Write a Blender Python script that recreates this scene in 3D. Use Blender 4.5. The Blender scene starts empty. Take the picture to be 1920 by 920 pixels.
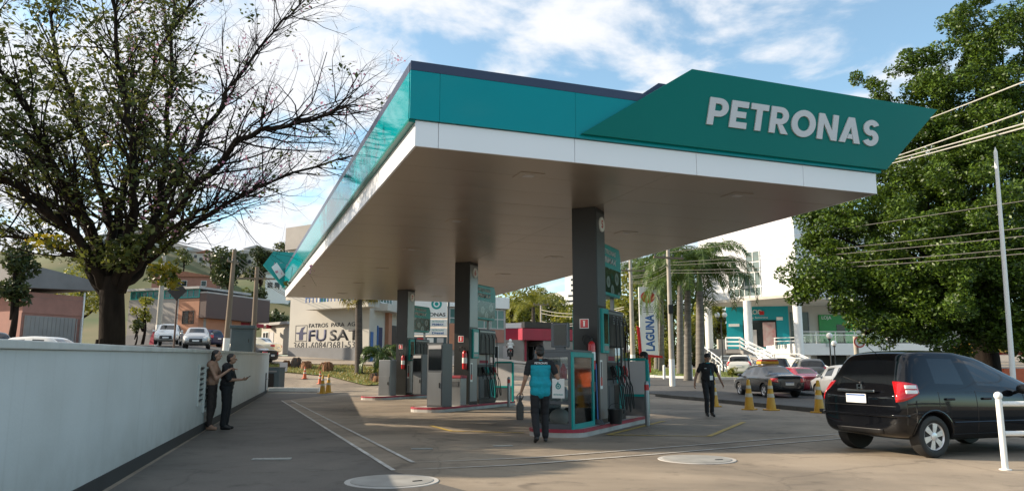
import bpy, bmesh, math, random
import numpy as np
from mathutils import Vector, Matrix, Euler
from mathutils.bvhtree import BVHTree
random.seed(7); RNG = np.random.default_rng(7)
R = math.radians; PI = math.pi
sc = bpy.context.scene
COL = sc.collection
# ------------------------------------------------------------------ camera
CAMH = 1.33; FPX = 1421.0; PITCH = 9.194
cd = bpy.data.cameras.new('camera'); cam = bpy.data.objects.new('camera', cd); COL.objects.link(cam)
cam.location = (0, 0, CAMH); cam.rotation_euler = (R(90 + PITCH), 0, 0)
cd.sensor_width = 36; cd.lens = 36 * FPX / 1920; cd.clip_start = .05; cd.clip_end = 3000
sc.camera = cam
# ------------------------------------------------------------------ light
SUN_EL = 25.0
SHADOW_DIR = -8.0                                   # heading of the shadows, degrees from +X
sun_to = Vector((-math.cos(R(SHADOW_DIR)) * math.cos(R(SUN_EL)), -math.sin(R(SHADOW_DIR)) * math.cos(R(SUN_EL)), math.sin(R(SUN_EL))))
sl = bpy.data.lights.new('sun', 'SUN'); sl.energy = 5.0; sl.angle = R(.6); sl.color = (1, .86, .68)
so = bpy.data.objects.new('sun', sl); COL.objects.link(so)
so.rotation_euler = (-sun_to).to_track_quat('-Z', 'Y').to_euler(); so.location = (-30, 10, 40)
W = bpy.data.worlds.new('World'); sc.world = W; W.use_nodes = True
wn = W.node_tree.nodes; wl = W.node_tree.links; wn.clear()
wo = wn.new('ShaderNodeOutputWorld'); bg = wn.new('ShaderNodeBackground'); sky = wn.new('ShaderNodeTexSky')
sky.sky_type = 'NISHITA'; sky.sun_disc = False; sky.sun_elevation = R(SUN_EL)
sky.sun_rotation = math.atan2(sun_to.x, sun_to.y)
sky.air_density = 1.0; sky.dust_density = 1.6; sky.ozone_density = 1.6; sky.altitude = 700
bg.inputs['Strength'].default_value = .126
tc = wn.new('ShaderNodeTexCoord'); sep = wn.new('ShaderNodeSeparateXYZ'); wl.new(tc.outputs['Generated'], sep.inputs[0])
# clouds on a flat layer overhead: direction divided by its height
zz = wn.new('ShaderNodeMath'); zz.operation = 'MAXIMUM'; wl.new(sep.outputs['Z'], zz.inputs[0]); zz.inputs[1].default_value = 0
za = wn.new('ShaderNodeMath'); za.operation = 'ADD'; wl.new(zz.outputs[0], za.inputs[0]); za.inputs[1].default_value = .22
dv = wn.new('ShaderNodeVectorMath'); dv.operation = 'DIVIDE'; wl.new(tc.outputs['Generated'], dv.inputs[0])
cmb = wn.new('ShaderNodeCombineXYZ')
for i in range(3): wl.new(za.outputs[0], cmb.inputs[i])
wl.new(cmb.outputs[0], dv.inputs[1])
mp = wn.new('ShaderNodeMapping'); wl.new(dv.outputs[0], mp.inputs[0]); mp.inputs['Location'].default_value = (3.1, 1.35, 0); mp.inputs['Scale'].default_value = (1, 1, .0)
n1 = wn.new('ShaderNodeTexNoise'); n1.inputs['Scale'].default_value = 3.3; n1.inputs['Detail'].default_value = 9; n1.inputs['Roughness'].default_value = .56; n1.inputs['Distortion'].default_value = .25
wl.new(mp.outputs[0], n1.inputs['Vector'])
# thin veil towards the sun's side and the horizon (real hazy side of the sky)
sd = wn.new('ShaderNodeVectorMath'); sd.operation = 'DOT_PRODUCT'; wl.new(tc.outputs['Generated'], sd.inputs[0]); sd.inputs[1].default_value = sun_to
sm = wn.new('ShaderNodeMath'); sm.operation = 'MULTIPLY_ADD'; wl.new(sd.outputs['Value'], sm.inputs[0]); sm.inputs[1].default_value = .16; sm.inputs[2].default_value = 0
ad = wn.new('ShaderNodeMath'); ad.operation = 'ADD'; wl.new(n1.outputs['Fac'], ad.inputs[0]); wl.new(sm.outputs[0], ad.inputs[1])
cr = wn.new('ShaderNodeValToRGB'); cr.color_ramp.elements[0].position = .44; cr.color_ramp.elements[1].position = .62
cr.color_ramp.interpolation = 'EASE'
wl.new(ad.outputs[0], cr.inputs[0])
mx = wn.new('ShaderNodeMix'); mx.data_type = 'RGBA'; wl.new(cr.outputs[0], mx.inputs['Factor']); tn = wn.new('ShaderNodeMix'); tn.data_type = 'RGBA'; tn.blend_type = 'MULTIPLY'; tn.inputs['Factor'].default_value = 1; wl.new(sky.outputs[0], tn.inputs['A']); tn.inputs['B'].default_value = (1.16, 1.34, 1.22, 1); wl.new(tn.outputs['Result'], mx.inputs['A'])
mx.inputs['B'].default_value = (4.7, 4.8, 5.0, 1)
cr.color_ramp.elements[0].color = (.07, .07, .07, 1)
wl.new(mx.outputs['Result'], bg.inputs['Color']); wl.new(bg.outputs[0], wo.inputs[0])
vs = sc.view_settings; vs.view_transform = 'Standard'; vs.look = 'None'; vs.exposure = .75; vs.gamma = 1
sc.cycles.max_bounces = 8; sc.cycles.transparent_max_bounces = 16
# ------------------------------------------------------------------ where things stand
_p = R(PITCH)
def ray(u, v):
    x = (u - 960) / FPX; y = -(v - 460) / FPX
    return Vector((x, math.cos(_p) - y * math.sin(_p), math.sin(_p) + y * math.cos(_p)))
def D(u, v, Y):                                     # survey: the point at distance Y seen under a bearing
    r = ray(u, v); t = Y / r.y; return Vector((r.x * t, Y, CAMH + r.z * t))
def X(u, Y): return D(u, 690, Y).x
ANG = 20.5627                                       # heading of the canopy's short side
ex = Vector((math.cos(R(ANG)), math.sin(R(ANG)), 0)); ey = Vector((-ex.y, ex.x, 0))
def ST(s, t, z=0): return ex * s + ey * t + Vector((0, 0, z))
def sm01(t): t = max(0., min(1., t)); return t * t * (3 - 2 * t)
WA = Vector((-2.0, -.87)); WB = Vector((-13.6, 42.9))    # foot of the boundary wall
_wd = (WB - WA).normalized()
def wall_side(x, y): return -((x - WA.x) * _wd.y - (y - WA.y) * _wd.x)   # >0 behind the wall
def gz(x, y):
    left = 2.25 * sm01((y - 41) / 19) + .012 * max(0, y - 60)
    right = .8 * sm01((y - 34) / 24) + .025 * max(0, y - 52)
    t = sm01((x + 4) / 12)
    z = left * (1 - t) + right * t
    d = wall_side(x, y)
    back = max(.3, 1.05 + .071 * (min(y, 47) - 28)) + .054 * max(0, min(y, 62) - 47) + .012 * max(0, y - 62)
    w = sm01((d - .1) / (.25 + 7 * sm01((y - 41) / 4)))
    return z * (1 - w) + max(z, back) * w
def GP(x, y, dz=0): return Vector((x, y, gz(x, y) + dz))
# ------------------------------------------------------------------ materials
def pm(name, col, rough=.5, metal=0, var=.12, scale=4, bump=0, bscale=60, coat=0, col2=None, rvar=.1, spec=.5, emit=0, alpha=1, trans=0, sub=0, detail=5, stretch=(1, 1, 1)):
    m = bpy.data.materials.new(name); m.use_nodes = True; nt = m.node_tree; n = nt.nodes; l = nt.links
    b = n['Principled BSDF']
    c = n.new('ShaderNodeTexCoord'); mpn = n.new('ShaderNodeMapping'); mpn.inputs['Scale'].default_value = stretch
    l.new(c.outputs['Object'], mpn.inputs[0])
    ns = n.new('ShaderNodeTexNoise'); ns.inputs['Scale'].default_value = scale; ns.inputs['Detail'].default_value = detail
    l.new(mpn.outputs[0], ns.inputs['Vector'])
    rp = n.new('ShaderNodeValToRGB'); e = rp.color_ramp.elements; e[0].position = .3; e[1].position = .7
    a = col2 if col2 else tuple(x * (1 - var) for x in col)
    bb = col if col2 else tuple(min(1, x * (1 + var)) for x in col)
    e[0].color = (*a, 1); e[1].color = (*bb, 1)
    l.new(ns.outputs['Fac'], rp.inputs[0]); l.new(rp.outputs[0], b.inputs['Base Color'])
    mr = n.new('ShaderNodeMapRange'); mr.inputs['To Min'].default_value = max(.02, rough - rvar); mr.inputs['To Max'].default_value = min(1, rough + rvar)
    l.new(ns.outputs['Fac'], mr.inputs[0]); l.new(mr.outputs[0], b.inputs['Roughness'])
    b.inputs['Metallic'].default_value = metal; b.inputs['Specular IOR Level'].default_value = spec
    b.inputs['Coat Weight'].default_value = coat; b.inputs['Coat Roughness'].default_value = .03
    if bump:
        n2 = n.new('ShaderNodeTexNoise'); n2.inputs['Scale'].default_value = bscale; n2.inputs['Detail'].default_value = 4
        l.new(mpn.outputs[0], n2.inputs['Vector'])
        bp = n.new('ShaderNodeBump'); bp.inputs['Strength'].default_value = bump; bp.inputs['Distance'].default_value = .02
        l.new(n2.outputs['Fac'], bp.inputs['Height']); l.new(bp.outputs[0], b.inputs['Normal'])
    if emit:
        l.new(rp.outputs[0], b.inputs['Emission Color']); b.inputs['Emission Strength'].default_value = emit
    if trans: b.inputs['Transmission Weight'].default_value = trans
    if sub:
        b.inputs['Subsurface Weight'].default_value = sub
    if alpha < 1: b.inputs['Alpha'].default_value = alpha
    return m
def leafmat(name, c1, c2, tr=.35):
    m = bpy.data.materials.new(name); m.use_nodes = True; nt = m.node_tree; n = nt.nodes; l = nt.links
    b = n['Principled BSDF']; o = n['Material Output']
    g = n.new('ShaderNodeNewGeometry'); rp = n.new('ShaderNodeValToRGB')
    rp.color_ramp.elements[0].color = (*c1, 1); rp.color_ramp.elements[1].color = (*c2, 1)
    l.new(g.outputs['Random Per Island'], rp.inputs[0]); l.new(rp.outputs[0], b.inputs['Base Color'])
    b.inputs['Roughness'].default_value = .45; b.inputs['Specular IOR Level'].default_value = .4
    t = n.new('ShaderNodeBsdfTranslucent'); hs = n.new('ShaderNodeHueSaturation'); hs.inputs['Value'].default_value = 1.5; hs.inputs['Hue'].default_value = .48
    l.new(rp.outputs[0], hs.inputs['Color']); l.new(hs.outputs[0], t.inputs[0])
    mxs = n.new('ShaderNodeMixShader'); mxs.inputs[0].default_value = tr
    l.new(b.outputs[0], mxs.inputs[1]); l.new(t.outputs[0], mxs.inputs[2]); l.new(mxs.outputs[0], o.inputs[0])
    return m
def glassmat(name, tint=(.75, .82, .8), op=.05, rough=.04):
    m = bpy.data.materials.new(name); m.use_nodes = True; nt = m.node_tree; n = nt.nodes; l = nt.links
    b = n['Principled BSDF']; o = n['Material Output']; b.inputs['Base Color'].default_value = (*tint, 1); b.inputs['Roughness'].default_value = rough
    ns = n.new('ShaderNodeTexNoise'); ns.inputs['Scale'].default_value = 3
    mr = n.new('ShaderNodeMapRange'); mr.inputs['To Min'].default_value = rough * .6; mr.inputs['To Max'].default_value = rough * 1.6
    l.new(ns.outputs['Fac'], mr.inputs[0]); l.new(mr.outputs[0], b.inputs['Roughness'])
    t = n.new('ShaderNodeBsdfTransparent'); t.inputs[0].default_value = (*[min(1, .6 + .4 * x) for x in tint], 1)
    fr = n.new('ShaderNodeFresnel'); fr.inputs['IOR'].default_value = 1.5
    mm = n.new('ShaderNodeMath'); mm.operation = 'ADD'; mm.use_clamp = True; l.new(fr.outputs[0], mm.inputs[0]); mm.inputs[1].default_value = op
    b = n.new('ShaderNodeBsdfGlossy'); b.inputs['Color'].default_value = (.9, .92, .92, 1); l.new(mr.outputs[0], b.inputs['Roughness'])
    mxs = n.new('ShaderNodeMixShader'); l.new(mm.outputs[0], mxs.inputs[0]); l.new(t.outputs[0], mxs.inputs[1]); l.new(b.outputs[0], mxs.inputs[2])
    l.new(mxs.outputs[0], o.inputs[0]); return m
# ------------------------------------------------------------------ mesh building
class MB:
    def __init__(s): s.v = []; s.f = []; s.m = []; s.mi = 0
    def add(s, vs, fs):
        o = len(s.v); s.v += [tuple(x) for x in vs]; s.f += [[o + i for i in f] for f in fs]; s.m += [s.mi] * len(fs); return s
    def box(s, c, size, rot=None, tap=1.0):
        x, y, z = [k / 2 for k in size]
        vs = [Vector((a * x * (tap if q > 0 else 1), b * y * (tap if q > 0 else 1), q * z)) for q in (-1, 1) for a, b in ((-1, -1), (1, -1), (1, 1), (-1, 1))]
        if rot is not None:
            M = rot if isinstance(rot, Matrix) else Euler(rot).to_matrix()
            vs = [M @ p for p in vs]
        c = Vector(c)
        return s.add([p + c for p in vs], [(3, 2, 1, 0), (4, 5, 6, 7), (0, 1, 5, 4), (1, 2, 6, 5), (2, 3, 7, 6), (3, 0, 4, 7)])
    def bx(s, x0, x1, y0, y1, z0, z1): return s.box(((x0 + x1) / 2, (y0 + y1) / 2, (z0 + z1) / 2), (abs(x1 - x0), abs(y1 - y0), abs(z1 - z0)))
    def tube(s, pts, r, n=8, cap=True):
        pts = [Vector(p) for p in pts]; k = len(pts)
        rs = r if isinstance(r, (list, tuple)) else [r] * k
        vs = []; up = Vector((0, 0, 1)); prev = None
        for i, p in enumerate(pts):
            d = (pts[min(i + 1, k - 1)] - pts[max(i - 1, 0)]).normalized()
            if prev is None:
                a = d.cross(up if abs(d.z) < .95 else Vector((1, 0, 0))).normalized()
            else:
                a = (prev - d * prev.dot(d))
                a = a.normalized() if a.length > 1e-6 else d.orthogonal().normalized()
            prev = a; b = d.cross(a)
            vs += [p + (a * math.cos(2 * PI * j / n) + b * math.sin(2 * PI * j / n)) * rs[i] for j in range(n)]
        fs = [(i * n + j, i * n + (j + 1) % n, (i + 1) * n + (j + 1) % n, (i + 1) * n + j) for i in range(k - 1) for j in range(n)]
        if cap and n > 2: fs += [tuple(range(n - 1, -1, -1)), tuple((k - 1) * n + j for j in range(n))]
        return s.add(vs, fs)
    def lathe(s, prof, n=16, c=(0, 0, 0), M=None):
        c = Vector(c); vs = []
        for r, z in prof: vs += [Vector((r * math.cos(2 * PI * j / n), r * math.sin(2 * PI * j / n), z)) for j in range(n)]
        if M is not None: vs = [M @ p for p in vs]
        k = len(prof)
        fs = [(i * n + j, i * n + (j + 1) % n, (i + 1) * n + (j + 1) % n, (i + 1) * n + j) for i in range(k - 1) for j in range(n)]
        fs += [tuple(range(n - 1, -1, -1)), tuple((k - 1) * n + j for j in range(n))]
        return s.add([p + c for p in vs], fs)
    def prism(s, poly, fn, d0, d1):                 # poly in 2D, fn(a, b, depth) -> point
        n = len(poly)
        vs = [fn(a, b, d0) for a, b in poly] + [fn(a, b, d1) for a, b in poly]
        fs = [tuple(range(n)), tuple(range(2 * n - 1, n - 1, -1))] + [(i, i + n, (i + 1) % n + n, (i + 1) % n) for i in range(n)]
        return s.add(vs, fs)
    def ball(s, c, r, n=8, k=6):
        if not isinstance(r, (tuple, list)): r = (r, r, r)
        c = Vector(c); vs = [c + Vector((0, 0, -r[2]))]
        for i in range(1, k):
            a = -PI / 2 + PI * i / k
            vs += [c + Vector((r[0] * math.cos(a) * math.cos(2 * PI * j / n), r[1] * math.cos(a) * math.sin(2 * PI * j / n), r[2] * math.sin(a))) for j in range(n)]
        vs.append(c + Vector((0, 0, r[2])))
        fs = [(0, 1 + (j + 1) % n, 1 + j) for j in range(n)]
        fs += [(1 + (i - 1) * n + j, 1 + (i - 1) * n + (j + 1) % n, 1 + i * n + (j + 1) % n, 1 + i * n + j) for i in range(1, k - 1) for j in range(n)]
        t = len(vs) - 1; o = 1 + (k - 2) * n
        fs += [(o + j, o + (j + 1) % n, t) for j in range(n)]
        return s.add(vs, fs)
    def mesh(s, name, mats):
        me = bpy.data.meshes.new(name); me.from_pydata(s.v, [], s.f)
        for m in (mats if isinstance(mats, (list, tuple)) else [mats]): me.materials.append(m)
        if any(s.m): me.polygons.foreach_set('material_index', s.m)
        return me
    def build(s, name, mats, parent=None, loc=None, rz=0, smooth=False, bevel=0, recalc=True):
        me = s.mesh(name, mats)
        if recalc:
            b = bmesh.new(); b.from_mesh(me); bmesh.ops.recalc_face_normals(b, faces=b.faces[:]); b.to_mesh(me); b.free()
        if smooth:
            me.polygons.foreach_set('use_smooth', [True] * len(me.polygons))
            me.set_sharp_from_angle(angle=R(40))
        o = link(name, me, parent, loc, rz)
        if bevel:
            bm_ = o.modifiers.new('bevel', 'BEVEL'); bm_.width = bevel; bm_.segments = 2; bm_.limit_method = 'ANGLE'; bm_.angle_limit = R(35)
        return o
def link(name, me, parent=None, loc=None, rz=0):
    o = bpy.data.objects.new(name, me); COL.objects.link(o)
    if parent: o.parent = parent
    if loc is not None: o.location = loc
    if rz: o.rotation_euler[2] = rz
    return o
def tag(o, label=None, cat=None, group=None, kind=None):
    if label: o['label'] = label
    if cat: o['category'] = cat
    if group: o['group'] = group
    if kind: o['kind'] = kind
    return o
def thing(name, label, cat, loc=(0, 0, 0), rz=0, group=None):
    return tag(link(name, None, None, loc, rz), label, cat, group)
def baked(o):                                        # modifiers applied, without operators
    dg = bpy.context.evaluated_depsgraph_get(); dg.update()
    me = bpy.data.meshes.new_from_object(o.evaluated_get(dg)); o.modifiers.clear(); old = o.data; o.data = me
    me.name = o.name
    return me
def text_mesh(txt, h=None, w=None, depth=.01, shear=0, bold=0, sp=1.0, align='LEFT'):
    cu = bpy.data.curves.new('t', 'FONT'); cu.body = txt; cu.size = 1; cu.extrude = 0; cu.shear = shear; cu.offset = bold; cu.space_character = sp; cu.resolution_u = 3
    o = bpy.data.objects.new('t', cu); COL.objects.link(o); bpy.context.view_layer.update()
    me = bpy.data.meshes.new_from_object(o.evaluated_get(bpy.context.evaluated_depsgraph_get()))
    bpy.data.objects.remove(o)
    b = bmesh.new(); b.from_mesh(me); bpy.data.meshes.remove(me)
    xs = [v.co.x for v in b.verts]; ys = [v.co.y for v in b.verts]
    sx = 1; sy = (h / (max(ys) - min(ys))) if h else 1
    sx = w / (max(xs) - min(xs)) if w else sy
    if not h: sy = sx
    for v in b.verts: v.co = Vector(((v.co.x - min(xs)) * sx, (v.co.y - min(ys)) * sy, 0))
    g = bmesh.ops.extrude_face_region(b, geom=b.faces[:])
    for v in [e for e in g['geom'] if isinstance(e, bmesh.types.BMVert)]: v.co.z += depth
    bmesh.ops.recalc_face_normals(b, faces=b.faces[:])
    out = bpy.data.meshes.new('lettering'); b.to_mesh(out); b.free(); return out
def text(name, txt, origin, xdir, ydir, mat, parent=None, **k):  # flat lettering laid on a face
    me = text_mesh(txt, **k); me.materials.append(mat)
    o = link(name, me, parent)
    xd = Vector(xdir).normalized(); yd = Vector(ydir).normalized(); zd = xd.cross(yd)
    o.matrix_local = Matrix.Translation(origin) @ Matrix((xd, yd, zd)).transposed().to_4x4()
    return o
def sheet(name, poly, dz, mat, n=1, kind='structure', res=1.5, parent=None):       # a surface laid on the terrain
    b = bmesh.new(); b.faces.new([b.verts.new((x, y, 0)) for x, y in poly])
    if len(poly) > 4: bmesh.ops.triangulate(b, faces=b.faces[:])
    for _ in range(8):
        es = [e for e in b.edges if e.calc_length() > res]
        if not es or len(b.verts) > 30000: break
        bmesh.ops.subdivide_edges(b, edges=es, cuts=1, use_grid_fill=True)
    bmesh.ops.triangulate(b, faces=b.faces[:])
    for v in b.verts: v.co.z = gz(v.co.x, v.co.y) + dz
    bmesh.ops.recalc_face_normals(b, faces=b.faces[:])
    if sum(f.normal.z for f in b.faces) < 0: bmesh.ops.reverse_faces(b, faces=b.faces[:])
    me = bpy.data.meshes.new(name); b.to_mesh(me); b.free(); me.materials.append(mat)
    return tag(link(name, me, parent), kind=kind)
def strip(name, pts, w, dz, mat):
    pts = [Vector((p[0], p[1])) for p in pts]; L = []; Rr = []
    for i, p in enumerate(pts):
        d = (pts[min(i + 1, len(pts) - 1)] - pts[max(i - 1, 0)]).normalized(); nrm = Vector((-d.y, d.x)) * w / 2
        L.append(p + nrm); Rr.append(p - nrm)
    m = MB(); 
    for i in range(len(pts) - 1):
        a = [L[i], L[i + 1], Rr[i + 1], Rr[i]]
        m.add([(q.x, q.y, gz(q.x, q.y) + dz) for q in a], [(3, 2, 1, 0)])
    return tag(m.build(name, mat, recalc=False), kind='structure')
def perp(o, spread=.3): return Vector((random.gauss(0, spread), random.gauss(0, spread), random.gauss(0, spread)))
def leaves(name, pts, nrm_jit, size, mat, parent, flat=.5, asp=.55, drop=0):  # many small folded leaf faces as one mesh
    n = len(pts); P = np.asarray(pts, float)
    d = RNG.normal(size=(n, 3)); d[:, 2] = d[:, 2] * flat - drop; d /= np.linalg.norm(d, axis=1)[:, None]
    q = RNG.normal(size=(n, 3)); q -= (q * d).sum(1)[:, None] * d; q /= np.linalg.norm(q, axis=1)[:, None]
    nn = np.cross(d, q)
    s = size * RNG.uniform(.6, 1.35, size=n)[:, None]
    V = np.stack([P - d * s * .5, P + q * s * asp * .5 + nn * s * .08, P + d * s * .55, P - q * s * asp * .5 + nn * s * .08], 1).reshape(-1, 3)
    me = bpy.data.meshes.new(name); me.vertices.add(4 * n); me.vertices.foreach_set('co', V.ravel())
    me.loops.add(4 * n); me.loops.foreach_set('vertex_index', np.arange(4 * n)); me.polygons.add(n)
    me.polygons.foreach_set('loop_start', np.arange(n) * 4); me.polygons.foreach_set('loop_total', np.full(n, 4))
    me.update(calc_edges=True); me.validate(); me.materials.append(mat)
    return link(name, me, parent)
def clump(c, r, n, shell=.6):
    v = RNG.normal(size=(n, 3)); v /= np.linalg.norm(v, axis=1)[:, None]
    rr = RNG.uniform(shell ** 3, 1, size=n) ** (1 / 3)
    return np.asarray(c) + v * rr[:, None] * np.asarray(r)
# ------------------------------------------------------------------ shared materials
def pavement(name, c1, c2, crack=.5, rough=.75, fine=90, spots=.35):
    m = bpy.data.materials.new(name); m.use_nodes = True; nt = m.node_tree; n = nt.nodes; l = nt.links; b = n['Principled BSDF']
    c = n.new('ShaderNodeTexCoord')
    big = n.new('ShaderNodeTexNoise'); big.inputs['Scale'].default_value = .28; big.inputs['Detail'].default_value = 8; big.inputs['Roughness'].default_value = .62; big.inputs['Distortion'].default_value = .6
    l.new(c.outputs['Object'], big.inputs['Vector'])
    rp = n.new('ShaderNodeValToRGB'); rp.color_ramp.elements[0].position = .36; rp.color_ramp.elements[1].position = .64
    rp.color_ramp.elements[0].color = (*c1, 1); rp.color_ramp.elements[1].color = (*c2, 1); l.new(big.outputs['Fac'], rp.inputs[0])
    fi = n.new('ShaderNodeTexNoise'); fi.inputs['Scale'].default_value = fine; fi.inputs['Detail'].default_value = 3; l.new(c.outputs['Object'], fi.inputs['Vector'])
    f2 = n.new('ShaderNodeMapRange'); f2.inputs['From Min'].default_value = .3; f2.inputs['From Max'].default_value = .7; f2.inputs['To Min'].default_value = .78; f2.inputs['To Max'].default_value = 1.2; l.new(fi.outputs['Fac'], f2.inputs[0])
    st = n.new('ShaderNodeTexNoise'); st.inputs['Scale'].default_value = 1.7; st.inputs['Detail'].default_value = 6; st.inputs['Roughness'].default_value = .7; l.new(c.outputs['Object'], st.inputs['Vector'])
    s2 = n.new('ShaderNodeMapRange'); s2.inputs['From Min'].default_value = .56; s2.inputs['From Max'].default_value = .74; s2.inputs['To Min'].default_value = 1; s2.inputs['To Max'].default_value = 1 - spots; l.new(st.outputs['Fac'], s2.inputs[0])
    vo = n.new('ShaderNodeTexVoronoi'); vo.feature = 'DISTANCE_TO_EDGE'; vo.inputs['Scale'].default_value = .22; 
    wv = n.new('ShaderNodeVectorMath'); wv.operation = 'MULTIPLY_ADD'; l.new(big.outputs['Color'], wv.inputs[0]); wv.inputs[1].default_value = (1.6, 1.6, 0); l.new(c.outputs['Object'], wv.inputs[2]); l.new(wv.outputs[0], vo.inputs['Vector'])
    v2 = n.new('ShaderNodeMapRange'); v2.inputs['From Max'].default_value = .006; v2.inputs['To Min'].default_value = 1 - crack; v2.inputs['To Max'].default_value = 1; l.new(vo.outputs[0], v2.inputs[0])
    m1 = n.new('ShaderNodeMath'); m1.operation = 'MULTIPLY'; l.new(f2.outputs[0], m1.inputs[0]); l.new(s2.outputs[0], m1.inputs[1])
    m2 = n.new('ShaderNodeMath'); m2.operation = 'MULTIPLY'; l.new(m1.outputs[0], m2.inputs[0]); l.new(v2.outputs[0], m2.inputs[1])
    vm = n.new('ShaderNodeVectorMath'); vm.operation = 'SCALE'; l.new(rp.outputs[0], vm.inputs[0]); l.new(m2.outputs[0], vm.inputs['Scale'])
    l.new(vm.outputs[0], b.inputs['Base Color'])
    rr = n.new('ShaderNodeMapRange'); rr.inputs['To Min'].default_value = rough - .18; rr.inputs['To Max'].default_value = rough + .12; l.new(st.outputs['Fac'], rr.inputs[0]); l.new(rr.outputs[0], b.inputs['Roughness'])
    ol = n.new('ShaderNodeTexNoise'); ol.inputs['Scale'].default_value = .9; ol.inputs['Detail'].default_value = 3; ol.inputs['Distortion'].default_value = .8; l.new(c.outputs['Object'], ol.inputs['Vector'])
    o2 = n.new('ShaderNodeMapRange'); o2.inputs['From Min'].default_value = .64; o2.inputs['From Max'].default_value = .70; o2.inputs['To Min'].default_value = 1; o2.inputs['To Max'].default_value = .62; l.new(ol.outputs['Fac'], o2.inputs[0])
    m3 = n.new('ShaderNodeMath'); m3.operation = 'MULTIPLY'; l.new(m2.outputs[0], m3.inputs[0]); l.new(o2.outputs[0], m3.inputs[1]); l.new(m3.outputs[0], vm.inputs['Scale'])
    bp = n.new('ShaderNodeBump'); bp.inputs['Strength'].default_value = .35; bp.inputs['Distance'].default_value = .006; l.new(fi.outputs['Fac'], bp.inputs['Height']); l.new(bp.outputs[0], b.inputs['Normal'])
    return m
M = {}
M['site'] = pavement('site_concrete', (.17, .138, .103), (.35, .282, .208), .25, spots=.5)
M['drive'] = pavement('drive_shaded_concrete', (.082, .073, .063), (.14, .124, .105), .25, .8, spots=.45)  # same concrete as the site, darkened: the lane's shade is put into the colour
M['asphalt'] = pavement('street_asphalt', (.06, .059, .057), (.09, .087, .083), .3, .8)
M['walk'] = pavement('sidewalk', (.3, .25, .2), (.4, .34, .27), .2)
M['earth'] = pm('earth', (.22, .15, .09), .9, var=.4, scale=.3, col2=(.10, .13, .035), detail=9)
M['grass'] = pm('lawn_soil', (.10, .17, .03), .9, scale=.9, col2=(.18, .17, .05), detail=8)
M['kerb'] = pm('kerb_concrete', (.42, .40, .37), .8, var=.2, scale=2, bump=.2)
M['kerbdark'] = pm('kerb_worn', (.07, .068, .062), .8, var=.3, scale=2, bump=.2)
M['yellowline'] = pm('yellow_line_paint', (.66, .44, .06), .7, scale=5, col2=(.36, .27, .12), detail=9)
M['whiteline'] = pm('pale_line', (.62, .6, .55), .7, scale=3, col2=(.34, .32, .29), detail=9)
M['cover'] = pm('cover_plate', (.36, .35, .32), .6, scale=3, col2=(.25, .24, .22), detail=8)
M['wallpaint'] = pm('wall_paint', (.61, .62, .615), .62, scale=1.6, col2=(.54, .55, .54), detail=9, stretch=(.6, 1, .7), bump=.08, bscale=40)
def weather(m):                                      # rain splash and dust along the foot, thin runs from the coping
    nt = m.node_tree; n = nt.nodes; l = nt.links; b = n['Principled BSDF']; src = b.inputs['Base Color'].links[0].from_socket
    c = n.new('ShaderNodeTexCoord'); sp = n.new('ShaderNodeSeparateXYZ'); l.new(c.outputs['Object'], sp.inputs[0])
    ns = n.new('ShaderNodeTexNoise'); ns.inputs['Scale'].default_value = 3; ns.inputs['Detail'].default_value = 8; l.new(c.outputs['Object'], ns.inputs['Vector'])
    h = n.new('ShaderNodeMapRange'); h.inputs['From Min'].default_value = .15; h.inputs['From Max'].default_value = .75; h.inputs['To Min'].default_value = .75; h.inputs['To Max'].default_value = 0; l.new(sp.outputs['Z'], h.inputs[0])
    mp_ = n.new('ShaderNodeMapping'); mp_.inputs['Scale'].default_value = (5, 1, .12); l.new(c.outputs['Object'], mp_.inputs[0]); n2 = n.new('ShaderNodeTexNoise'); n2.inputs['Scale'].default_value = 1.6; n2.inputs['Detail'].default_value = 6; l.new(mp_.outputs[0], n2.inputs['Vector'])
    r = n.new('ShaderNodeMapRange'); r.inputs['From Min'].default_value = .56; r.inputs['From Max'].default_value = .75; r.inputs['To Max'].default_value = .16; l.new(n2.outputs['Fac'], r.inputs[0])
    a = n.new('ShaderNodeMath'); a.operation = 'MULTIPLY'; l.new(h.outputs[0], a.inputs[0]); l.new(ns.outputs['Fac'], a.inputs[1]); s = n.new('ShaderNodeMath'); s.operation = 'ADD'; s.use_clamp = True; l.new(a.outputs[0], s.inputs[0]); l.new(r.outputs[0], s.inputs[1])
    mx_ = n.new('ShaderNodeMix'); mx_.data_type = 'RGBA'; l.new(s.outputs[0], mx_.inputs['Factor']); l.new(src, mx_.inputs['A']); mx_.inputs['B'].default_value = (.24, .22, .19, 1); l.new(mx_.outputs['Result'], b.inputs['Base Color'])
weather(M['wallpaint'])
M['wallcap'] = pm('wall_coping', (.62, .61, .58), .7, scale=2, col2=(.45, .44, .41), detail=8)
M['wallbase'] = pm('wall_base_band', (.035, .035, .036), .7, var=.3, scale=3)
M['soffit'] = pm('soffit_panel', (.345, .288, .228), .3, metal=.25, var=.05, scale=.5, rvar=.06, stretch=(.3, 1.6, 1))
M['whitefascia'] = pm('white_cladding', (.78, .79, .82), .3, var=.02, scale=.5, rvar=.04)
M['whiteside'] = M['whitefascia']
M['teal'] = pm('teal_cladding', (.0, .245, .28), .07, var=.03, scale=.4, rvar=.02, spec=.22)
M['tealpaint'] = pm('teal_paint', (.0, .27, .255), .35, var=.06, scale=3)
M['green'] = pm('green_sign_panel', (.0, .14, .118), .3, spec=.15, var=.04, scale=.4, rvar=.05)
M['navy'] = pm('navy_cap', (.022, .032, .075), .3, var=.08, scale=.6)
M['letter'] = pm('letter_face', (.5, .485, .485), .4, metal=.1, var=.03, scale=3)
M['colgrey'] = pm('column_cladding', (.019, .02, .019), .35, metal=.2, var=.08, scale=1.2, rvar=.08)
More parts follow.
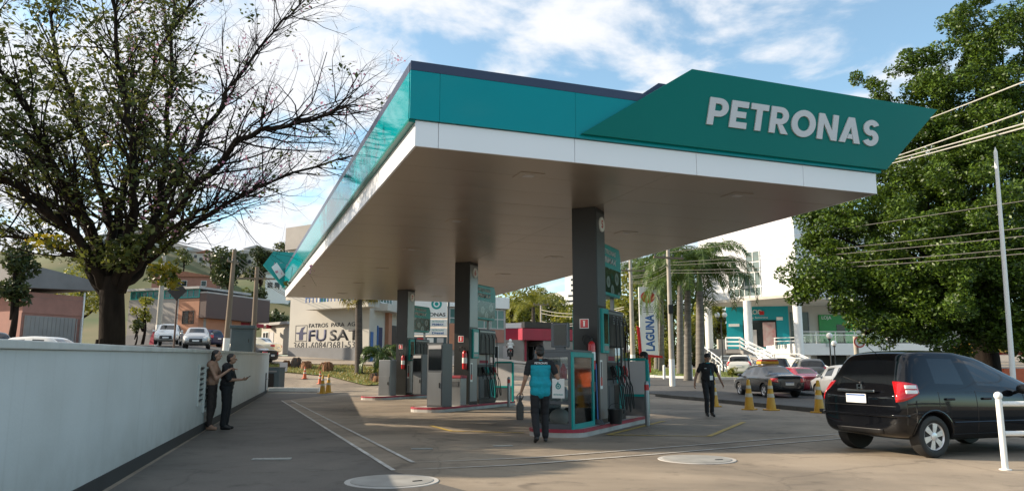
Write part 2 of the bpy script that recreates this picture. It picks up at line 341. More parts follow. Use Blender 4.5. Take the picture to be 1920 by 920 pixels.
M['silver'] = pm('brushed_silver', (.25, .258, .265), .33, metal=.55, var=.06, scale=3, rvar=.08, stretch=(1, 1, .15))
M['greymetal'] = pm('grey_metal', (.10, .107, .115), .4, metal=.3, var=.08, scale=2)
M['black'] = pm('black_plastic', (.012, .012, .013), .4, var=.3, scale=4)
M['rubber'] = pm('black_rubber', (.014, .014, .014), .65, var=.3, scale=6)
M['screen'] = pm('dark_screen', (.006, .008, .01), .08, var=.2, scale=2, rvar=.03)
M['red'] = pm('red_paint', (.5, .018, .02), .3, var=.08, scale=4, coat=.4)
M['redstripe'] = pm('red_kerb_paint', (.36, .02, .045), .55, scale=3, col2=(.24, .03, .045))
M['white'] = pm('white_paint', (.78, .78, .76), .45, var=.03, scale=3)
M['offwhite'] = pm('offwhite_plaster', (.52, .49, .43), .8, scale=.5, col2=(.45, .42, .37), detail=8, bump=.1)
M['glass'] = glassmat('clear_glass')
M['darkglass'] = pm('dark_window_glass', (.02, .026, .03), .06, var=.2, scale=1, rvar=.03)
M['tealglass'] = pm('teal_window_glass', (.04, .12, .12), .08, var=.2, scale=1, rvar=.03)
M['greyplinth'] = pm('grey_plinth', (.2, .2, .205), .8, var=.12, scale=1, bump=.1)
M['navypaint'] = pm('navy_wall_paint', (.025, .03, .085), .7, var=.15, scale=5)
M['blackpaint'] = pm('black_wall_paint', (.03, .03, .035), .7, var=.15, scale=5)
M['bluepaint'] = pm('blue_paint', (.03, .12, .35), .5, var=.1, scale=3)
M['wood'] = pm('pole_wood', (.2, .15, .105), .85, var=.25, scale=3, bump=.3, stretch=(1, 1, .1))
M['concpole'] = pm('pole_concrete', (.36, .33, .28), .85, var=.12, scale=3, bump=.1)
M['limewash'] = pm('limewash', (.75, .74, .7), .8, var=.06, scale=4)
M['wire'] = pm('cable_sheath', (.16, .15, .14), .6, var=.1)
M['palewire'] = pm('pale_cable', (.5, .48, .42), .6, var=.1)
M['bluegrey'] = pm('bluegrey_cabinet', (.055, .085, .10), .5, var=.1, scale=2)
M['bark'] = pm('dark_bark', (.02, .0155, .0125), .95, spec=.08, var=.4, scale=5, bump=.8, bscale=18, stretch=(1, 1, .35))
M['palmtrunk'] = pm('palm_trunk', (.2, .18, .155), .9, scale=6, col2=(.11, .1, .085), stretch=(.2, .2, 1.6), bump=.3, bscale=8)
M['palmdark'] = pm('dark_palm_trunk', (.075, .06, .05), .9, var=.3, scale=6, stretch=(.3, .3, 2), bump=.4, bscale=10)
M['stumpred'] = pm('stump_fibre', (.2, .095, .045), .95, var=.4, scale=7, bump=.5, bscale=20)
M['paleglass'] = pm('pale_window_glass', (.16, .21, .205), .08, var=.2, scale=1, rvar=.03)
M['shopteal'] = pm('shop_teal_paint', (.0, .30, .36), .5, var=.05, scale=1)
M['mallwhite'] = pm('mall_render', (.66, .67, .69), .6, var=.03, scale=.3)
M['dullroof'] = pm('dull_roof_sheet', (.17, .16, .16), .7, var=.15, scale=1)
M['pinkad'] = pm('pink_print', (.42, .2, .2), .4, scale=2, col2=(.5, .42, .4))
M['greenshop'] = pm('green_shop_paint', (.03, .26, .06), .5, var=.1, scale=2)
M['hill'] = pm('hill_ground', (.055, .085, .022), .95, scale=.06, col2=(.14, .115, .05), detail=10)
M['tile'] = pm('roof_tile', (.3, .13, .08), .85, var=.2, scale=2)
M['brown'] = pm('brown_cladding', (.085, .052, .045), .6, var=.08, scale=1)
M['brick'] = pm('pink_brick', (.35, .17, .13), .85, var=.1, scale=2, bump=.15)
M['mortar'] = pm('mortar', (.26, .17, .14), .9, var=.1, scale=3)
M['orange'] = pm('orange_plaster', (.42, .2, .12), .8, var=.1, scale=1)
M['redfascia'] = pm('red_fascia', (.33, .02, .05), .5, var=.08, scale=1)
M['roofgrey'] = pm('grey_roof', (.36, .35, .34), .7, var=.12, scale=1)
M['conc'] = pm('plain_concrete', (.33, .31, .29), .8, scale=.8, col2=(.25, .235, .22), detail=8)
M['coneyellow'] = pm('cone_yellow', (.62, .33, .02), .5, scale=4, col2=(.5, .25, .02))
M['coneorange'] = pm('cone_orange', (.62, .12, .04), .5, scale=4, col2=(.5, .1, .03))
M['conewhite'] = pm('cone_band', (.5, .45, .36), .5, var=.1, scale=6)
# ------------------------------------------------------------------ ground
def make_ground():
    ds = [-600, -400, -250, -160, -110, -80, -60] + list(range(-48, 0, 1)) + [0, .1, .18, .26, .35, .6] + [i * 1. for i in range(1, 34)] + [38, 45, 55, 70, 100, 150, 250, 400, 600]
    al = [-60, -40, -25, -15] + list(range(-10, 80, 1)) + [84, 90, 100, 115, 135, 160, 200, 260, 350, 500, 700, 1000, 1500]
    nx = Vector((-_wd.y, _wd.x)); m = MB(); vs = []
    for a in al:
        for d in ds:
            p = WA + _wd * a + nx * d
            vs.append((p.x, p.y, gz(p.x, p.y)))
    k = len(ds)
    m.add(vs, [(i * k + j + 1, i * k + j, (i + 1) * k + j, (i + 1) * k + j + 1) for i in range(len(al) - 1) for j in range(k - 1)])
    o = m.build('ground', M['site'], recalc=False); 
    if sum(p.normal.z for p in list(o.data.polygons)[:50]) < 0: o.data.flip_normals()
    tag(o, kind='structure')
make_ground()
sheet('main_road', [(10.0, 12), (9.9, 20), (7.9, 33), (5.7, 45), (2.2, 75), (.6, 130), (-4, 300), (4, 300), (6.5, 130), (9, 80), (12, 54), (15, 48.5), (24, 46), (60, 36), (60, 6), (14, 6)], .03, M['asphalt'], res=3)
sheet('side_street', [(-19, 46), (-19, 60), (-22, 64), (-40, 62), (-60, 66), (-60, 52), (-32, 50), (-24, 40)], .035, M['asphalt'], res=1.5)
sheet('street_sidewalk', [(-18.2, 53.4), (-17.6, 60), (-7, 57.5), (0, 62), (1.5, 57), (-3.5, 52.4), (-10.5, 52.9)], .06, M['walk'], res=1.2)
sheet('drive', [(-1.0, -14), (-1.9, -.86), (-13.2, 41.5), (-9.0, 41.5), (-9.62, 32.2), (-1.58, 10.30), (.9, 6.5), (2.2, -14)], .004, M['drive'], res=2)  # sheet over the left lane whose darker tone stands for shade
lawn1 = [(-16.8, 51.0), (-17, 52.9), (-10.5, 52.3), (-5.0, 50.6), (-5.6, 46.2), (-8.6, 45.4), (-11.5, 48.6)]
sheet('grass_strip', lawn1, .06, M['grass'], res=1)
lawn2 = [(8.9, 53), (12.9, 50.6), (16.8, 50.0), (17.4, 60), (12, 75), (9.4, 80), (8.2, 70)]
sheet('palm_lawn', lawn2, .09, M['grass'], res=1.5)

def blades(name, poly, n, mat, h=.14):
    xs = [p[0] for p in poly]; ys = [p[1] for p in poly]; P = []
    while len(P) < n:
        x, y = random.uniform(min(xs), max(xs)), random.uniform(min(ys), max(ys)); ins = False; j = len(poly) - 1
        for i in range(len(poly)):
            (xi, yi), (xj, yj) = poly[i], poly[j]
            if (yi > y) != (yj > y) and x < (xj - xi) * (y - yi) / (yj - yi) + xi: ins = not ins
            j = i
        if ins: P.append((x, y))
    m = MB()
    for x, y in P:
        a = random.random() * 6.28; hh = h * random.uniform(.5, 1.3); z = gz(x, y) + .05; c, s = math.cos(a) * .03, math.sin(a) * .03
        m.add([(x - c, y - s, z), (x + c, y + s, z), (x + random.gauss(0, .05), y + random.gauss(0, .05), z + hh)], [(0, 1, 2)])
    return tag(m.build(name, mat, recalc=False), kind='stuff')
GRASSM = leafmat('grass_blades', (.07, .12, .02), (.22, .26, .06))
blades('grass', lawn1, 5000, leafmat('dry_grass_blades', (.12, .13, .03), (.32, .27, .09))); blades('grass', lawn2, 7000, GRASSM)
# dark worn kerb that parts the forecourt from the road, and a raised lip at the far drive
def kerb(name, pts, w, h, mat, label=None):
    m = MB(); P = [Vector(p) for p in pts]
    for a, b in zip(P, P[1:]):
        n = max(1, int((b - a).length / 1.0))
        for i in range(n):
            q = a.lerp(b, (i + .5) / n); L = (b - a).length / n; d = b - a
            m.box((q.x, q.y, gz(q.x, q.y) + h / 2 - .02), (L - .012, w, h + .04), (0, 0, math.atan2(d.y, d.x)))
    return tag(m.build(name, mat, bevel=.012), kind='structure')
kerb('kerb', [(10.1, 16), (9.75, 21.5), (7.9, 32), (6.9, 36.5)], .28, .14, M['kerbdark'])
kerb('kerb', [(8.0, 72), (8.75, 53), (12.9, 50.3), (17, 49.7), (24, 47.4)], .4, .17, M['limewash'])
kerb('kerb', [(-13.6, 43.1), (-10.7, 42.9)], .3, .2, M['white'])
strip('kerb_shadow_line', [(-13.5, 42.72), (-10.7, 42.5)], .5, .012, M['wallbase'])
# ground markings
for pts in ([(1.94, 15.73), (3.88, 19.81)], [(1.94, 15.73), (3.89, 15.37), (5.8, 19.42)], [(.25, 16.2), (-1.3, 16.65), (-1.9, 18.2)], [(-6.2, 37.2), (-4.4, 40.9)]):
    strip('yellow_line', pts, .12, .011, M['yellowline'])
for pts in ([(-9.2, 32.2), (-1.41, 11.17), (.32, 11.76), (6.41, 15.73), (10, 18.0)], [(-9.6, 32.2), (-1.56, 10.32), (.1, 10.9), (2.2, 12.2), (6.9, 15.3)]):
    strip('drain_line', pts, .065, .011, M['whiteline'])
def plate(name, label, x, y, a, w, d):
    m = MB(); m.box((0, 0, .012), (w, d, .014)); 
    for i in range(5): m.box((-w * .4 + i * w * .2, 0, .021), (w * .05, d * .7, .005))
    tag(m.build(name, M['cover'], None, (x, y, gz(x, y)), R(a), bevel=.004), label, 'drain cover', 'small drain plates')
plate('drain_plate', 'pale rectangular plate in the pavement nearest the white wall', -3.55, 11.56, 8, .56, .16)
plate('drain_plate', 'worn rectangular plate in the pavement in front of the walking attendant', -.16, 13.5, 10, .34, .12)
plate('drain_plate', 'faint rectangular plate on the pavement right of the white drain line corner', -1.5, 13.0, 8, .36, .1)
def manhole(x, y, r, label):
    t = thing('manhole_cover', label, 'manhole', (x, y, 0), random.random(), 'round covers in the forecourt')
    m = MB(); m.lathe([(0, .004), (r, .004), (r + .03, .012), (r + .03, .016), (r, .02), (0, .022)], 40); m.build('cover_plate', M['cover'], t, smooth=True)
    m = MB(); m.lathe([(r + .032, .003), (r + .1, .003), (r + .095, .010), (r + .032, .010)], 40); m.build('rim', M['kerb'], t)
    m = MB(); m.box((r * .45, -r * .55, .024), (.12, .03, .008)); m.build('lifting_slot', M['black'], t)
manhole(-1.43, 9.36, .46, 'large pale round manhole cover at the bottom edge of the picture')
manhole(2.73, 11.56, .47, 'large pale round manhole cover on the sunny concrete left of the black hatchback')
# ------------------------------------------------------------------ boundary wall
def make_wall():
    t = thing('boundary_wall', 'long low white painted wall with coping along the left of the drive', 'wall', (WA.x, WA.y, 0), math.atan2(_wd.y, _wd.x))
    L = (WB - WA).length
    top = lambda a: 1.36 + .0165 * (a + 0)
    def slab(name, y0, y1, z0f, z1f, mat, a0=-2, a1=L):
        m = MB(); n = 12; vs = []
        for i in range(n + 1):
            a = a0 + (a1 - a0) * i / n
            vs += [(a, y0, z0f(a)), (a, y1, z0f(a)), (a, y1, z1f(a)), (a, y0, z1f(a))]
        fs = [(4 * i + j, 4 * i + (j + 1) % 4, 4 * i + 4 + (j + 1) % 4, 4 * i + 4 + j) for i in range(n) for j in range(4)] + [(0, 1, 2, 3), (4 * n + 3, 4 * n + 2, 4 * n + 1, 4 * n)]
        m.add(vs, fs); return m.build(name, mat, t, bevel=.01)
    slab('wall_body', 0, .2, lambda a: -.1, lambda a: top(a), M['wallpaint'])
    slab('coping', -.035, .24, lambda a: top(a) + .001, lambda a: top(a) + .07, M['wallcap'])
    slab('base_band', -.012, -.0005, lambda a: -.05, lambda a: .17, M['wallbase'])
    m = MB(); m.tube([(L - 3.2, -.05, .1), (L - 3.2, -.05, 1.1)], .03); m.tube([(L - 3.2, -.05, .75), (L - .8, -.05, .8)], .02); m.build('pipe', M['greymetal'], t, smooth=True)
    for i, a in enumerate((17.3, 18.25)):                 # louvred vents, each slat real
        z0, z1 = (.62, 1.36) if i == 0 else (.45, 1.32)
        f = MB(); w = .55
        f.bx(a - w / 2 - .04, a - w / 2, -.04, -.002, z0, z1); f.bx(a + w / 2, a + w / 2 + .04, -.04, -.002, z0, z1); f.bx(a - w / 2 - .04, a + w / 2 + .04, -.042, -.002, z1, z1 + .04); f.bx(a - w / 2 - .04, a + w / 2 + .04, -.042, -.002, z0 - .04, z0)
        f.bx(a - w / 2, a + w / 2, -.012, -.001, z0, z1)
        fr = f.build('vent_frame', M['wallcap'], t)
        me = None; nsl = 7
        for k in range(nsl):
            if me is None: me = MB().box((0, 0, 0), (w - .01, .006, .07), (R(40), 0, 0)).mesh('slat', M['greymetal'])
            link('slat', me, fr, (a, -.03, z0 + .06 + k * (z1 - z0 - .1) / (nsl - 1)))
make_wall()
# ------------------------------------------------------------------ canopy
S0, S1, T0, T1 = 2.7, 12.5, 11.72, 40.0
ZC = 4.9
CAN = thing('fuel_canopy', 'large flat filling station canopy with teal fascia and big green sign panel', 'canopy', (0, 0, 0), R(ANG))
SQ = lambda a, b, d: (a, d, b)
def block_letters(word, x0, z0, h, width, y, parent):   # heavy slanted capitals cut from sheet, each letter a part
    tk = .225
    def arc(cx, cy, rx, ry, a0, a1, n=12): return [(cx + rx * math.cos(R(a0 + (a1 - a0) * i / n)), cy + ry * math.sin(R(a0 + (a1 - a0) * i / n))) for i in range(n + 1)]
    def rib(outer, inner): return [[outer[i], outer[i + 1], inner[i + 1], inner[i]] for i in range(len(outer) - 1)]
    def bowl(w, top, bot):
        r = (top - bot) / 2; c = (top + bot) / 2
        o = [(tk, top)] + arc(w - r, c, r, r, 90, -90) + [(tk, bot)]; i_ = [(tk, top - tk * .93)] + arc(w - r, c, r - tk, r - tk * .93, 90, -90) + [(tk, bot + tk * .93)]
        return rib(o, i_)
    G = {}
    G['P'] = (.72, [[(0, 0), (tk, 0), (tk, 1), (0, 1)]] + bowl(.72, 1, .32))
    G['R'] = (.74, [[(0, 0), (tk, 0), (tk, 1), (0, 1)]] + bowl(.71, 1, .34) + [[(.30, .338), (.5, .338), (.75, 0), (.47, 0)]])
    G['E'] = (.64, [[(0, 0), (tk, 0), (tk, 1), (0, 1)]] + [[(tk, a), (w, a), (w, a + .225), (tk, a + .225)] for a, w in ((0, .64), (.388, .58), (.775, .64))])
    G['T'] = (.68, [[(0, .775), (.68, .775), (.68, 1), (0, 1)], [(.34 - tk / 2, 0), (.34 + tk / 2, 0), (.34 + tk / 2, .774), (.34 - tk / 2, .774)]])
    G['O'] = (.98, rib(arc(.49, .5, .49, .52, 0, 360, 36), arc(.49, .5, .25, .285, 0, 360, 36)))
    G['N'] = (.82, [[(0, 0), (tk, 0), (tk, 1), (0, 1)], [(.82 - tk, 0), (.82, 0), (.82, 1), (.82 - tk, 1)], [(tk, .62), (.82 - tk, 0), (.82 - tk, .38), (tk, 1)]])
    G['A'] = (.90, [[(0, 0), (.26, 0), (.45, .62), (.45, 1), (.32, 1)], [(.45, .62), (.64, 0), (.90, 0), (.58, 1), (.45, 1)], [(.33, .16), (.57, .16), (.515, .345), (.385, .345)]])
    so_ = arc(.34, .71, .33, .31, 20, 180, 14) + arc(.34, .71, .33, .33, 180, 262, 8); si_ = arc(.34, .71, .10, .10, 20, 180, 14) + arc(.34, .71, .10, .10, 180, 262, 8)
    top = rib(arc(.34, .70, .34, .32, 25, 270, 20), arc(.34, .70, .11, .105, 25, 270, 20)); bot = rib(arc(.34, .30, .34, .32, 90, -155, 20), arc(.34, .30, .11, .105, 90, -155, 20))
    G['S'] = (.68, top + [[(.34, .38), (.341, .38), (.341, .62), (.34, .62)]] * 0 + bot)
    gap = .1; tot = sum(G[c][0] for c in word) + gap * (len(word) - 1); sx = (width - .2 * h) / tot; x = 0
    for c in word:
        w, polys = G[c]; m = MB()
        for P in polys: m.prism([(x0 + (x + a) * sx + .22 * b * h, z0 + b * h) for a, b in P], SQ, y - .03, y)
        me_o = m.build('letter', M['letter'], parent)
        x += w + gap
def make_canopy():
    nr = 24; sm_ = (S0 + S1) / 2; me = None
    dT = (T1 - T0 - .06) / nr; wS = (S1 - S0 - .06) / 2
    for j in range(nr):
        for i in range(2):
            if me is None:
                me = MB().box((0, 0, 0), (wS - .009, dT - .009, .03)).mesh('soffit_panel', M['soffit'])
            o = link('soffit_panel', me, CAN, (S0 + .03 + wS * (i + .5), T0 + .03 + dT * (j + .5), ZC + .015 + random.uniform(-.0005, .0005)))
            o.rotation_euler = (random.gauss(0, .0003), random.gauss(0, .0003), 0)
    MB().bx(S0 + .05, S1 - .05, T0 + .05, T1 - .05, ZC + .045, 6.1).build('roof_slab', M['roofgrey'], CAN)
    # white cladding ring
    xs = [S0, 3.1, 5.58, 8.1, 10.6, S1]
    for a, b in zip(xs, xs[1:]):
        MB().bx(a + .004, b - .004, T0, T0 + .04, ZC, 5.33).build('white_panel', M['whitefascia'], CAN, bevel=.004)
    nl = 10; 
    for i in range(nl):
        a = T0 + .045 + (T1 - T0 - .05) * i / nl; b = T0 + .045 + (T1 - T0 - .05) * (i + 1) / nl
        for s_ in (S0, S1 - .04):
            MB().bx(s_, s_ + .04, a + .003, b - .003, ZC, 5.33).build('white_panel', M['whiteside'], CAN)
        MB().bx(S0 - .1, S0 - .055, a + .002, b - .002, 5.345, 6.17).build('teal_panel', M['teal'], CAN)
        MB().bx(S0 - .1, S0 - .05, a, b, 6.172, 6.33).build('cap_panel', M['navy'], CAN)
        MB().bx(S1 + .05, S1 + .1, a, b, 5.345, 6.17).build('teal_panel', M['teal'], CAN)
        MB().bx(S1 + .05, S1 + .1, a, b, 6.172, 6.33).build('cap_panel', M['navy'], CAN)
    MB().bx(S0 - .11, S0 - .002, T0 - .02, T1, 5.29, 5.343).build('gutter', M['green'], CAN)
    MB().bx(S0, S1, T1 - .04, T1, ZC, 5.33).build('white_panel', M['whitefascia'], CAN)
    MB().bx(S0, S1, T1, T1 + .08, 5.345, 6.33).build('teal_panel', M['teal'], CAN)
    xs = [S0 - .1, 3.1, 5.58, 8.1, 10.6, S1 + .1]
    for a, b in zip(xs, xs[1:]):
        MB().bx(a + .002, b - .002, T0 - .05, T0 - .005, 5.34, 6.17).build('teal_panel', M['teal'], CAN, bevel=.003)
        MB().bx(a, b, T0 - .055, T0 - .005, 6.172, 6.33).build('cap_panel', M['navy'], CAN)
    # slanting sign panel
    sp = MB(); sp.prism([(5.66, 5.40), (12.67, 5.40), (14.28, 6.9), (8.0, 6.93)], SQ, T0 - .13, T0 - .057)
    s_ = sp.build('sign_panel', M['green'], CAN, bevel=.006)
    MB().prism([(7.0, 6.36), (7.52, 6.74), (12.6, 6.74), (12.6, 6.34), (7.0, 6.335)], SQ, T0 + .3, T0 + .9).build('sign_backing', M['navy'], CAN)
    block_letters('PETRONAS', 8.25, 5.865, .55, 4.3, T0 - .131, s_)
    # far sign, seen from its end and back
    MB().prism([(2.62, 5.3), (1.55, 6.45), (2.0, 7.15), (6.5, 7.15), (6.5, 5.36)], SQ, T1 - .3, T1 - .1).build('rear_sign_panel', M['tealpaint'], CAN)
    MB().prism([(2.35, 5.75), (1.95, 6.35), (2.2, 6.6), (2.62, 6.0)], SQ, T1 - .32, T1 - .302).build('rear_sign_emblem', M['white'], CAN)
    # recessed lights
    for t in (12.85, 17.6, 22.4, 27.3, 32.4, 37.2):
        for s in (5.15, 9.85):
            f = MB(); f.lathe([(.15, -.001), (.34, -.001), (.34, -.008), (.32, -.012), (.16, -.012)], 4, (s, t, ZC), Matrix.Rotation(R(45), 3, 'Z')); fo = f.build('light_fixture', M['soffit'], CAN)
            MB().box((s, t, ZC - .014), (.20, .14, .02)).build('lens', M['letter'], fo, bevel=.008)
make_canopy()
# three columns and islands, set at an angle under the canopy
IA = R(65); I1 = Vector((math.cos(IA), math.sin(IA), 0)); I2 = Vector((math.sin(IA), -math.cos(IA), 0))
CC = [Vector((1.74, 17.0, 0)), Vector((-1.56, 25.87, 0)), Vector((-4.9, 35.0, 0))]
def IS(k, u, v, z=0): return CC[k] + I1 * u + I2 * v + Vector((0, 0, z))
LM = lambda k, u, v, z=0: CAN.matrix_world.inverted() @ IS(k, u, v, z)
bpy.context.view_layer.update()
for k in range(3):
    p = LM(k, 0, 0)
    c = MB().box((0, 0, (ZC - .002 + .15) / 2), (.62, .57, ZC - .152)).build('column', M['colgrey'], CAN, p, IA - R(ANG), bevel=.008)
    MB().box((.02, -.2885, 1.45), (.5, .006, 2.4)).build('lower_cladding', M['silver'], c)
    MB().box((.0, -.2885, 3.75), (.56, .006, 2.1)).build('upper_cladding', M['silver'] if k else M['greymetal'], c)
    d = MB(); d.lathe([(0, 0), (.17, 0), (.17, .03), (0, .03)], 20, (.05, -.292, 4.55), Matrix.Rotation(R(90), 3, 'X')); dd = d.build('number_disc', M['white'], c)
    text('number', '567'[k], Vector((-.02, -.323, 4.46)), (1, 0, 0), (0, 0, 1), M['red'], dd, h=.18, depth=.004, bold=.02)
    for s in (1, -1):
        b = MB().box((.06, -s * .325, 2.15), (.42, .07, .98)).build('info_panel', M['tealpaint'], c, bevel=.01)
        MB().box((.06, -s * .362, 2.2), (.3, .006, .66)).build('panel_screen', M['screen'] if k != 1 else M['white'], b)
        MB().box((.06, -s * .362, 1.77), (.3, .006, .1)).build('panel_label', M['silver'], b)
    n = MB(); n.box((-.14, -.294, 1.2), (.16, .004, .62)); nn = n.build('notice', M['white'], c)
    MB().box((-.14, -.297, 1.05), (.12, .004, .18)).build('notice_mark', M['red'], nn)
    MB().box((-.14, -.297, 1.3), (.1, .004, .34)).build('notice_print', M['greymetal'], nn)
# ------------------------------------------------------------------ islands and what stands on them
ORD = ['nearest', 'middle', 'farthest']
def rrect(u0, u1, v, r, n=5):
    P = []
    for cx, cy, a0 in ((u1 - r, v - r, 0), (u0 + r, v - r, 90), (u0 + r, -v + r, 180), (u1 - r, -v + r, 270)):
        P += [(cx + r * math.cos(R(a0 + 90 * i / n)), cy + r * math.sin(R(a0 + 90 * i / n))) for i in range(n + 1)]
    return P
UP = lambda a, b, d: (a, b, d)
for k in range(3):
    t = thing('pump_island', ['raised concrete pump island with red edge stripe nearest the camera, under the display cabinet', 'raised concrete pump island with red edge stripe under the middle fuel pump', 'raised concrete pump island with red edge stripe farthest back under the canopy'][k], 'pump island', CC[k], IA, 'pump islands')
    u0 = [-2.02, -2.5, -2.5][k]
    SH = lambda P_: [(a, b + .14) for a, b in P_]
    MB().prism(SH(rrect(u0, 3.3, .6, .42)), UP, -.02, .148).build('island_base', M['kerb'], t, bevel=.015)
    P = SH(rrect(u0 - .006, 3.306, .606, .42))
    m = MB(); n = len(P); Q = SH(rrect(u0 + .06, 3.24, .54, .37))
    m.add([(a, b, .09) for a, b in P] + [(a, b, .154) for a, b in P] + [(a, b, .154) for a, b in Q], [(i, (i + 1) % n, n + (i + 1) % n, n + i) for i in range(n)] + [(n + i, n + (i + 1) % n, 2 * n + (i + 1) % n, 2 * n + i) for i in range(n)])
    m.build('edge_stripe', M['redstripe'], t)
def advert(name, seed):
    m = bpy.data.materials.new(name); m.use_nodes = True; nt = m.node_tree; n = nt.nodes; l = nt.links; b = n['Principled BSDF']
    c = n.new('ShaderNodeTexCoord'); mp_ = n.new('ShaderNodeMapping'); mp_.inputs['Location'].default_value = (seed, seed * 2, 0); l.new(c.outputs['Object'], mp_.inputs[0])
    v = n.new('ShaderNodeTexVoronoi'); v.inputs['Scale'].default_value = 2.6; v.inputs['Randomness'].default_value = .9; l.new(mp_.outputs[0], v.inputs['Vector'])
    r = n.new('ShaderNodeValToRGB'); e = r.color_ramp.elements; e[0].color = (.004, .012, .014, 1); e[1].color = (.0, .13, .13, 1); e.new(.35).color = (.25, .3, .3, 1); e.new(.42).color = (.006, .03, .035, 1); e.new(.6).color = (.01, .015, .02, 1)
    l.new(v.outputs['Distance'], r.inputs[0]); l.new(r.outputs[0], b.inputs['Base Color']); b.inputs['Roughness'].default_value = .12; return m
ADV = advert('printed_advert', 3.3)
def fuel_pump(k, label):
    t = thing('fuel_pump', label, 'fuel pump', IS(k, 1.12, 0, .15), IA, 'fuel pumps under the canopy')
    L, Wd = 1.25, .52
    MB().bx(-L / 2, L / 2, -Wd / 2, Wd / 2, .0, .16).build('plinth', M['black'], t, bevel=.01)
    MB().bx(-L / 2 + .02, L / 2 - .02, -Wd / 2 + .03, Wd / 2 - .03, .162, .92).build('cabinet_body', M['greymetal'], t, bevel=.015)
    for s in (1, -1):
        for i in range(3):
            MB().box((-.39 + .39 * i, -s * (Wd / 2 - .018), .5), (.36, .02, .6)).build('door_panel', [M['greymetal'], M['black'], M['tealpaint']][i], t, bevel=.006)
    MB().bx(-L / 2 + .0, L / 2, -Wd / 2 + .07, Wd / 2 - .07, .925, 1.32).build('nozzle_bay', M['black'], t, bevel=.02)
    for x in (-L / 2 + .035, L / 2 - .035):
        for y in (-Wd / 2 + .06, Wd / 2 - .06):
            MB().bx(x - .03, x + .03, y - .03, y + .03, 1.322, 1.66).build('frame_post', M['silver'], t)
    MB().bx(-L / 2 + .1, L / 2 - .1, -.06, .06, 1.322, 1.655).build('meter_housing', M['silver'], t)
    MB().bx(-.42, .42, -.068, -.062, 1.36, 1.46).build('price_strip', M['redstripe'], t)
    h = MB().bx(-L / 2, L / 2, -Wd / 2, Wd / 2, 1.662, 2.52).build('hood', M['black'], t, bevel=.03)
    for s in (1, -1):
        MB().box((0, -s * (Wd / 2 + .004), 2.02), (L * .84, .008, .6)).build('display_glass', M['black'], h)
        MB().box((0, -s * (Wd / 2 + .005), 2.44), (L * .96, .01, .05)).build('hood_trim', M['silver'], h)
    for s in (1, -1):
        for i, x in enumerate((-.42, -.14, .16, .44)):
            y = -s * (Wd / 2 - .01)
            nz = MB(); nz.box((x, y - s * .05, 1.13), (.05, .09, .2), (s * R(-18), 0, 0)); nz.tube([(x, y - s * .03, 1.24), (x, y - s * .1, 1.2), (x, y - s * .13, 1.1), (x, y - s * .11, 1.0), (x, y - s * .04, .97)], .014, 6); nz.tube([(x, y - s * .02, 1.05), (x, y - s * .05, .95), (x, y - s * .06, .84)], .017, 6)
            no = nz.build('nozzle', [M['black'], M['tealpaint'], M['black'], M['red']][i], t, smooth=True)
            hx = x + .05; lo = .18 + .06 * (i % 2)
            ho = MB(); ho.tube([(hx, y - s * .06, 2.36), (hx + .01, y - s * .12, 2.2), (hx + .02, y - s * .13, 1.5), (hx + .03, y - s * .16, .8), (hx + .06, y - s * .2, .4), (hx + .11, y - s * .22, lo), (hx + .18, y - s * .21, lo + .01), (hx + .19, y - s * .2, .4), (hx + .12, y - s * .19, .75), (x + .02, y - s * .12, 1.02), (x, y - s * .1, 1.06)], .016, 7)
            ho.build('hose', M['rubber'], t, smooth=True)
            cl = MB()
            for q in range(4): cl.ball((hx, y - s * .075, 2.36 - q * .055), .02, 6, 4)
            cl.build('hose_clip', M['silver'], h, smooth=True)
    # sign box on two posts over the pump
    for x in (-.45, .55): MB().bx(x - .035, x + .035, -.04, .04, 2.522, 2.86).build('sign_post', M['silver'], t)
    pr = [(-.72, 2.86), (.72, 2.86), (.84, 3.0), (.84, 3.86), (.72, 4.08), (-.86, 4.08), (-.86, 3.0)]
    sb = MB().prism(pr, SQ, -.16, .16).build('sign_box', M['tealpaint'], t, bevel=.03)
    for s in (1, -1):
        MB().box((0, -s * .164, 3.23), (1.5, .008, .58)).build('advert_print', ADV, sb)
        a = (1, 0, 0) if s > 0 else (-1, 0, 0)
        x0 = -.6 if s > 0 else .6
        text('sign_lettering', 'PETRONAS', Vector((x0, -s * .162, 3.84)), a, (0, 0, 1), M['letter'], sb, h=.12, w=1.0, depth=.006, shear=.2, bold=.02)
        text('sign_lettering', 'PRIMAX', Vector((x0, -s * .162, 3.63)), a, (0, 0, 1), M['letter'], sb, h=.15, w=1.05, depth=.006, shear=.25, bold=.03)
    return t
fuel_pump(0, 'fuel pump with black hood and teal sign box beside the nearest column')
fuel_pump(1, 'fuel pump with black hood and teal sign box beside the middle column')
fuel_pump(2, 'fuel pump with black hood and teal sign box beside the farthest column')
def guard(k, label):
    t = thing('guard_panel', label, 'guard panel', IS(k, 2.45, .25, .15), IA, 'guard panels at the pump ends')
    MB().bx(-.02, .02, -.33, .33, .55, 1.36).build('panel', M['letter'], t)
    MB().bx(-.02, .02, -.33, .33, .03, .5).build('kick_panel', M['greymetal'], t)
    for y in (-.365, .365): MB().bx(-.035, .035, y - .034, y + .034, 0, 1.4).build('frame_post', M['tealpaint'], t, bevel=.005)
    for z in (.525, 1.4): MB().bx(-.034, .034, -.33, .33, z - .03, z + .03).build('frame_rail', M['tealpaint'], t)
guard(0, 'white panel in a teal frame at the end of the nearest pump'); guard(1, 'white panel in a teal frame at the end of the middle pump'); guard(2, 'white panel in a teal frame at the end of the farthest pump')
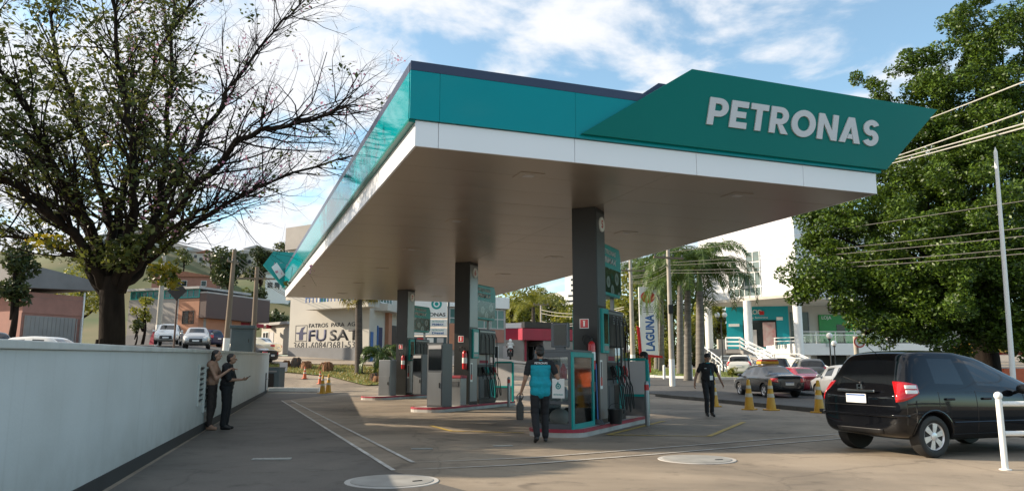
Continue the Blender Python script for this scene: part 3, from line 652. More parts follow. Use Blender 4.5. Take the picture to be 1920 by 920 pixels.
def bollard(k, label):
    t = thing('bollard', label, 'bollard', IS(k, 1.75, .78, 0), IA, 'bollards beside the pumps')
    m = MB(); m.lathe([(.0, 0), (.055, 0), (.055, .98), (.045, 1.02), (.0, 1.04)], 14); m.build('post', M['silver'], t, smooth=True)
    m = MB(); m.lathe([(.057, .82), (.0575, .82), (.0575, .95), (.057, .95)], 14); m.build('red_band', M['red'], t, smooth=True)
bollard(0, 'slim silver bollard with red band in front of the nearest white guard panel'); bollard(1, 'slim silver bollard with red band in front of the middle white guard panel')
def extinguisher(k, label):
    p = IS(k, -.31 - .085, .17, 0)
    t = thing('fire_extinguisher', label, 'fire extinguisher', p, IA, 'fire extinguishers on the columns')
    m = MB(); m.lathe([(.0, 1.30), (.075, 1.31), (.08, 1.34), (.08, 1.80), (.07, 1.87), (.03, 1.91), (.0, 1.91)], 16); m.build('cylinder', M['red'], t, smooth=True)
    m = MB(); m.lathe([(.0805, 1.5), (.0815, 1.5), (.0815, 1.68), (.0805, 1.68)], 16); m.build('paper_label', M['white'], t, smooth=True)
    m = MB(); m.lathe([(.02, 1.91), (.022, 1.97), (.0, 1.975)], 10); m.box((-.03, 0, 1.985), (.13, .02, .018), (0, R(14), 0)); m.box((-.03, 0, 1.955), (.12, .02, .014)); m.build('valve', M['black'], t)
    m = MB(); m.tube([(0, .02, 1.96), (-.02, .1, 2.05), (0, .19, 2.03), (.03, .22, 1.93), (.03, .17, 1.84), (.01, .11, 1.80), (-.0, .09, 1.5)], .011, 6); m.build('hose', M['rubber'], t, smooth=True)
    m = MB(); m.box((.065, 0, 1.86), (.04, .06, .05)); m.build('bracket', M['greymetal'], t)
extinguisher(0, 'red fire extinguisher hanging on the nearest column'); extinguisher(1, 'red fire extinguisher hanging on the middle column'); extinguisher(2, 'red fire extinguisher hanging on the farthest column')
for k in range(3):
    t = thing('extinguisher_sign', ['red square fire sign with white symbol on the nearest column', 'red square fire sign with white symbol on the middle column', 'red square fire sign with white symbol on the farthest column'][k], 'sign', IS(k, -.3115, -.02, 2.3), IA, 'fire extinguisher signs')
    MB().box((-.005, 0, 0), (.008, .21, .21)).build('sign_plate', M['white'], t)
    b = MB().box((-.0105, 0, 0), (.004, .18, .18)).build('red_field', M['red'], t)
    m = MB(); m.box((-.0145, .0, -.01), (.003, .035, .1)); m.box((-.0145, .0, .055), (.003, .05, .018)); m.build('symbol', M['white'], t)
# glass display cabinet at the front of the nearest island
def drop_logo(parent, origin, xd, yd, s, mat, matw=None):
    P = []
    for i in range(24):
        a = R(-90 + 360 * i / 24); P.append((.36 * math.cos(a), .36 * math.sin(a)))
    xd = Vector(xd).normalized(); yd = Vector(yd).normalized(); zd = xd.cross(yd); fn = lambda a, b, d: Vector(origin) + xd * a * s + yd * b * s + zd * d
    Q = [(.2 * math.cos(R(15 * i)), .2 * math.sin(R(15 * i))) for i in range(24)]
    m = MB(); n = 24
    m.add([fn(a, b, .004) for a, b in P] + [fn(a, b, .004) for a, b in [(.22 * math.cos(R(-90 + 15 * i)), .22 * math.sin(R(-90 + 15 * i))) for i in range(24)]], [(i, (i + 1) % n, n + (i + 1) % n, n + i) for i in range(n)])
    m.prism([(-.36, .02), (-.02, .62), (.05, .4), (-.2, .1)], fn, .002, .004)
    m.prism([(.13 * math.cos(R(15 * i)), .13 * math.sin(R(15 * i))) for i in range(24)], fn, .002, .004)
    m.build('drop_emblem', mat, parent)
def cabinet():
    t = thing('display_cabinet', 'tall glass display cabinet with teal framed door at the front of the nearest island', 'cabinet', IS(0, -1.94, .26, .15), IA)
    # local x = along the island, y = to its left; near right corner at the origin
    Lx, Ly, H = 1.3, .78, 1.5
    for (x, y, mt) in ((0.03, .03, 'greymetal'), (0.03, Ly - .03, 'greymetal'), (Lx - .03, Ly - .03, 'greymetal')):
        MB().bx(x - .03, x + .03, y - .03, y + .03, 0, H).build('corner_post', M[mt], t, bevel=.004)
    for z in (.05, H - .05):
        MB().bx(.0, .055, .06, Ly - .06, z - .05, z + .05).build('front_rail', M['greymetal'], t)
        MB().bx(.06, Lx - .06, Ly - .055, Ly, z - .05, z + .05).build('back_rail', M['greymetal'], t)
    MB().bx(.0, .055, .06, Ly - .06, .48, .54).build('front_rail', M['greymetal'], t)
    MB().bx(.0, Lx, 0, Ly, -.0, .0).build
    d = MB(); 
    for (x0, x1, z0, z1) in ((0.0, .09, -.0, H), (Lx - .09, Lx, 0, H), (.09, Lx - .09, 0, .1), (.09, Lx - .09, H - .1, H)): d.bx(x0, x1, -.045, -.002, z0, z1)
    do = d.build('door', M['tealpaint'], t, bevel=.006)
    MB().bx(.092, Lx - .092, -.028, -.02, .102, H - .102).build('door_pane', M['glass'], do)
    MB().box((Lx - .05, -.06, .8), (.02, .025, .2)).build('handle', M['silver'], do)
    MB().bx(.02, .028, .07, Ly - .07, .105, .475).build('front_pane', M['glass'], t)
    MB().bx(.02, .028, .07, Ly - .07, .545, H - .105).build('front_pane', M['glass'], t)
    MB().bx(.0, Lx, .0, Ly, H + .001, H + .05).build('top_board', M['greymetal'], t, bevel=.005)
    MB().bx(.03, Lx - .0, .0, Ly, .003, .045).build('bottom_board', M['greymetal'], t)
    MB().bx(.06, Lx - .06, Ly - .05, Ly - .04, .1, H - .1).build('back_pane', M['glass'], t)
    for z in (.5, .95): MB().bx(.06, Lx - .06, .03, Ly - .06, z, z + .015).build('shelf', M['glass'], t)
    c = MB().bx(.012, .018, .14, .4, .6, .98).build('poster', M['white'], t)
    drop_logo(c, (.011, .27, .83), (0, -1, 0), (0, 0, 1), .16, M['tealpaint'])
    text('poster_lettering', 'PETRONAS', Vector((.0115, .37, .65)), (0, -1, 0), (0, 0, 1), M['tealpaint'], c, h=.035, w=.2, depth=.001, bold=.02)
    # goods on the shelves
    def bottle(x, y, z, s, mat, lab, cap):
        b = MB(); b.lathe([(0, 0), (.05 * s, .0), (.055 * s, .02), (.055 * s, .15 * s), (.03 * s, .2 * s), (.018 * s, .215 * s), (.018 * s, .24 * s), (0, .24 * s)], 10)
        o = b.build('oil_bottle', mat, None, t.matrix_world @ Vector((x, y, z)), IA, smooth=True)
        return tag(o, lab, 'bottle', 'bottles inside the glass display cabinet')
    bpy.context.view_layer.update()
    for i in range(5): bottle(.2 + i * .17, .2 + .05 * (i % 2), .516, 1.25, M['white'] if i % 2 else M['silver'], ['white', 'silver', 'white', 'silver', 'white'][(i + 1) % 2] + ' bottle on the middle shelf of the display cabinet, ' + ['closest to the glass door front', 'second from the door front', 'middle one of the row', 'second from the column', 'closest to the column'][i], None)
    for i in range(2): bottle(.25 + i * .5, .25, .966, 1.3, M['red'], 'red oil bottle on the top shelf of the display cabinet, ' + ['nearer the camera', 'nearer the column'][i], None)
    for i, (x, w_) in enumerate(((.35, .5), (.9, .4))):
        m = MB(); m.ball((0, 0, .17), (w_ * .5, .2, .17), 12, 8); o = m.build('sack', M['conc'] if i == 0 else M['black'], None, t.matrix_world @ Vector((x, .38, .045)), IA, smooth=True)
        tag(o, ['lumpy pale grey sack on the floor of the display cabinet', 'lumpy black sack on the floor of the display cabinet'][i], 'sack')
cabinet()
t = thing('payment_terminal', 'small grey payment terminal with dark screen on top of the display cabinet', 'terminal', IS(0, -1.35, -.18, 1.702), IA)
MB().bx(-.05, .05, -.1, .1, 0, .06).build('foot', M['greymetal'], t)
MB().bx(-.06, .06, -.19, .19, .06, .56).build('case', M['greymetal'], t, bevel=.012); MB().bx(-.068, -.061, -.15, .12, .1, .52).build('screen', M['screen'], t)
# bucket and mop by the nearest column
t = thing('bucket', 'black plastic bucket at the foot of the nearest column', 'bucket', IS(0, -.02, .56, .15), IA)
m = MB(); m.lathe([(0, 0), (.13, 0), (.165, .3), (.175, .3), (.175, .32), (.155, .32), (.12, .03), (0, .03)], 18); m.build('pail', M['black'], t, smooth=True)
m = MB(); m.tube([(0, -.17, .3), (.05, -.12, .4), (.07, 0, .44), (.05, .12, .4), (0, .17, .3)], .006, 6); m.build('handle', M['black'], t, smooth=True)
t = thing('mop', 'blue handled mop leaning on the nearest column beside the bucket', 'mop', IS(0, -.36, .24, .15), IA)
m = MB(); m.tube([(-.06, -.05, .05), (.02, .0, 1.28)], .016, 8); m.build('handle', M['bluepaint'], t, smooth=True)
m = MB(); m.box((-.06, -.05, .06), (.1, .3, .1), tap=.5); m.build('mop_head', M['greymetal'], t)
# grey kiosks on the two farther islands
def kiosk(k, u, v, w, d, h, label, scr=True, mat='greymetal'):
    t = thing('service_kiosk', label, 'kiosk', IS(k, u, v, .15), IA)
    MB().bx(0, d, 0, w, .0, h).build('case', M[mat], t, bevel=.015)
    if scr:
        MB().bx(-.012, -.001, .05, w - .05, h * .58, h * .9).build('screen', M['screen'], t)
        MB().bx(-.02, -.001, .05, w - .05, h * .91, h * .97).build('header', M['letter'], t)
    MB().bx(-.01, -.001, .04, w - .04, .06, h * .54).build('door', M['silver'], t, bevel=.004)
    MB().bx(-.03, -.011, .08, .11, h * .3, h * .38).build('handle', M['black'], t)
kiosk(1, -2.2, .38, .55, .62, 1.95, 'tall grey service kiosk with dark screen on the middle island')
kiosk(2, -1.3, .1, .6, .5, 1.55, 'short pale grey service kiosk with plain door on the farthest island', False, 'silver')
kiosk(2, -.2, 1.05, .5, .55, 1.8, 'tall grey service kiosk with dark screen beside the farthest island', True)
t = thing('waste_bin', 'silver waste bin with pink lid band in front of the middle column', 'bin', IS(1, -.72, .3, .15), IA)
MB().bx(-.2, .2, -.02, .5, 0, .86).build('body', M['silver'], t, bevel=.015); MB().bx(-.21, .21, -.03, .51, .862, .95).build('lid', M['redstripe'], t, bevel=.012)
MB().bx(-.212, -.201, .06, .42, .6, .76).build('flap', M['greymetal'], t)
# price totem behind the pumps
def totem():
    Y = 46.5; x = X(806, Y); z0 = gz(x, Y)
    t = thing('price_totem', 'white price totem with teal drop emblem standing behind the farthest pumps', 'totem sign', (x, Y, z0), R(4))
    MB().bx(-1.1, 1.12, -.18, .18, 0, 1.75).build('base', M['greymetal'], t, bevel=.02)
    for xx in (-1.06, 1.08): MB().bx(xx - .06, xx + .06, -.15, .15, 1.75, 6.3).build('mast', M['greymetal'], t)
    zt = D(806, 596, Y).z - z0
    a = MB().bx(-.98, 1.0, -.2, .2, zt, 6.0).build('emblem_panel', M['white'], t, bevel=.01)
    drop_logo(a, (.35, -.203, zt + .85), (1, 0, 0), (0, 0, 1), .9, M['tealpaint'])
    text('panel_lettering', 'PETRONAS', Vector((-.9, -.202, zt + .1)), (1, 0, 0), (0, 0, 1), M['black'], a, h=.22, w=1.8, depth=.006, bold=.02)
    h = .42
    for i, (s1, s2) in enumerate((('PETRONAS', 'PRIMAX'), ('PETRONAS', 'Diesel'))):
        z = zt - (i + 1) * (h + .1)
        b = MB().bx(-.98, 1.0, -.2, .2, z, z + h).build('price_panel', M['white'], t, bevel=.01)
        text('panel_lettering', s1, Vector((.1, -.202, z + .26)), (1, 0, 0), (0, 0, 1), M['tealpaint'], b, h=.09, w=.7, depth=.004)
        text('panel_lettering', s2, Vector((.1, -.202, z + .06)), (1, 0, 0), (0, 0, 1), M['bluepaint'], b, h=.13, w=.7, depth=.004, bold=.03)
    z = zt - 3 * (h + .1)
    b = MB().bx(-.98, 1.0, -.2, .2, z, z + h).build('service_panel', M['bluegrey'], t, bevel=.01)
    for i in range(3): MB().box((-.6 + i * .6, -.203, z + h / 2), (.4, .006, .28)).build('service_symbol', M[['red', 'white', 'letter'][i]], b)
totem()
# grey pump box at the far end of the wall
t = thing('pump_box', 'dark grey equipment box behind the far end of the white wall', 'equipment box', GP(X(514, 44.5), 44.5), R(-8))
MB().bx(-.5, .5, -.4, .4, 0, 1.15).build('case', M['bluegrey'], t, bevel=.03); MB().bx(-.2, .2, -.42, -.4, 0, .85).build('door', M['black'], t); MB().bx(-.36, .36, -.405, -.4, .92, 1.0).build('vent', M['silver'], t); MB().bx(-.52, .52, -.42, .42, 1.152, 1.2).build('lid', M['greymetal'], t, bevel=.01)
t = thing('notice_board', 'small plain grey notice board on a short post by the pavement', 'sign', GP(X(532, 48), 48))
MB().bx(-.03, .03, -.03, .03, 0, .5).build('post', M['greymetal'], t); MB().bx(-.24, .24, -.06, -.031, .45, 1.0).build('board', M['letter'], t)
# ------------------------------------------------------------------ cones, railing, poles
def cone(loc, h, mat, label, grp):
    t = thing('traffic_cone', label, 'traffic cone', loc, random.random(), grp); w = h * .2
    MB().box((0, 0, .02), (w * 2, w * 2, .04)).build('base', mat, t, bevel=.015)
    r = lambda z: w * .82 + (w * .22 - w * .82) * z / h
    m = MB(); m.lathe([(r(.03), .041), (r(h * .9), h * .9), (r(h), h * .985), (0, h)], 16); m.build('body', mat, t, smooth=True)
    for a, b in ((.42, .54), (.7, .8)):
        m = MB(); m.lathe([(r(h * a) + .002, h * a), (r(h * a) + .006, h * a), (r(h * b) + .006, h * b), (r(h * b) + .002, h * b)], 16); m.build('band', M['conewhite'], t, smooth=True)
g = 'tall yellow cones along the forecourt kerb'
cone(GP(7.12, 27.2), .96, M['coneyellow'], 'tall yellow traffic cone half hidden behind the approaching attendant', g)
cone(GP(7.73, 25.2), .98, M['coneyellow'], 'tall yellow traffic cone in front of the dark sedan front door', g)
cone(GP(8.34, 24.9), .98, M['coneyellow'], 'tall yellow traffic cone in front of the dark sedan boot', g)
cone(GP(9.33, 23.5), .98, M['coneyellow'], 'tall yellow traffic cone beside the silver sedan, closest to the black hatchback', g)
cone(GP(-10.05, 40.9), .98, M['coneyellow'], 'tall yellow traffic cone at the drive entrance, front one of the touching pair', 'cones at the drive entrance')
cone(GP(-10.0, 42.0), 1.0, M['coneyellow'], 'tall yellow traffic cone at the drive entrance, rear one of the touching pair', 'cones at the drive entrance')
cone(D(571, 713, 48).xy.to_3d() + Vector((0, 0, gz(X(571, 48), 48))), .76, M['coneorange'], 'orange and white traffic cone farther left before the palm stumps', 'cones at the drive entrance')
cone(Vector((X(601, 46.2), 46.2, gz(X(601, 46.2), 46.2))), .76, M['coneorange'], 'orange and white traffic cone just left of the yellow pair', 'cones at the drive entrance')
t = thing('railing', 'white tube railing with round knob post at the right edge of the forecourt', 'railing', (6.56, 10.42, 0), R(4))
def rpost(x):
    m = MB(); m.lathe([(0, 0), (.075, 0), (.075, .012), (.04, .014), (.04, .92), (.0, .925)], 16, (x, 0, 0)); p = m.build('post', M['white'], t, smooth=True); MB().ball((x, 0, .965), .055, 14, 10).build('knob', M['white'], p, smooth=True)
rpost(0); rpost(1.6); rpost(3.2)
for z in (.86, .47):
    m = MB(); m.tube([(.03, 0, z), (3.2, 0, z)], .034, 12); m.build('rail', M['white'], t, smooth=True)
# ------------------------------------------------------------------ cars
def paint(name, col, rough=.22, metal=.1): return pm(name, col, rough, metal, var=.03, scale=1, coat=.8 if col[0] > .02 else 0, rvar=.02, spec=.5)
PAINT = {'black': paint('black_car_paint', (.004, .0045, .006), .05, 0), 'dark': paint('dark_grey_car_paint', (.03, .034, .04), .25, .4), 'silver': paint('silver_car_paint', (.42, .43, .44), .3, .5), 'white': paint('white_car_paint', (.72, .71, .68)), 'red': paint('red_car_paint', (.32, .03, .05)), 'blue': paint('navy_car_paint', (.012, .018, .06)), 'grey': paint('grey_car_paint', (.16, .16, .16), .3, .4), 'cream': paint('cream_car_paint', (.66, .6, .46))}
CARGLASS = pm('tinted_car_glass', (.012, .015, .018), .04, var=.2, scale=1, rvar=.02, coat=.3)
LAMP_RED = pm('tail_lamp_red', (.48, .008, .012), .12, var=.1, scale=6, coat=.6, rvar=.04)
LAMP_WHITE = pm('lamp_lens', (.7, .7, .68), .12, var=.06, scale=8, coat=.5, rvar=.04)
CHROME = pm('chrome_trim', (.62, .62, .62), .12, 1, var=.03, scale=3, rvar=.05)
ALLOY = pm('alloy_wheel', (.68, .68, .69), .3, .6, var=.05, scale=5, rvar=.06)
PLATE = pm('number_plate', (.74, .74, .73), .35, var=.03, scale=4)
FIT = [(0, .05, .66, .42, .90, .62, .955, .58, 0, 0), (.035, .07, .775, .31, .93, .735, .985, .68, 0, 3), (.17, .36, .835, .27, .995, .785, 1.49, .585, 0, 0), (.34, .48, .84, .24, 1.005, .80, 1.535, .60, 0, 0),
    (.66, .72, .845, .22, 1.0, .805, 1.57, .605, 1, 0), (1.44, 1.36, .845, .21, .975, .805, 1.56, .61, 0, 0), (1.53, 1.45, .845, .21, .97, .805, 1.552, .61, 1, 0), (2.15, 1.88, .845, .21, .95, .805, 1.48, .59, 1, 0), (2.4, 1.98, .845, .21, .94, .80, 1.45, .58, 1, 2),
    (2.98, 2.98, .84, .22, .90, .79, 1.02, .70, 0, 0), (3.12, 3.14, .835, .22, .87, .78, .96, .68, 0, 0), (3.6, 3.6, .78, .26, .76, .72, .82, .62, 0, 0), (3.8, 3.78, .66, .32, .62, .6, .68, .52, 0, 0), (3.84, 3.82, .58, .38, .56, .52, .60, .46, 0, 0)]
HATCH = [  # x, xt, half width, bottom, belt height, belt half width, top height, top half width, side glass, top glass
    (0, .05, .66, .42, .90, .62, .955, .58, 0, 0), (.035, .07, .775, .31, .93, .735, .985, .68, 0, 3), (.20, .36, .835, .27, .97, .795, 1.475, .60, 0, 0), (.42, .46, .84, .24, .985, .805, 1.505, .615, 0, 0),
    (.66, .66, .845, .22, .985, .81, 1.525, .62, 1, 0), (1.58, 1.58, .845, .21, .965, .81, 1.54, .625, 0, 0), (1.68, 1.68, .845, .21, .96, .81, 1.54, .625, 1, 0), (2.62, 2.45, .845, .21, .93, .81, 1.505, .61, 0, 0), (2.75, 2.55, .845, .21, .925, .81, 1.48, .6, 1, 2),
    (3.20, 3.22, .84, .22, .89, .79, 1.0, .70, 0, 0), (3.3, 3.34, .835, .22, .86, .78, .95, .68, 0, 0), (3.66, 3.66, .78, .26, .76, .72, .82, .62, 0, 0), (3.82, 3.8, .66, .32, .62, .6, .68, .52, 0, 0), (3.86, 3.84, .58, .38, .56, .52, .60, .46, 0, 0)]
SEDAN = [(0, .03, .64, .42, .86, .6, .93, .56, 0, 0), (.05, .08, .77, .3, .9, .73, .99, .68, 0, 0), (.5, .52, .84, .24, .93, .79, 1.03, .7, 0, 0), (.8, .78, .845, .22, .935, .8, 1.05, .69, 0, 3), (1.22, 1.36, .85, .21, .94, .81, 1.40, .57, 0, 0), (1.38, 1.44, .85, .21, .94, .81, 1.42, .58, 1, 0),
         (2.06, 2.06, .85, .2, .93, .81, 1.455, .59, 0, 0), (2.16, 2.16, .85, .2, .925, .81, 1.455, .59, 1, 0), (3.0, 2.88, .85, .2, .905, .81, 1.415, .58, 0, 0), (3.1, 2.98, .85, .2, .9, .81, 1.39, .57, 1, 2), (3.6, 3.62, .845, .21, .87, .79, .98, .69, 0, 0), (3.75, 3.78, .84, .22, .84, .78, .93, .67, 0, 0), (4.15, 4.15, .78, .26, .75, .72, .83, .62, 0, 0), (4.3, 4.28, .66, .32, .64, .6, .69, .52, 0, 0), (4.34, 4.32, .58, .38, .56, .52, .6, .46, 0, 0)]
PICK = [(0, .0, .72, .5, .98, .7, 1.03, .66, 0, 0), (.04, .05, .8, .42, 1.0, .77, 1.06, .7, 0, 0), (1.5, 1.5, .86, .36, 1.02, .82, 1.09, .72, 0, 0), (1.68, 1.66, .86, .34, 1.02, .82, 1.1, .7, 0, 3), (1.8, 1.92, .86, .34, 1.02, .82, 1.66, .6, 0, 0), (1.95, 2.0, .86, .33, 1.02, .82, 1.69, .62, 1, 0), (2.7, 2.7, .86, .33, 1.01, .82, 1.71, .62, 0, 0), (2.8, 2.8, .86, .33, 1.01, .82, 1.71, .62, 1, 0), (3.5, 3.4, .86, .33, 1.0, .82, 1.67, .6, 0, 0), (3.6, 3.5, .86, .33, 1.0, .82, 1.64, .6, 1, 2), (4.1, 4.12, .85, .33, .98, .8, 1.08, .7, 0, 0), (4.8, 4.8, .82, .36, .92, .76, .99, .66, 0, 0), (4.95, 4.94, .72, .42, .8, .66, .86, .58, 0, 0), (5.0, 4.98, .66, .46, .72, .6, .76, .5, 0, 0)]
SHAPES = {'fit': (FIT, .62, 3.06, .305), 'hatch': (HATCH, .62, 3.12, .30), 'sedan': (SEDAN, .9, 3.45, .31), 'pickup': (PICK, 1.05, 4.1, .37)}
def car(label, loc, heading, shape, col, group='cars parked along the street', detail=False, roofsign=False, cat='car', name='parked_car', scale=1.0):
    st, ax1, ax2, wr = SHAPES[shape]
    t = thing(name, label, cat, loc, heading, group); t.scale = (scale,) * 3
    half = []
    for x, xt, w, zb, zl, wb, zt, wt, sg, tg in st:
        half.append([(x, 0, zb), (x, w * .8, zb), (x, w * .97, zb + .09), (x, w, zb + .5 * (zl - zb)), (x, w * .988, zl - .1), (x, wb, zl), (xt, wt, zt - .05), (xt, wt * .84, zt), (xt, 0, zt + .012)])
    m = MB(); n = 9; k = len(st); ring = 16
    vs = []
    for h in half: vs += h + [(x, -y, z) for x, y, z in h[7:0:-1]]
    fs = []; mi = []
    for i in range(k - 1):
        sg, tg = st[i][8], st[i][9]
        for j in range(ring):
            fs.append((i * ring + j, i * ring + (j + 1) % ring, (i + 1) * ring + (j + 1) % ring, (i + 1) * ring + j))
            jj = j if j < 8 else 15 - j
            mi.append(1 if (jj == 5 and sg) else (tg if (jj == 7 and tg) or (jj == 6 and tg == 3 and shape in ('hatch', 'fit')) else 0))
    for e in (0, k - 1):
        o = e * ring
        q = [(o + 0, o + 1, o + 15)] + [(o + j, o + j + 1, o + 15 - j, o + 16 - j) for j in range(1, 7)] + [(o + 7, o + 8, o + 9)]
        fs += q; mi += [0] * len(q)
    m.add(vs, fs); m.m = mi
    mats = [PAINT[col], CARGLASS, CARGLASS, CARGLASS, M['black']]
    o = m.build('body', mats, t)
    s = o.modifiers.new('s', 'SUBSURF'); s.levels = s.render_levels = 3 if detail else 2
    baked(o)
    cut = []
    for ax in (ax1, ax2):
        for sd in (1, -1):
            c = MB(); c.mi = 4; c.lathe([(0, 0), (wr + .055, 0), (wr + .055, .55), (0, .55)], 28 if detail else 18, (ax, sd * 1.05, wr), Matrix.Rotation(R(90 * sd), 3, 'X'))
            co = c.build('cutter', mats, t); cut.append(co)
            b = o.modifiers.new('b', 'BOOLEAN'); b.operation = 'DIFFERENCE'; b.object = co; b.solver = 'EXACT'
    baked(o)
    for c in cut: bpy.data.objects.remove(c)
    me = o.data; 
    bvh = BVHTree.FromPolygons([v.co.copy() for v in me.vertices], [list(p.vertices) for p in me.polygons])
    groups = {}
    for p in me.polygons:
        mi_ = p.material_index; c = p.center
        key = 'body'
        if mi_ == 1: key = ('side_window', c.y > 0, c.x > (st[0][0] + (ax1 + ax2) / 2 - .2))
        elif mi_ == 2: key = ('windshield',)
        elif mi_ == 3: key = ('rear_window',)
        groups.setdefault(key, []).append(p.index)
    for key, idx in groups.items():
        used = {}; V = []; F = []; MI = []
        for i in idx:
            f = []
            for vi in me.polygons[i].vertices:
                if vi not in used: used[vi] = len(V); V.append(me.vertices[vi].co[:])
                f.append(used[vi])
            F.append(f); MI.append(4 if me.polygons[i].material_index == 4 else 0)
        nm = bpy.data.meshes.new(key if key == 'body' else key[0]); nm.from_pydata(V, [], F)
        if key == 'body':
            nm.materials.append(PAINT[col]); nm.materials.append(M['black']); nm.polygons.foreach_set('material_index', [1 if q else 0 for q in MI])
        else: nm.materials.append(CARGLASS)
        nm.polygons.foreach_set('use_smooth', [True] * len(F)); nm.set_sharp_from_angle(angle=R(38))
        if key == 'body': o.data = nm
        else: link(key[0], nm, t)
    def hit(orig, d):
        r = bvh.ray_cast(Vector(orig), Vector(d).normalized()); return r[0], r[1]
    def patch(name, cx, ph, zf, mat, off=.008, nu=9, nv=6, parent=None, th=.008):
        V = []; ok = True
        for i in range(nu):
            f = R(ph[0] + (ph[1] - ph[0]) * i / (nu - 1)); d = Vector((math.cos(f), math.sin(f), 0)); za, zb_ = zf(i / (nu - 1))
            for j in range(nv):
                z = za + (zb_ - za) * j / (nv - 1)
                p, nn = hit(Vector((cx, 0, z)) + d * 5, -d)
                if p is None: p = Vector((cx, 0, z)) + d * .8
                V.append(p + d * off)
        q = MB(); q.add(V, [(i * nv + j, (i + 1) * nv + j, (i + 1) * nv + j + 1, i * nv + j + 1) for i in range(nu - 1) for j in range(nv - 1)])
        ob = q.build(name, mat, parent or t, smooth=True)
        so_ = ob.modifiers.new('s', 'SOLIDIFY'); so_.thickness = th; so_.offset = 0
        return ob
    L = st[-1][0]
    # wheels
    for ax in (ax1, ax2):
        for sd in (1, -1):
            if not detail and False: continue
            w = MB(); rot = Matrix.Rotation(R(-90 * sd), 3, 'X'); c0 = (ax, sd * .80, wr)
            pr = [(wr * .62, -.19), (wr * .95, -.19), (wr, -.15), (wr, -.03), (wr * .96, .0), (wr * .8, .015), (wr * .66, .0), (wr * .62, -.02)]
            w.lathe([(r_, z_) for r_, z_ in pr], 32 if detail else 20, c0, rot)
            wo_ = w.build('wheel', M['rubber'], t, smooth=True)
            r = MB(); r.lathe([(wr * .615, -.16), (wr * .66, -.012), (wr * .64, .0), (wr * .58, -.02), (wr * .56, -.06)], 32 if detail else 20, c0, rot)
            nsp = 6 if detail else 5; fl_ = 1
            for i in range(nsp):
                a = 2 * PI * i / nsp + .3; 
                M3 = rot @ Matrix.Rotation(a, 3, 'Z'); w0, w1 = (.085, .15) if detail else (.09, .12)
                vs_ = [M3 @ Vector((wr * rr_, wr * ww_ * sg_, zz_)) + Vector(c0) for zz_ in (-.05, -.008) for rr_, ww_, sg_ in ((.12, w0, -1), (.61, w1, -1), (.61, w1, 1), (.12, w0, 1))]
                r.add(vs_, [(3, 2, 1, 0), (4, 5, 6, 7), (0, 1, 5, 4), (1, 2, 6, 5), (2, 3, 7, 6), (3, 0, 4, 7)])
            r.lathe([(0, -.03), (wr * .2, -.03), (wr * .19, .0), (wr * .1, .008), (0, .008)], 16, c0, rot)
            r.build('rim', ALLOY if col not in ('cream',) else M['greymetal'], wo_, smooth=True)
            r = MB(); r.lathe([(0, -.09), (wr * .6, -.09), (wr * .6, -.08), (0, -.08)], 20, c0, rot); r.build('brake_disc', M['black'], wo_)
    # lamps
    if shape in ('hatch', 'fit'):
        for sd in (1, -1):
            tl = patch('tail_light', .6, (180 - sd * 51, 180 - sd * 74), lambda f: (.80 + .13 * f ** 1.5, 1.10 - .05 * f ** 2) if detail else (.78, 1.08 - .1 * f), LAMP_RED, nu=12, nv=8)
            if detail:
                for z0, z1 in ((.925, .975), (.995, 1.045)): patch('lamp_insert', .6, (180 - sd * 60, 180 - sd * 72), lambda f, z0=z0, z1=z1: (z0, z1), LAMP_WHITE, off=.016, parent=tl)
    else:
        for sd in (1, -1): patch('tail_light', .6, (180 - sd * 42, 180 - sd * 66), lambda f: (.68 + .05 * f + (.1 if shape == 'pickup' else 0), .86 + (.12 if shape == 'pickup' else 0)), LAMP_RED)
    for sd in (1, -1): patch('headlight', L - .7, (sd * 36, sd * 64), lambda f: (.60 + .06 * f + (.14 if shape == 'pickup' else 0), .72 + .1 * f + (.16 if shape == 'pickup' else 0)), LAMP_WHITE)
    patch('grille', L - .7, (-30, 30), lambda f: (.38, .62), M['black'], off=.012); patch('front_plate', L - 2.5, (-4.8, 4.8), lambda f: (.42, .53), PLATE, off=.02)
    zp = .84 if shape == 'fit' else .62
    if shape == 'hatch' and not detail: zp = .74
    def flat_plate():
        p, _ = hit((-3, 0, zp), (1, 0, 0)); x = p.x if p else 0
        b = MB().box((x - .022, 0, zp), (.012, .40, .135)).build('rear_plate', PLATE, t, bevel=.004)
        MB().box((x - .0295, 0, zp + .05), (.003, .37, .022)).build('plate_band', M['bluepaint'], b)
        return x
    xp = flat_plate()
    for sd in (1, -1):
        mx_ = 2.36 if shape == 'fit' else 2.72 if shape == 'hatch' else (3.08 if shape == 'sedan' else 3.6); zm = .98 if shape != 'pickup' else 1.1
        q = MB(); q.ball((mx_, sd * .93, zm), (.08, .10, .075), 10, 8); q.tube([(mx_ + .02, sd * .80, zm - .05), (mx_, sd * .9, zm - .03)], .025, 6); q.build('mirror', PAINT[col] if not detail else M['black'], t, smooth=True)
    for sd in (1, -1):                                # door seams and handles
        xs = (.74, 1.49, 2.50) if shape == 'fit' else (.74, 1.63, 2.70) if shape == 'hatch' else ((1.2, 2.1, 3.12) if shape == 'sedan' else (1.85, 2.72, 3.6))
        q = MB()
        for x in xs:
            P = []
            for z in np.linspace(.32, .95, 9):
                p, _ = hit((x, sd * 3, z), (0, -sd, 0))
                if p: P.append(p + Vector((0, sd * .0015, 0)))
            if len(P) > 2: q.tube(P, .005, 4)
        P = []
        for x in np.linspace(xs[0], xs[2], 14):
            p, _ = hit((x, sd * 3, .33), (0, -sd, 0))
            if p: P.append(p)
        if len(P) > 2: q.tube(P, .005, 4)
        if q.v: q.build('door_seam', M['black'], t)
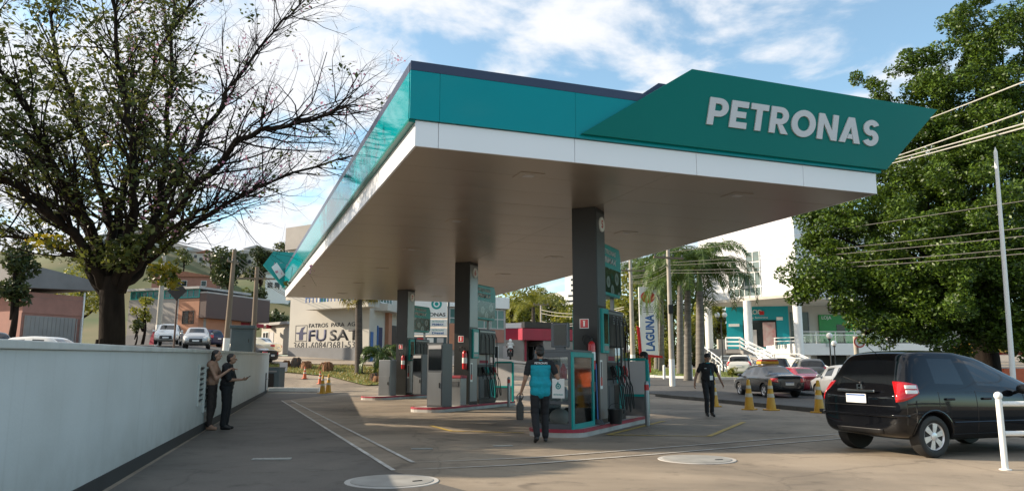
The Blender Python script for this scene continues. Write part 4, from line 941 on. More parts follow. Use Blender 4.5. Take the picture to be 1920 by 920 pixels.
        for x in (xs[0] + .12, xs[1] + .12):
            p, _ = hit((x + .08, sd * 3, .84), (0, -sd, 0))
            if p: MB().box(p + Vector((0, sd * .015, 0)), (.17, .035, .035)).build('door_handle', PAINT[col], t, bevel=.01)
    if detail:
        # rear trim of the black hatchback
        MB().box((xp - .02, 0, .955), (.03, .74, .04)).build('plate_garnish', CHROME, t, bevel=.01)
        e = MB(); ezz = 1.0; xe, _ = hit((-3, 0, ezz), (1, 0, 0)); xe = xe.x - .012
        for y in (-.034, .034): e.box((xe, y, ezz), (.014, .016, .085), (0, 0, 0))
        e.box((xe, 0, ezz), (.014, .06, .015)); e.box((xe + .004, 0, ezz + .05), (.008, .1, .01)); e.box((xe + .004, 0, ezz - .05), (.008, .08, .01)); e.box((xe + .004, .05, ezz), (.008, .012, .1)); e.box((xe + .004, -.05, ezz), (.008, .012, .1))
        e.build('emblem', CHROME, t)
        q = MB(); P = []
        for y in np.linspace(.0, .42, 6):
            p, _ = hit((-3, y, 1.07 + y * .22), (1, 0, 0)); P.append(p + Vector((-.02, 0, 0)))
        q.tube(P, .009, 5); q.ball(P[0], .03, 8, 6); q.build('wiper', M['black'], t, smooth=True)
        patch('bumper_ridge', .8, (128, 232), lambda f: (.585, .62), PAINT[col], off=.02, nu=26, nv=4, th=.02)
        patch('bumper_seam', .8, (118, 242), lambda f: (.735, .742), M['black'], off=.001, nu=26, nv=2, th=.004)
        patch('lower_valance', .8, (150, 210), lambda f: (.33, .40), M['black'], off=.006, nu=12)
        q = MB(); P = []
        for x in np.linspace(1.0, 3.2, 12):
            p, _ = hit((x, -3, .50), (0, 1, 0)); P.append(p)
        q.tube(P, .014, 5); q.build('side_moulding', PAINT[col], t, smooth=True)
        q = MB(); q.tube([(.45, 0, 1.52), (.3, 0, 1.62)], .006, 5); q.build('antenna', M['black'], t)
        for sd in (-1,):
            for ax in (ax1, ax2):
                P = []
                for a in np.linspace(-8, 188, 26):
                    x = ax + (wr + .075) * math.cos(R(a)); z = wr + (wr + .075) * math.sin(R(a))
                    p, _ = hit((x, sd * 3, z), (0, -sd, 0))
                    if p: P.append(p)
                if len(P) > 3: q = MB(); q.tube(P, .012, 5); q.build('arch_lip', PAINT[col], t, smooth=True)
    if roofsign:
        b = MB().box((2.0, 0, 1.56), (.5, .9, .14)).build('roof_sign', M['coneyellow'], t, bevel=.03)
        MB().box((2.0, 0, 1.665), (.46, .82, .06)).build('sign_top', M['red'], b, bevel=.01); MB().box((2.0, 0, 1.725), (.44, .8, .05)).build('sign_cap', M['white'], b, bevel=.01)
    return t
AH = R(20)
def back(x, y, h, d): return Vector((x - math.cos(h) * d, y - math.sin(h) * d, 0))
# the black hatchback: its rear axle middle stands at (6.0, 12.62)
q = back(6.08, 12.52, AH, .62); q.z = .03 * 0
car('black hatchback with red tail lights parked at the right of the forecourt', q, AH, 'fit', 'black', 'cars around the forecourt', True, scale=1.03)
def park(label, u, Y, head, shape, col, dz=0, **k):
    x = X(u, Y); return car(label, Vector((x, Y, gz(x, Y) + .03 + dz)), R(head), shape, col, **k)
park('dark grey sedan with striped sign stack on its roof behind the yellow cones', 1479, 34.3, 98, 'sedan', 'dark', roofsign=True)
park('silver sedan just left of the black hatchback, behind the last cone', 1652, 30.5, 98, 'sedan', 'silver')
park('dark red sedan parked behind the dark sedan', 1528, 36.4, 96, 'sedan', 'red', scale=.93)
park('white hatchback seen from behind at the foot of the white stairs', 1386, 52.5, 70, 'hatch', 'white')
park('black pickup truck parked behind the sedan with the roof sign', 1450, 46, 65, 'pickup', 'black', scale=.9)
park('grey hatchback parked between the pickup and the stair railing', 1525, 44.5, 80, 'hatch', 'grey')
park('white car driving away far down the road', 994, 112, 88, 'hatch', 'white', group=None, name='moving_car')
g = 'cars in the street beyond the white wall'
park('white hatchback facing the camera, left of the silver one beyond the wall', 318, 57.7, -72, 'hatch', 'white', group=g)
park('silver sedan with lit looking headlights facing the camera beyond the wall', 369, 54.1, -70, 'sedan', 'silver', group=g)
park('navy hatchback parked before the brown roofed restaurant', 408, 66, 160, 'hatch', 'blue', group=g)
park('black sedan half hidden behind the blue grey cabinet', 510, 53.0, 160, 'sedan', 'black', group=g)
park('cream white sedan behind the black one at the end of the wall', 520, 58.5, 170, 'sedan', 'cream', group=g)
park('white hatchback farthest back in the row by the cream sedan', 505, 64.5, 170, 'hatch', 'white', group=g)
park('white car whose roof just shows above the wall at far left', 172, 28.5, 176, 'sedan', 'white', dz=-.06, group=g)
park('dark car roof at the left picture edge above the wall', 2, 31.0, 170, 'hatch', 'dark', group=g)
# ------------------------------------------------------------------ people
SKIN = pm('skin', (.30, .165, .105), .55, var=.08, scale=9, sub=.05); SKIN2 = pm('tanned_skin', (.36, .2, .135), .55, var=.08, scale=9)
HAIR = pm('dark_hair', (.01, .008, .007), .5, var=.4, scale=30, stretch=(1, 1, .1)); CLOTHB = pm('black_cloth', (.011, .011, .013), .85, var=.3, scale=14, bump=.3, bscale=30)
CLOTHT = pm('teal_polo_cloth', (.0, .26, .33), .8, var=.1, scale=10, bump=.3, bscale=30); SHOE = pm('black_shoe', (.012, .011, .011), .5, var=.3, scale=9); CLOTHBR = pm('dark_brown_cloth', (.03, .02, .018), .85, var=.3, scale=14, bump=.3, bscale=30)
PM_ = {'skin': SKIN, 'tan': SKIN2, 'black': CLOTHB, 'teal': CLOTHT, 'pants': CLOTHB, 'brown': CLOTHBR, 'shoe': SHOE}
V3 = Vector
def person(label, loc, rz, J=None, top='teal', sleeve='black', yoke=None, legs='pants', feet='shoe', skin='skin', hair='short', cap=False, lean=0, scale=1.0, grp=None, slim=1.0, curl=(1, 1), headturn=0, sleeve_len=.62, hem=False):
    j = dict(pelvis=(0, 0, .95), chest=(0, .01, 1.27), neck=(0, -.01, 1.45), head=(0, .03, 1.625),
             hipL=(-.09, 0, .92), hipR=(.09, 0, .92), kneeL=(-.105, .02, .5), kneeR=(.105, .02, .5), ankL=(-.11, -.02, .085), ankR=(.11, -.02, .085), toeL=(-.125, .14, .035), toeR=(.125, .14, .035),
             shL=(-.185, -.01, 1.41), shR=(.185, -.01, 1.41), elL=(-.26, -.04, 1.13), elR=(.26, -.04, 1.13), wrL=(-.29, .05, .89), wrR=(.29, .05, .89), palmL=(1, 0, 0), palmR=(-1, 0, 0))
    if J: j.update(J)
    j = {k: V3(v) for k, v in j.items()}
    P = []                                            # (a, b, ra, rb, tag) capsules; (c, r3, tag) ellipsoids
    def cp(a, b, ra, rb, tg): P.append(('c', V3(a), V3(b), ra, rb, tg))
    def el(c, r, tg): P.append(('e', V3(c), V3(r), None, None, tg))
    sl = slim; yk = yoke or top
    el(j['chest'] + V3((0, 0, 0)), (.178 * sl, .118 * sl, .2), top); mid = j['pelvis'].lerp(j['chest'], .5)
    el(mid + V3((0, .012, 0)), (.162 * sl, .12 * sl, .17), top); el(j['pelvis'] + V3((0, 0 if hem else -.012, -.05 if hem else 0)), ((.135 if hem else .168) * sl, (.085 if hem else .125) * sl, .09 if hem else .125), legs); cp(j['pelvis'] + V3((-.08, 0, .1)), j['pelvis'] + V3((.08, 0, .1)), .115 * sl, .115 * sl, top)
    if hem:
        for x_ in (-.072, 0, .072): cp((x_ * sl, .0, 1.14), (x_ * 1.08 * sl, -.006, .90), .104, .104 + (.012 if x_ == 0 else 0), top)
    cp(j['shL'], j['shR'], .066, .066, yk); cp(j['chest'] + V3((-.1, -.02, .15)), j['chest'] + V3((.1, -.02, .15)), .082 * sl, .082 * sl, yk); cp(j['chest'] + V3((-.1, -.02, .08)), j['chest'] + V3((.1, -.02, .08)), .085 * sl, .085 * sl, top)
    cp(j['chest'] + V3((0, -.01, .12)), j['neck'], .09, .058, yk); cp(j['neck'], j['head'] + V3((0, -.015, -.06)), .054, .05, skin)
    h = j['head']; el(h + V3((0, -.012, .02)), (.076, .098, .098), skin); el(h + V3((0, .012, -.055)), (.058, .072, .068), skin)
    ht = R(headturn)
    f = lambda x, y, z: h + V3((x * math.cos(ht) - y * math.sin(ht), x * math.sin(ht) + y * math.cos(ht), z))
    cp(f(0, .085, .01), f(0, .108, -.028), .012, .016, skin)
    for s in (-1, 1): el(f(s * .078, -.005, -.015), (.012, .022, .034), skin)
    cp(f(-.022, .082, -.068), f(.022, .082, -.068), .010, .010, skin)
    for S_ in 'LR':
        cp(j['hip' + S_], j['knee' + S_], .09 * sl, .066 * sl, legs); cp(j['knee' + S_], j['ank' + S_] + V3((0, 0, .03)), .066 * sl, .056 * sl, legs)
        a, b = j['ank' + S_], j['toe' + S_]; cp(a + V3((0, -.02, -.04)), b, .04, .035, feet); cp(a + V3((0, 0, .02)), a + (b - a) * .5 + V3((0, 0, -.005)), .046, .042, feet)
        sh, e, w = j['sh' + S_], j['el' + S_], j['wr' + S_]; c = sh.lerp(e, sleeve_len)
        if sleeve: cp(sh, c, .056 * sl, .055 * sl, sleeve)
        cp(c if sleeve else sh, e, .047 * sl, .041, skin); cp(e, w, .041, .027, skin)
        d = (w - e).normalized(); n = j['palm' + S_]; n = (n - d * n.dot(d)).normalized(); s = d.cross(n) * (1 if S_ == 'R' else -1)
        pc = w + d * .05; cl = curl[0 if S_ == 'L' else 1]
        cp(w, w + d * .03, .027, .03, skin); 
        for q in (-1, 0, 1): cp(w + d * .02 + s * q * .016, w + d * .085 + s * q * .022, .017, .015, skin)
        for q, ln in zip((-1.5, -.5, .5, 1.5), (.062, .076, .08, .07)):
            b0 = w + d * .09 + s * q * .0205; m1 = b0 + (d * math.cos(.55 * cl) + n * math.sin(.55 * cl)) * ln * .5; m2 = m1 + (d * math.cos(1.25 * cl) + n * math.sin(1.25 * cl)) * ln * .5
            cp(b0, m1, .0098, .009, skin); cp(m1, m2, .009, .008, skin)
        t0 = w + d * .03 + s * .03; t1 = t0 + (d * .75 + s * .6 + n * .3).normalized() * .04; t2 = t1 + (d * .85 + n * (.2 + .4 * cl)).normalized() * .032
        cp(t0, t1, .0125, .011, skin); cp(t1, t2, .011, .009, skin)
    mb = MB()
    for k_, a, b, ra, rb, tg in P:
        if k_ == 'e': mb.ball(a, tuple(b), 14, 10)
        else:
            nn = 10
            mb.ball(a, ra, nn, 7); mb.ball(b, rb, nn, 7)
            if (b - a).length > 1e-4: mb.tube([a, b], [ra, rb], nn)
    t = thing('person', label, 'person', loc, R(rz), grp); t.scale = (scale,) * 3
    o = mb.build('body', CLOTHB, t)
    r = o.modifiers.new('r', 'REMESH'); r.mode = 'VOXEL'; r.voxel_size = .0095
    s_ = o.modifiers.new('s', 'SMOOTH'); s_.iterations = 3; s_.factor = .5
    me = baked(o)
    n = len(me.polygons); C_ = np.empty(n * 3); me.polygons.foreach_get('center', C_); C_ = C_.reshape(-1, 3)
    best = np.full(n, 1e9); bi = np.zeros(n, int); tags = sorted(set(p[5] for p in P))
    for k_, a, b, ra, rb, tg in P:
        if k_ == 'e': dd = (np.linalg.norm((C_ - np.array(a)) / np.array(b), axis=1) - 1) * min(b)
        else:
            ab = np.array(b - a); L2 = max(1e-9, ab @ ab); tt = np.clip((C_ - np.array(a)) @ ab / L2, 0, 1)
            dd = np.linalg.norm(C_ - np.array(a) - tt[:, None] * ab, axis=1) - (ra + (rb - ra) * tt)
        msk = dd < best - .0005; best[msk] = dd[msk]; bi[msk] = tags.index(tg)
    me.materials.clear()
    for tg in tags: me.materials.append(PM_[tg])
    isk = np.array([tg in ('skin',) or (tg == 'tan') for tg in tags])[bi]; vm = np.zeros(len(me.vertices), bool)      # soft folds in the cloth only
    vv = np.array([(p.vertices[0], p.vertices[1], p.vertices[2], p.vertices[-1]) for p in me.polygons]); vm[vv[~isk].ravel()] = True; vm[vv[isk].ravel()] = False
    co = np.empty(len(me.vertices) * 3); me.vertices.foreach_get('co', co); co = co.reshape(-1, 3); no = np.empty(len(me.vertices) * 3); me.vertices.foreach_get('normal', no); no = no.reshape(-1, 3)
    x_, y_, z_ = co.T; fold = np.sin(34 * z_ + 9 * x_ + 3 * np.sin(13 * x_ + 7 * y_)) * .5 + np.sin(21 * z_ - 17 * y_ + 4 * np.sin(9 * z_)) * .5 + np.sin(60 * z_ + 25 * x_ * np.sin(5 * z_)) * .25
    co += no * (np.where(vm, fold, 0) * .0035)[:, None]; me.vertices.foreach_set('co', co.ravel())
    me.polygons.foreach_set('material_index', bi.astype(np.int32)); me.polygons.foreach_set('use_smooth', [True] * n); me.update()
    # hair, cap, eyes
    if hair:
        q = MB(); q.ball(h + V3((0, -.026, .034)), (.081, .1, .09), 18, 12)
        if hair == 'long': q.ball(h + V3((0, -.06, -.05)), (.082, .072, .13), 14, 10); q.ball(h + V3((0, -.1, -.2)), (.075, .05, .17), 14, 10); q.ball(h + V3((.02, -.105, -.33)), (.055, .035, .13), 12, 8)
        elif hair == 'short': q.ball(h + V3((0, -.055, -.02)), (.077, .068, .08), 14, 10)
        ho = q.build('hair', HAIR, t, smooth=True)
        r = ho.modifiers.new('r', 'REMESH'); r.mode = 'VOXEL'; r.voxel_size = .012
        ds = bpy.data.textures.get('hair_noise') or bpy.data.textures.new('hair_noise', 'CLOUDS'); ds.noise_scale = .03
        dm = ho.modifiers.new('d', 'DISPLACE'); dm.texture = ds; dm.strength = .012
    if cap:
        q = MB(); q.ball(h + V3((0, -.012, .05)), (.09, .11, .085), 18, 12); c2 = q.build('cap', CLOTHB, t, smooth=True)
        q = MB(); q.ball(f(0, .115, .045), (.07, .075, .012), 14, 8); q.build('cap_visor', CLOTHB, c2, smooth=True)
    for s in (-1, 1):
        q = MB(); q.ball(f(s * .031, .082, .012), (.013, .008, .008), 10, 8); eo = q.build('eye', M['white'], t, smooth=True)
        q = MB(); q.ball(f(s * .031, .088, .012), (.006, .004, .006), 8, 6); q.build('pupil', M['black'], eo, smooth=True)
    return t, o
def wrap_text(txt, t, o, origin, xd, yd, mat, h, w, bold=.02, name='shirt_lettering', inward=None):
    me = text_mesh(txt, h=h, w=w, depth=.001, bold=bold); me.materials.append(mat)
    bvh = BVHTree.FromPolygons([v.co.copy() for v in o.data.vertices], [list(p.vertices) for p in o.data.polygons])
    xd, yd = V3(xd), V3(yd); zd = xd.cross(yd); og = V3(origin)
    b = bmesh.new(); b.from_mesh(me); bmesh.ops.subdivide_edges(b, edges=[e for e in b.edges if e.calc_length() > .02], cuts=1); b.to_mesh(me); b.free()
    for v in me.vertices:
        p = og + xd * v.co.x + yd * v.co.y; r = bvh.ray_cast(p + zd * .5, -zd)
        v.co = (r[0] if r[0] else p) + zd * (.004 + v.co.z)
    return link(name, me, t)
# attendant walking away with a black bottle
t, o = person('attendant in teal polo with black shoulders walking away holding a black bottle', (.52, 14.2, 0), 8, dict(
    shL=(-.205, 0, 1.415), elL=(-.285, -.03, 1.13), wrL=(-.345, .06, .90), palmL=(1, .1, 0), elR=(.32, -.06, 1.16), wrR=(.37, .15, 1.29), palmR=(-.6, .3, .5), shR=(.205, 0, 1.415), head=(0, .02, 1.64),
    kneeL=(-.10, .03, .5), ankL=(-.10, -.20, .13), toeL=(-.11, -.07, .035), kneeR=(.10, .10, .5), ankR=(.10, .05, .085), toeR=(.13, .22, .035)), yoke='black', scale=1.0, slim=1.13, curl=(1.1, 1.0), hem=True)
wrap_text('PETRONAS', t, o, (-.12, 0, 1.405), (1, 0, 0), (0, 0, 1), M['white'], .038, .24)
q = MB(); q.ball((0, -.02, 1.475), (.068, .066, .02), 14, 8); q.build('collar', CLOTHT, t, smooth=True)
tb = thing('oil_bottle', 'black oil bottle in the left hand of the attendant walking away', 'bottle', (.145, 14.20, .40), R(8))
q = MB(); q.prism([(-.055, 0), (.055, 0), (.065, .04), (.065, .26), (.03, .33), (.025, .40), (-.025, .40), (-.03, .33), (-.065, .26), (-.065, .04)], SQ, -.05, .05); q.build('bottle_body', M['black'], tb, bevel=.012)
q = MB(); q.lathe([(0, .402), (.024, .402), (.024, .44), (0, .442)], 12); q.build('cap', M['greymetal'], tb)
q = MB(); q.tube([(.03, 0, .35), (.06, 0, .42), (.05, 0, .47), (-.02, 0, .475), (-.055, 0, .43), (-.05, 0, .33)], .01, 6); q.build('handle', M['black'], tb, smooth=True)
# attendant coming towards the camera
t, o = person('attendant in black uniform and cap walking towards the camera with a white badge', (5.5, 21.6, 0), 184, dict(
    elL=(-.31, -.03, 1.15), wrL=(-.375, .08, .92), elR=(.31, -.05, 1.15), wrR=(.37, -.02, .92), kneeR=(.10, .13, .5), ankR=(.09, .08, .10), toeR=(.11, .23, .05), kneeL=(-.1, .0, .5), ankL=(-.11, -.10, .10), toeL=(-.12, .06, .035)), top='black', sleeve='black', hair='short', cap=True, curl=(.8, .8), slim=1.06, hem=True)
q = MB(); q.tube([(-.07, -.0, 1.5), (-.05, .12, 1.32), (-.045, .152, 1.13)], .005, 5); q.build('lanyard', CLOTHT, t); q = MB(); q.box((-.045, .165, 1.07), (.085, .006, .12)); q.build('badge', M['white'], t)
q = MB(); q.box((.10, .128, 1.33), (.06, .008, .018)); q.build('name_tag', M['letter'], t); q = MB(); q.ball((0, .03, 1.475), (.07, .066, .02), 14, 8); q.build('collar', CLOTHT, t, smooth=True)
# attendant half hidden behind the nearest guard panel
pp = IS(0, 3.05, .40)
person('attendant in teal shirt and black cap half hidden behind the nearest white guard panel', (pp.x, pp.y, .0), 70, None, cap=True, hem=True)
# couple by the wall
person('woman in dark trousers with long hair and bare back standing by the white wall', (-6.62, 17.0, 0), -88, dict(
    elL=(-.24, .14, 1.12), wrL=(-.17, .36, 1.27), elR=(.235, .16, 1.10), wrR=(.14, .38, 1.28), palmL=(0, 0, -1), palmR=(0, 0, -1), head=(0, .075, 1.615), neck=(0, .02, 1.45), ankL=(-.09, -.06, .085), toeL=(-.1, .1, .035), ankR=(.1, .02, .085), toeR=(.12, .17, .035)), top='tan', sleeve=None, yoke='tan', legs='brown', feet='tan', skin='tan', hair='long', slim=1.02, scale=1.0, grp='couple beside the white wall')
t, o = person('man in black clothes looking at a phone beside the white wall', (-6.36, 17.2, 0), -84, dict(
    elL=(-.24, .10, 1.12), wrL=(-.13, .33, 1.13), elR=(.24, .10, 1.12), wrR=(.12, .33, 1.13), palmL=(.6, .1, .8), palmR=(-.6, .1, .8), head=(0, .08, 1.61), neck=(0, .01, 1.45)), top='black', sleeve='black', hair='short', scale=.96, slim=1.25, grp='couple beside the white wall', sleeve_len=.9)
bpy.context.view_layer.update()
pw = t.matrix_world @ V3((0, .45, 1.17))
tag(MB().box((0, 0, 0), (.075, .15, .01), (R(35), 0, 0)).build('phone', M['screen'], None, pw, R(-84), bevel=.004), 'dark phone in the hands of the man by the white wall', 'phone')
# rider on a motorcycle far down the road
def motorcycle(label, loc, rz):
    t = thing('motorcycle', label, 'motorcycle', loc, rz)
    for y in (-.62, .62):
        m = MB(); prf = [(.22, -.05), (.29, -.05), (.31, 0), (.29, .05), (.22, .05)]
        m.lathe(prf, 20, (0, y, .31), Matrix.Rotation(R(90), 3, 'Y')); w = m.build('wheel', M['rubber'], t, smooth=True)
        m = MB(); m.lathe([(0, -.02), (.215, -.015), (.215, .015), (0, .02)], 16, (0, y, .31), Matrix.Rotation(R(90), 3, 'Y')); m.build('rim', M['silver'], w)
    m = MB(); m.tube([(0, -.62, .31), (0, -.2, .45), (0, .3, .5), (0, .42, .9)], .06, 8); m.box((0, .05, .42), (.24, .4, .3)); m.build('frame', M['black'], t)
    m = MB(); m.ball((0, .18, .82), (.13, .26, .12), 12, 8); m.build('tank', M['red'], t, smooth=True)
    m = MB(); m.ball((0, -.32, .78), (.13, .38, .06), 12, 8); m.build('seat', M['black'], t, smooth=True)
    m = MB(); m.tube([(-.05, .62, .31), (-.05, .42, .95)], .022, 6); m.tube([(.05, .62, .31), (.05, .42, .95)], .022, 6); m.build('fork', M['silver'], t)
    m = MB(); m.tube([(-.34, .28, 1.02), (-.1, .42, 1.0), (.1, .42, 1.0), (.34, .28, 1.02)], .016, 6); m.build('handlebar', M['black'], t)
    m = MB(); m.ball((0, .52, .9), (.09, .07, .09), 10, 8); m.build('headlight', LAMP_WHITE, t, smooth=True)
    m = MB(); m.box((0, -.74, .72), (.1, .06, .07)); m.build('tail_light', LAMP_RED, t)
    return t
mp_ = GP(X(957, 60), 60, .03)
motorcycle('small motorcycle with rider on the road left of the far white car', mp_, R(2))
t, o = person('motorcycle rider in pale shirt and dark helmet far down the road', mp_ + V3((0, -.12, -.08)), 2, dict(pelvis=(0, -.1, .93), hipL=(-.1, -.1, .93), hipR=(.1, -.1, .93), chest=(0, 0, 1.22), neck=(0, .06, 1.40), head=(0, .12, 1.56), kneeL=(-.2, .3, .82), kneeR=(.2, .3, .82), ankL=(-.18, .12, .42), ankR=(.18, .12, .42), toeL=(-.2, .26, .36), toeR=(.2, .26, .36), shL=(-.18, .04, 1.36), shR=(.18, .04, 1.36), elL=(-.3, .18, 1.14), elR=(.3, .18, 1.14), wrL=(-.3, .38, 1.1), wrR=(.3, .38, 1.1)), top='white', sleeve='white', hair=None) if PM_.setdefault('white', pm('pale_cloth', (.6, .6, .58), .8)) else None
q = MB(); q.ball((0, .11, 1.585), (.125, .14, .135), 16, 12); q.build('helmet', M['white'], t, smooth=True)
# ------------------------------------------------------------------ poles, signs, cables
def pole(name, label, cat, u, Y, ztop, r0, r1, mat, base=None, grp=None, lean=0):
    x = X(u, Y); t = thing(name, label, cat, GP(x, Y), 0, grp); H = ztop - gz(x, Y)
    if base:
        m = MB(); m.lathe([(0, 0), (r0, 0), (r0 * .97 + r1 * .03, base), (0, base)], 14); m.build('painted_base', M['limewash'], t, smooth=True)
    b = base or 0
    m = MB(); m.lathe([(0, b + .001), (r0 * (1 - b / H) + r1 * b / H, b + .001), (r1, H), (0, H)], 14); m.build('shaft', mat, t, smooth=True)
    return t, Vector((x, Y, 0)), H
def crossarm(t, z, w, rz, nins=4):
    m = MB().box((0, -.1, z), (w, .09, .11), (0, 0, R(rz))).build('crossarm', M['wood'], t)
    for i in range(nins):
        a = -w / 2 + .1 + (w - .2) * i / max(1, nins - 1); q = MB(); q.lathe([(0, 0), (.03, 0), (.05, .05), (.035, .1), (.05, .14), (0, .18)], 8, (a * math.cos(R(rz)), -.1 + a * math.sin(R(rz)), z + .056)); q.build('insulator', M['greymetal'], m)
g = 'utility poles along the street'
p1, P1, _ = pole('utility_pole', 'grey utility pole with whitewashed foot before the royal palms', 'utility pole', 1260, 44, D(1260, 455, 44).z, .17, .11, M['concpole'], 1.55, g)
crossarm(p1, 7.4, 2.0, 20); MB().box((0, -.2, 4.4), (.25, .2, .5)).build('junction_box', M['black'], p1); 
p2, P2, _ = pole('utility_pole', 'grey utility pole left of the tall white shop banner', 'utility pole', 1187, 60, D(1187, 480, 60).z, .2, .13, M['concpole'], 1.4, g)
crossarm(p2, 8.0, 2.4, 10)
p3, P3, _ = pole('utility_pole', 'slim brown pole with whitewashed foot behind the couple', 'utility pole', 420, 44, D(432, 468, 44).z, .19, .11, M['wood'], 2.2, g); p3.rotation_euler = (0, R(1.6), 0)
crossarm(p3, 6.6, 1.2, 80, 3)
p4, P4, _ = pole('utility_pole', 'brown utility pole behind the blue grey cabinet', 'utility pole', 472, 52, D(474, 500, 52).z, .2, .13, M['wood'], None, g)
crossarm(p4, 5.9, 2.6, 12)
p5, P5, _ = pole('utility_pole', 'pale concrete pole with white foot by the grey painted wall of the restaurant', 'utility pole', 292, 57, D(298, 480, 57).z, .22, .15, M['concpole'], 1.6, g)
p6, P6, _ = pole('utility_pole', 'thin pale pole down the road in front of the distant trees', 'utility pole', 1015, 85, D(1015, 572, 85).z, .16, .1, M['concpole'], None, g)
crossarm(p6, 6.4, 1.8, 15)
m7, P7, H7 = pole('flag_mast', 'slim white mast right of the black hatchback in front of the big tree', 'mast', 1895, 15.5, D(1862, 285, 15.5).z, .055, .035, M['white'], None, 'white masts'); m7.rotation_euler = (0, R(1.5), 0)
MB().lathe([(0, H7), (.035, H7), (.0, H7 + .12)], 10).build('mast_tip', M['white'], m7)
m8, P8, H8 = pole('flag_mast', 'slim white mast at the right picture edge, taller in the picture', 'mast', 1976, 15.0, D(1916, 225, 15.0).z, .055, .04, M['white'], None, 'white masts')
MB().lathe([(0, H8), (.04, H8), (.0, H8 + .12)], 10).build('mast_tip', M['white'], m8)
def cable(label, pts, sag, r=.012, mat='wire', grp='overhead cables'):
    a, b = Vector(pts[0]), Vector(pts[1]); P = [a.lerp(b, i / 16) - Vector((0, 0, sag * 4 * (i / 16) * (1 - i / 16))) for i in range(17)]
    return tag(MB().tube(P, r, 5).build('cable', M[mat], None, smooth=True), label, 'cable', grp)
for (u0, v0, Y0, u1, v1, Y1, s) in ((1730, 222, 27, 1960, 130, 14, .1), (1690, 285, 27, 1960, 187, 13, .1), (1686, 292, 27, 1960, 212, 13, .1), (1682, 298, 27, 1960, 218, 13, .12)):
    a, b = D(u0, v0, Y0), D(u1, v1, Y1); a = a + (a - b) * 1.3; b = b + (b - D(u0, v0, Y0)) * .9
    cable(['uppermost pale cable rising in front of the big tree right of the sign tip', 'second pale cable from the top right of the canopy sign tip', 'third pale cable from the top right of the canopy sign tip', 'lowest pale thick cable right of the canopy sign tip'][int(v1 > 140) + int(v1 > 200) + int(v1 > 215)], (a, b), s, .015, 'palewire', 'pale cables at the upper right')
ORDW = ['topmost', 'second from the top', 'third from the top', 'fourth from the top', 'lowest']
for ci, (dz, v1, sag) in enumerate(((-.1, 352, .2), (-.7, 395, .35), (-.85, 408, .4), (-1.15, 425, .5), (-1.3, 432, .55))):
    top = Vector((P1.x, P1.y, D(1260, 470, 44).z + dz)); cable('thin dark cable crossing before the white shopping building, ' + ORDW[ci], (top, D(1990, v1, 20) + (D(1990, v1, 20) - top) * .7), sag, .009, 'wire', 'thin cables over the parking cars')
    cable('thin cable between the two poles beside the shop banner, ' + ORDW[ci], (top, Vector((P2.x, P2.y, D(1187, 500, 60).z + dz))), .25, .014, 'wire', 'thin cables between poles')
for ci, dz in enumerate((0, -.4, -1.3, -1.6)): cable('thin pale cable crossing the distant trees above the road, ' + ORDW[ci], (Vector((P6.x, P6.y, 7.8 + dz)), D(1170, 575 - dz * 10, 62)), .5, .022, 'palewire', 'thin cables over the far road')
for ci, dz in enumerate((0, -.25, -.5)): cable('thin cable between the brown poles beyond the wall, ' + ORDW[ci], (Vector((P3.x + .2, P3.y, 8.0 + dz)), Vector((P4.x, P4.y, 8.2 + dz))), .15, .015, 'wire', 'thin cables beyond the wall'); cable('thin cable running from the brown pole behind the canopy end, ' + ORDW[ci], (Vector((P4.x, P4.y, 8.2 + dz)), D(560, 560, 75)), .4, .02, 'wire', 'thin cables beyond the wall')
# diamond road sign seen from behind
t, P_, H = pole('road_sign', 'dark diamond road sign seen from behind on a thin post', 'road sign', 323, 33, D(330, 545, 33).z, .04, .04, M['brown'])
MB().box((0, -.06, H - .28 * 0), (.62, .02, .62), (0, R(45), 0)).build('sign_plate', M['black'], t, bevel=.02)
t, P_, H = pole('road_sign', 'round red and white road sign in front of the shopping building', 'road sign', 1608, 40, D(1608, 630, 40).z, .13, .12, M['concpole'])
q = MB(); q.lathe([(0, 0), (.3, 0), (.3, .02), (0, .02)], 24, (.12, -.16, H - .3), Matrix.Rotation(R(90), 3, 'X')); d = q.build('sign_plate', M['red'], t)
q = MB(); q.lathe([(0, 0), (.22, 0), (.22, .01), (0, .01)], 24, (.12, -.181, H - .3), Matrix.Rotation(R(90), 3, 'X')); q.build('sign_face', M['white'], d); MB().box((.12, -.193, H - .3), (.07, .004, .26), (0, R(35), 0)).build('sign_symbol', M['red'], d)
def lamp(label, u, v, Y, two=False):
    x = X(u, Y); t = thing('street_lamp', label, 'street lamp', GP(x, Y), 0, 'globe lamps by the shopping building'); H = D(u, v, Y).z - gz(x, Y)
    q = MB(); q.lathe([(0, 0), (.09, 0), (.05, .3), (.04, H - .25), (0, H - .25)], 10); q.build('post', M['black'], t, smooth=True)
    for dx in ((-.28, .28) if two else (0,)):
        if two: q = MB(); q.tube([(0, 0, H - .5), (dx, 0, H - .42), (dx, 0, H - .25)], .025, 6); q.build('arm', M['black'], t)
        MB().ball((dx, 0, H), .2, 14, 10).build('globe', M['white'], t, smooth=True); q = MB(); q.lathe([(0, H - .27), (.11, H - .27), (.1, H - .18), (0, H - .18)], 10, (dx, 0, 0)); q.build('collar', M['black'], t)
lamp('black lamp post with white globe before the slab of the shopping building', 1559, 629, 50); lamp('shorter black lamp post with white globe close behind the other one', 1567, 643, 56); lamp('black lamp post with white globe standing right of the round road sign', 1671, 633, 50); lamp('black lamp post with two globes between the left columns of the shopping building', 1356, 590, 58, True)
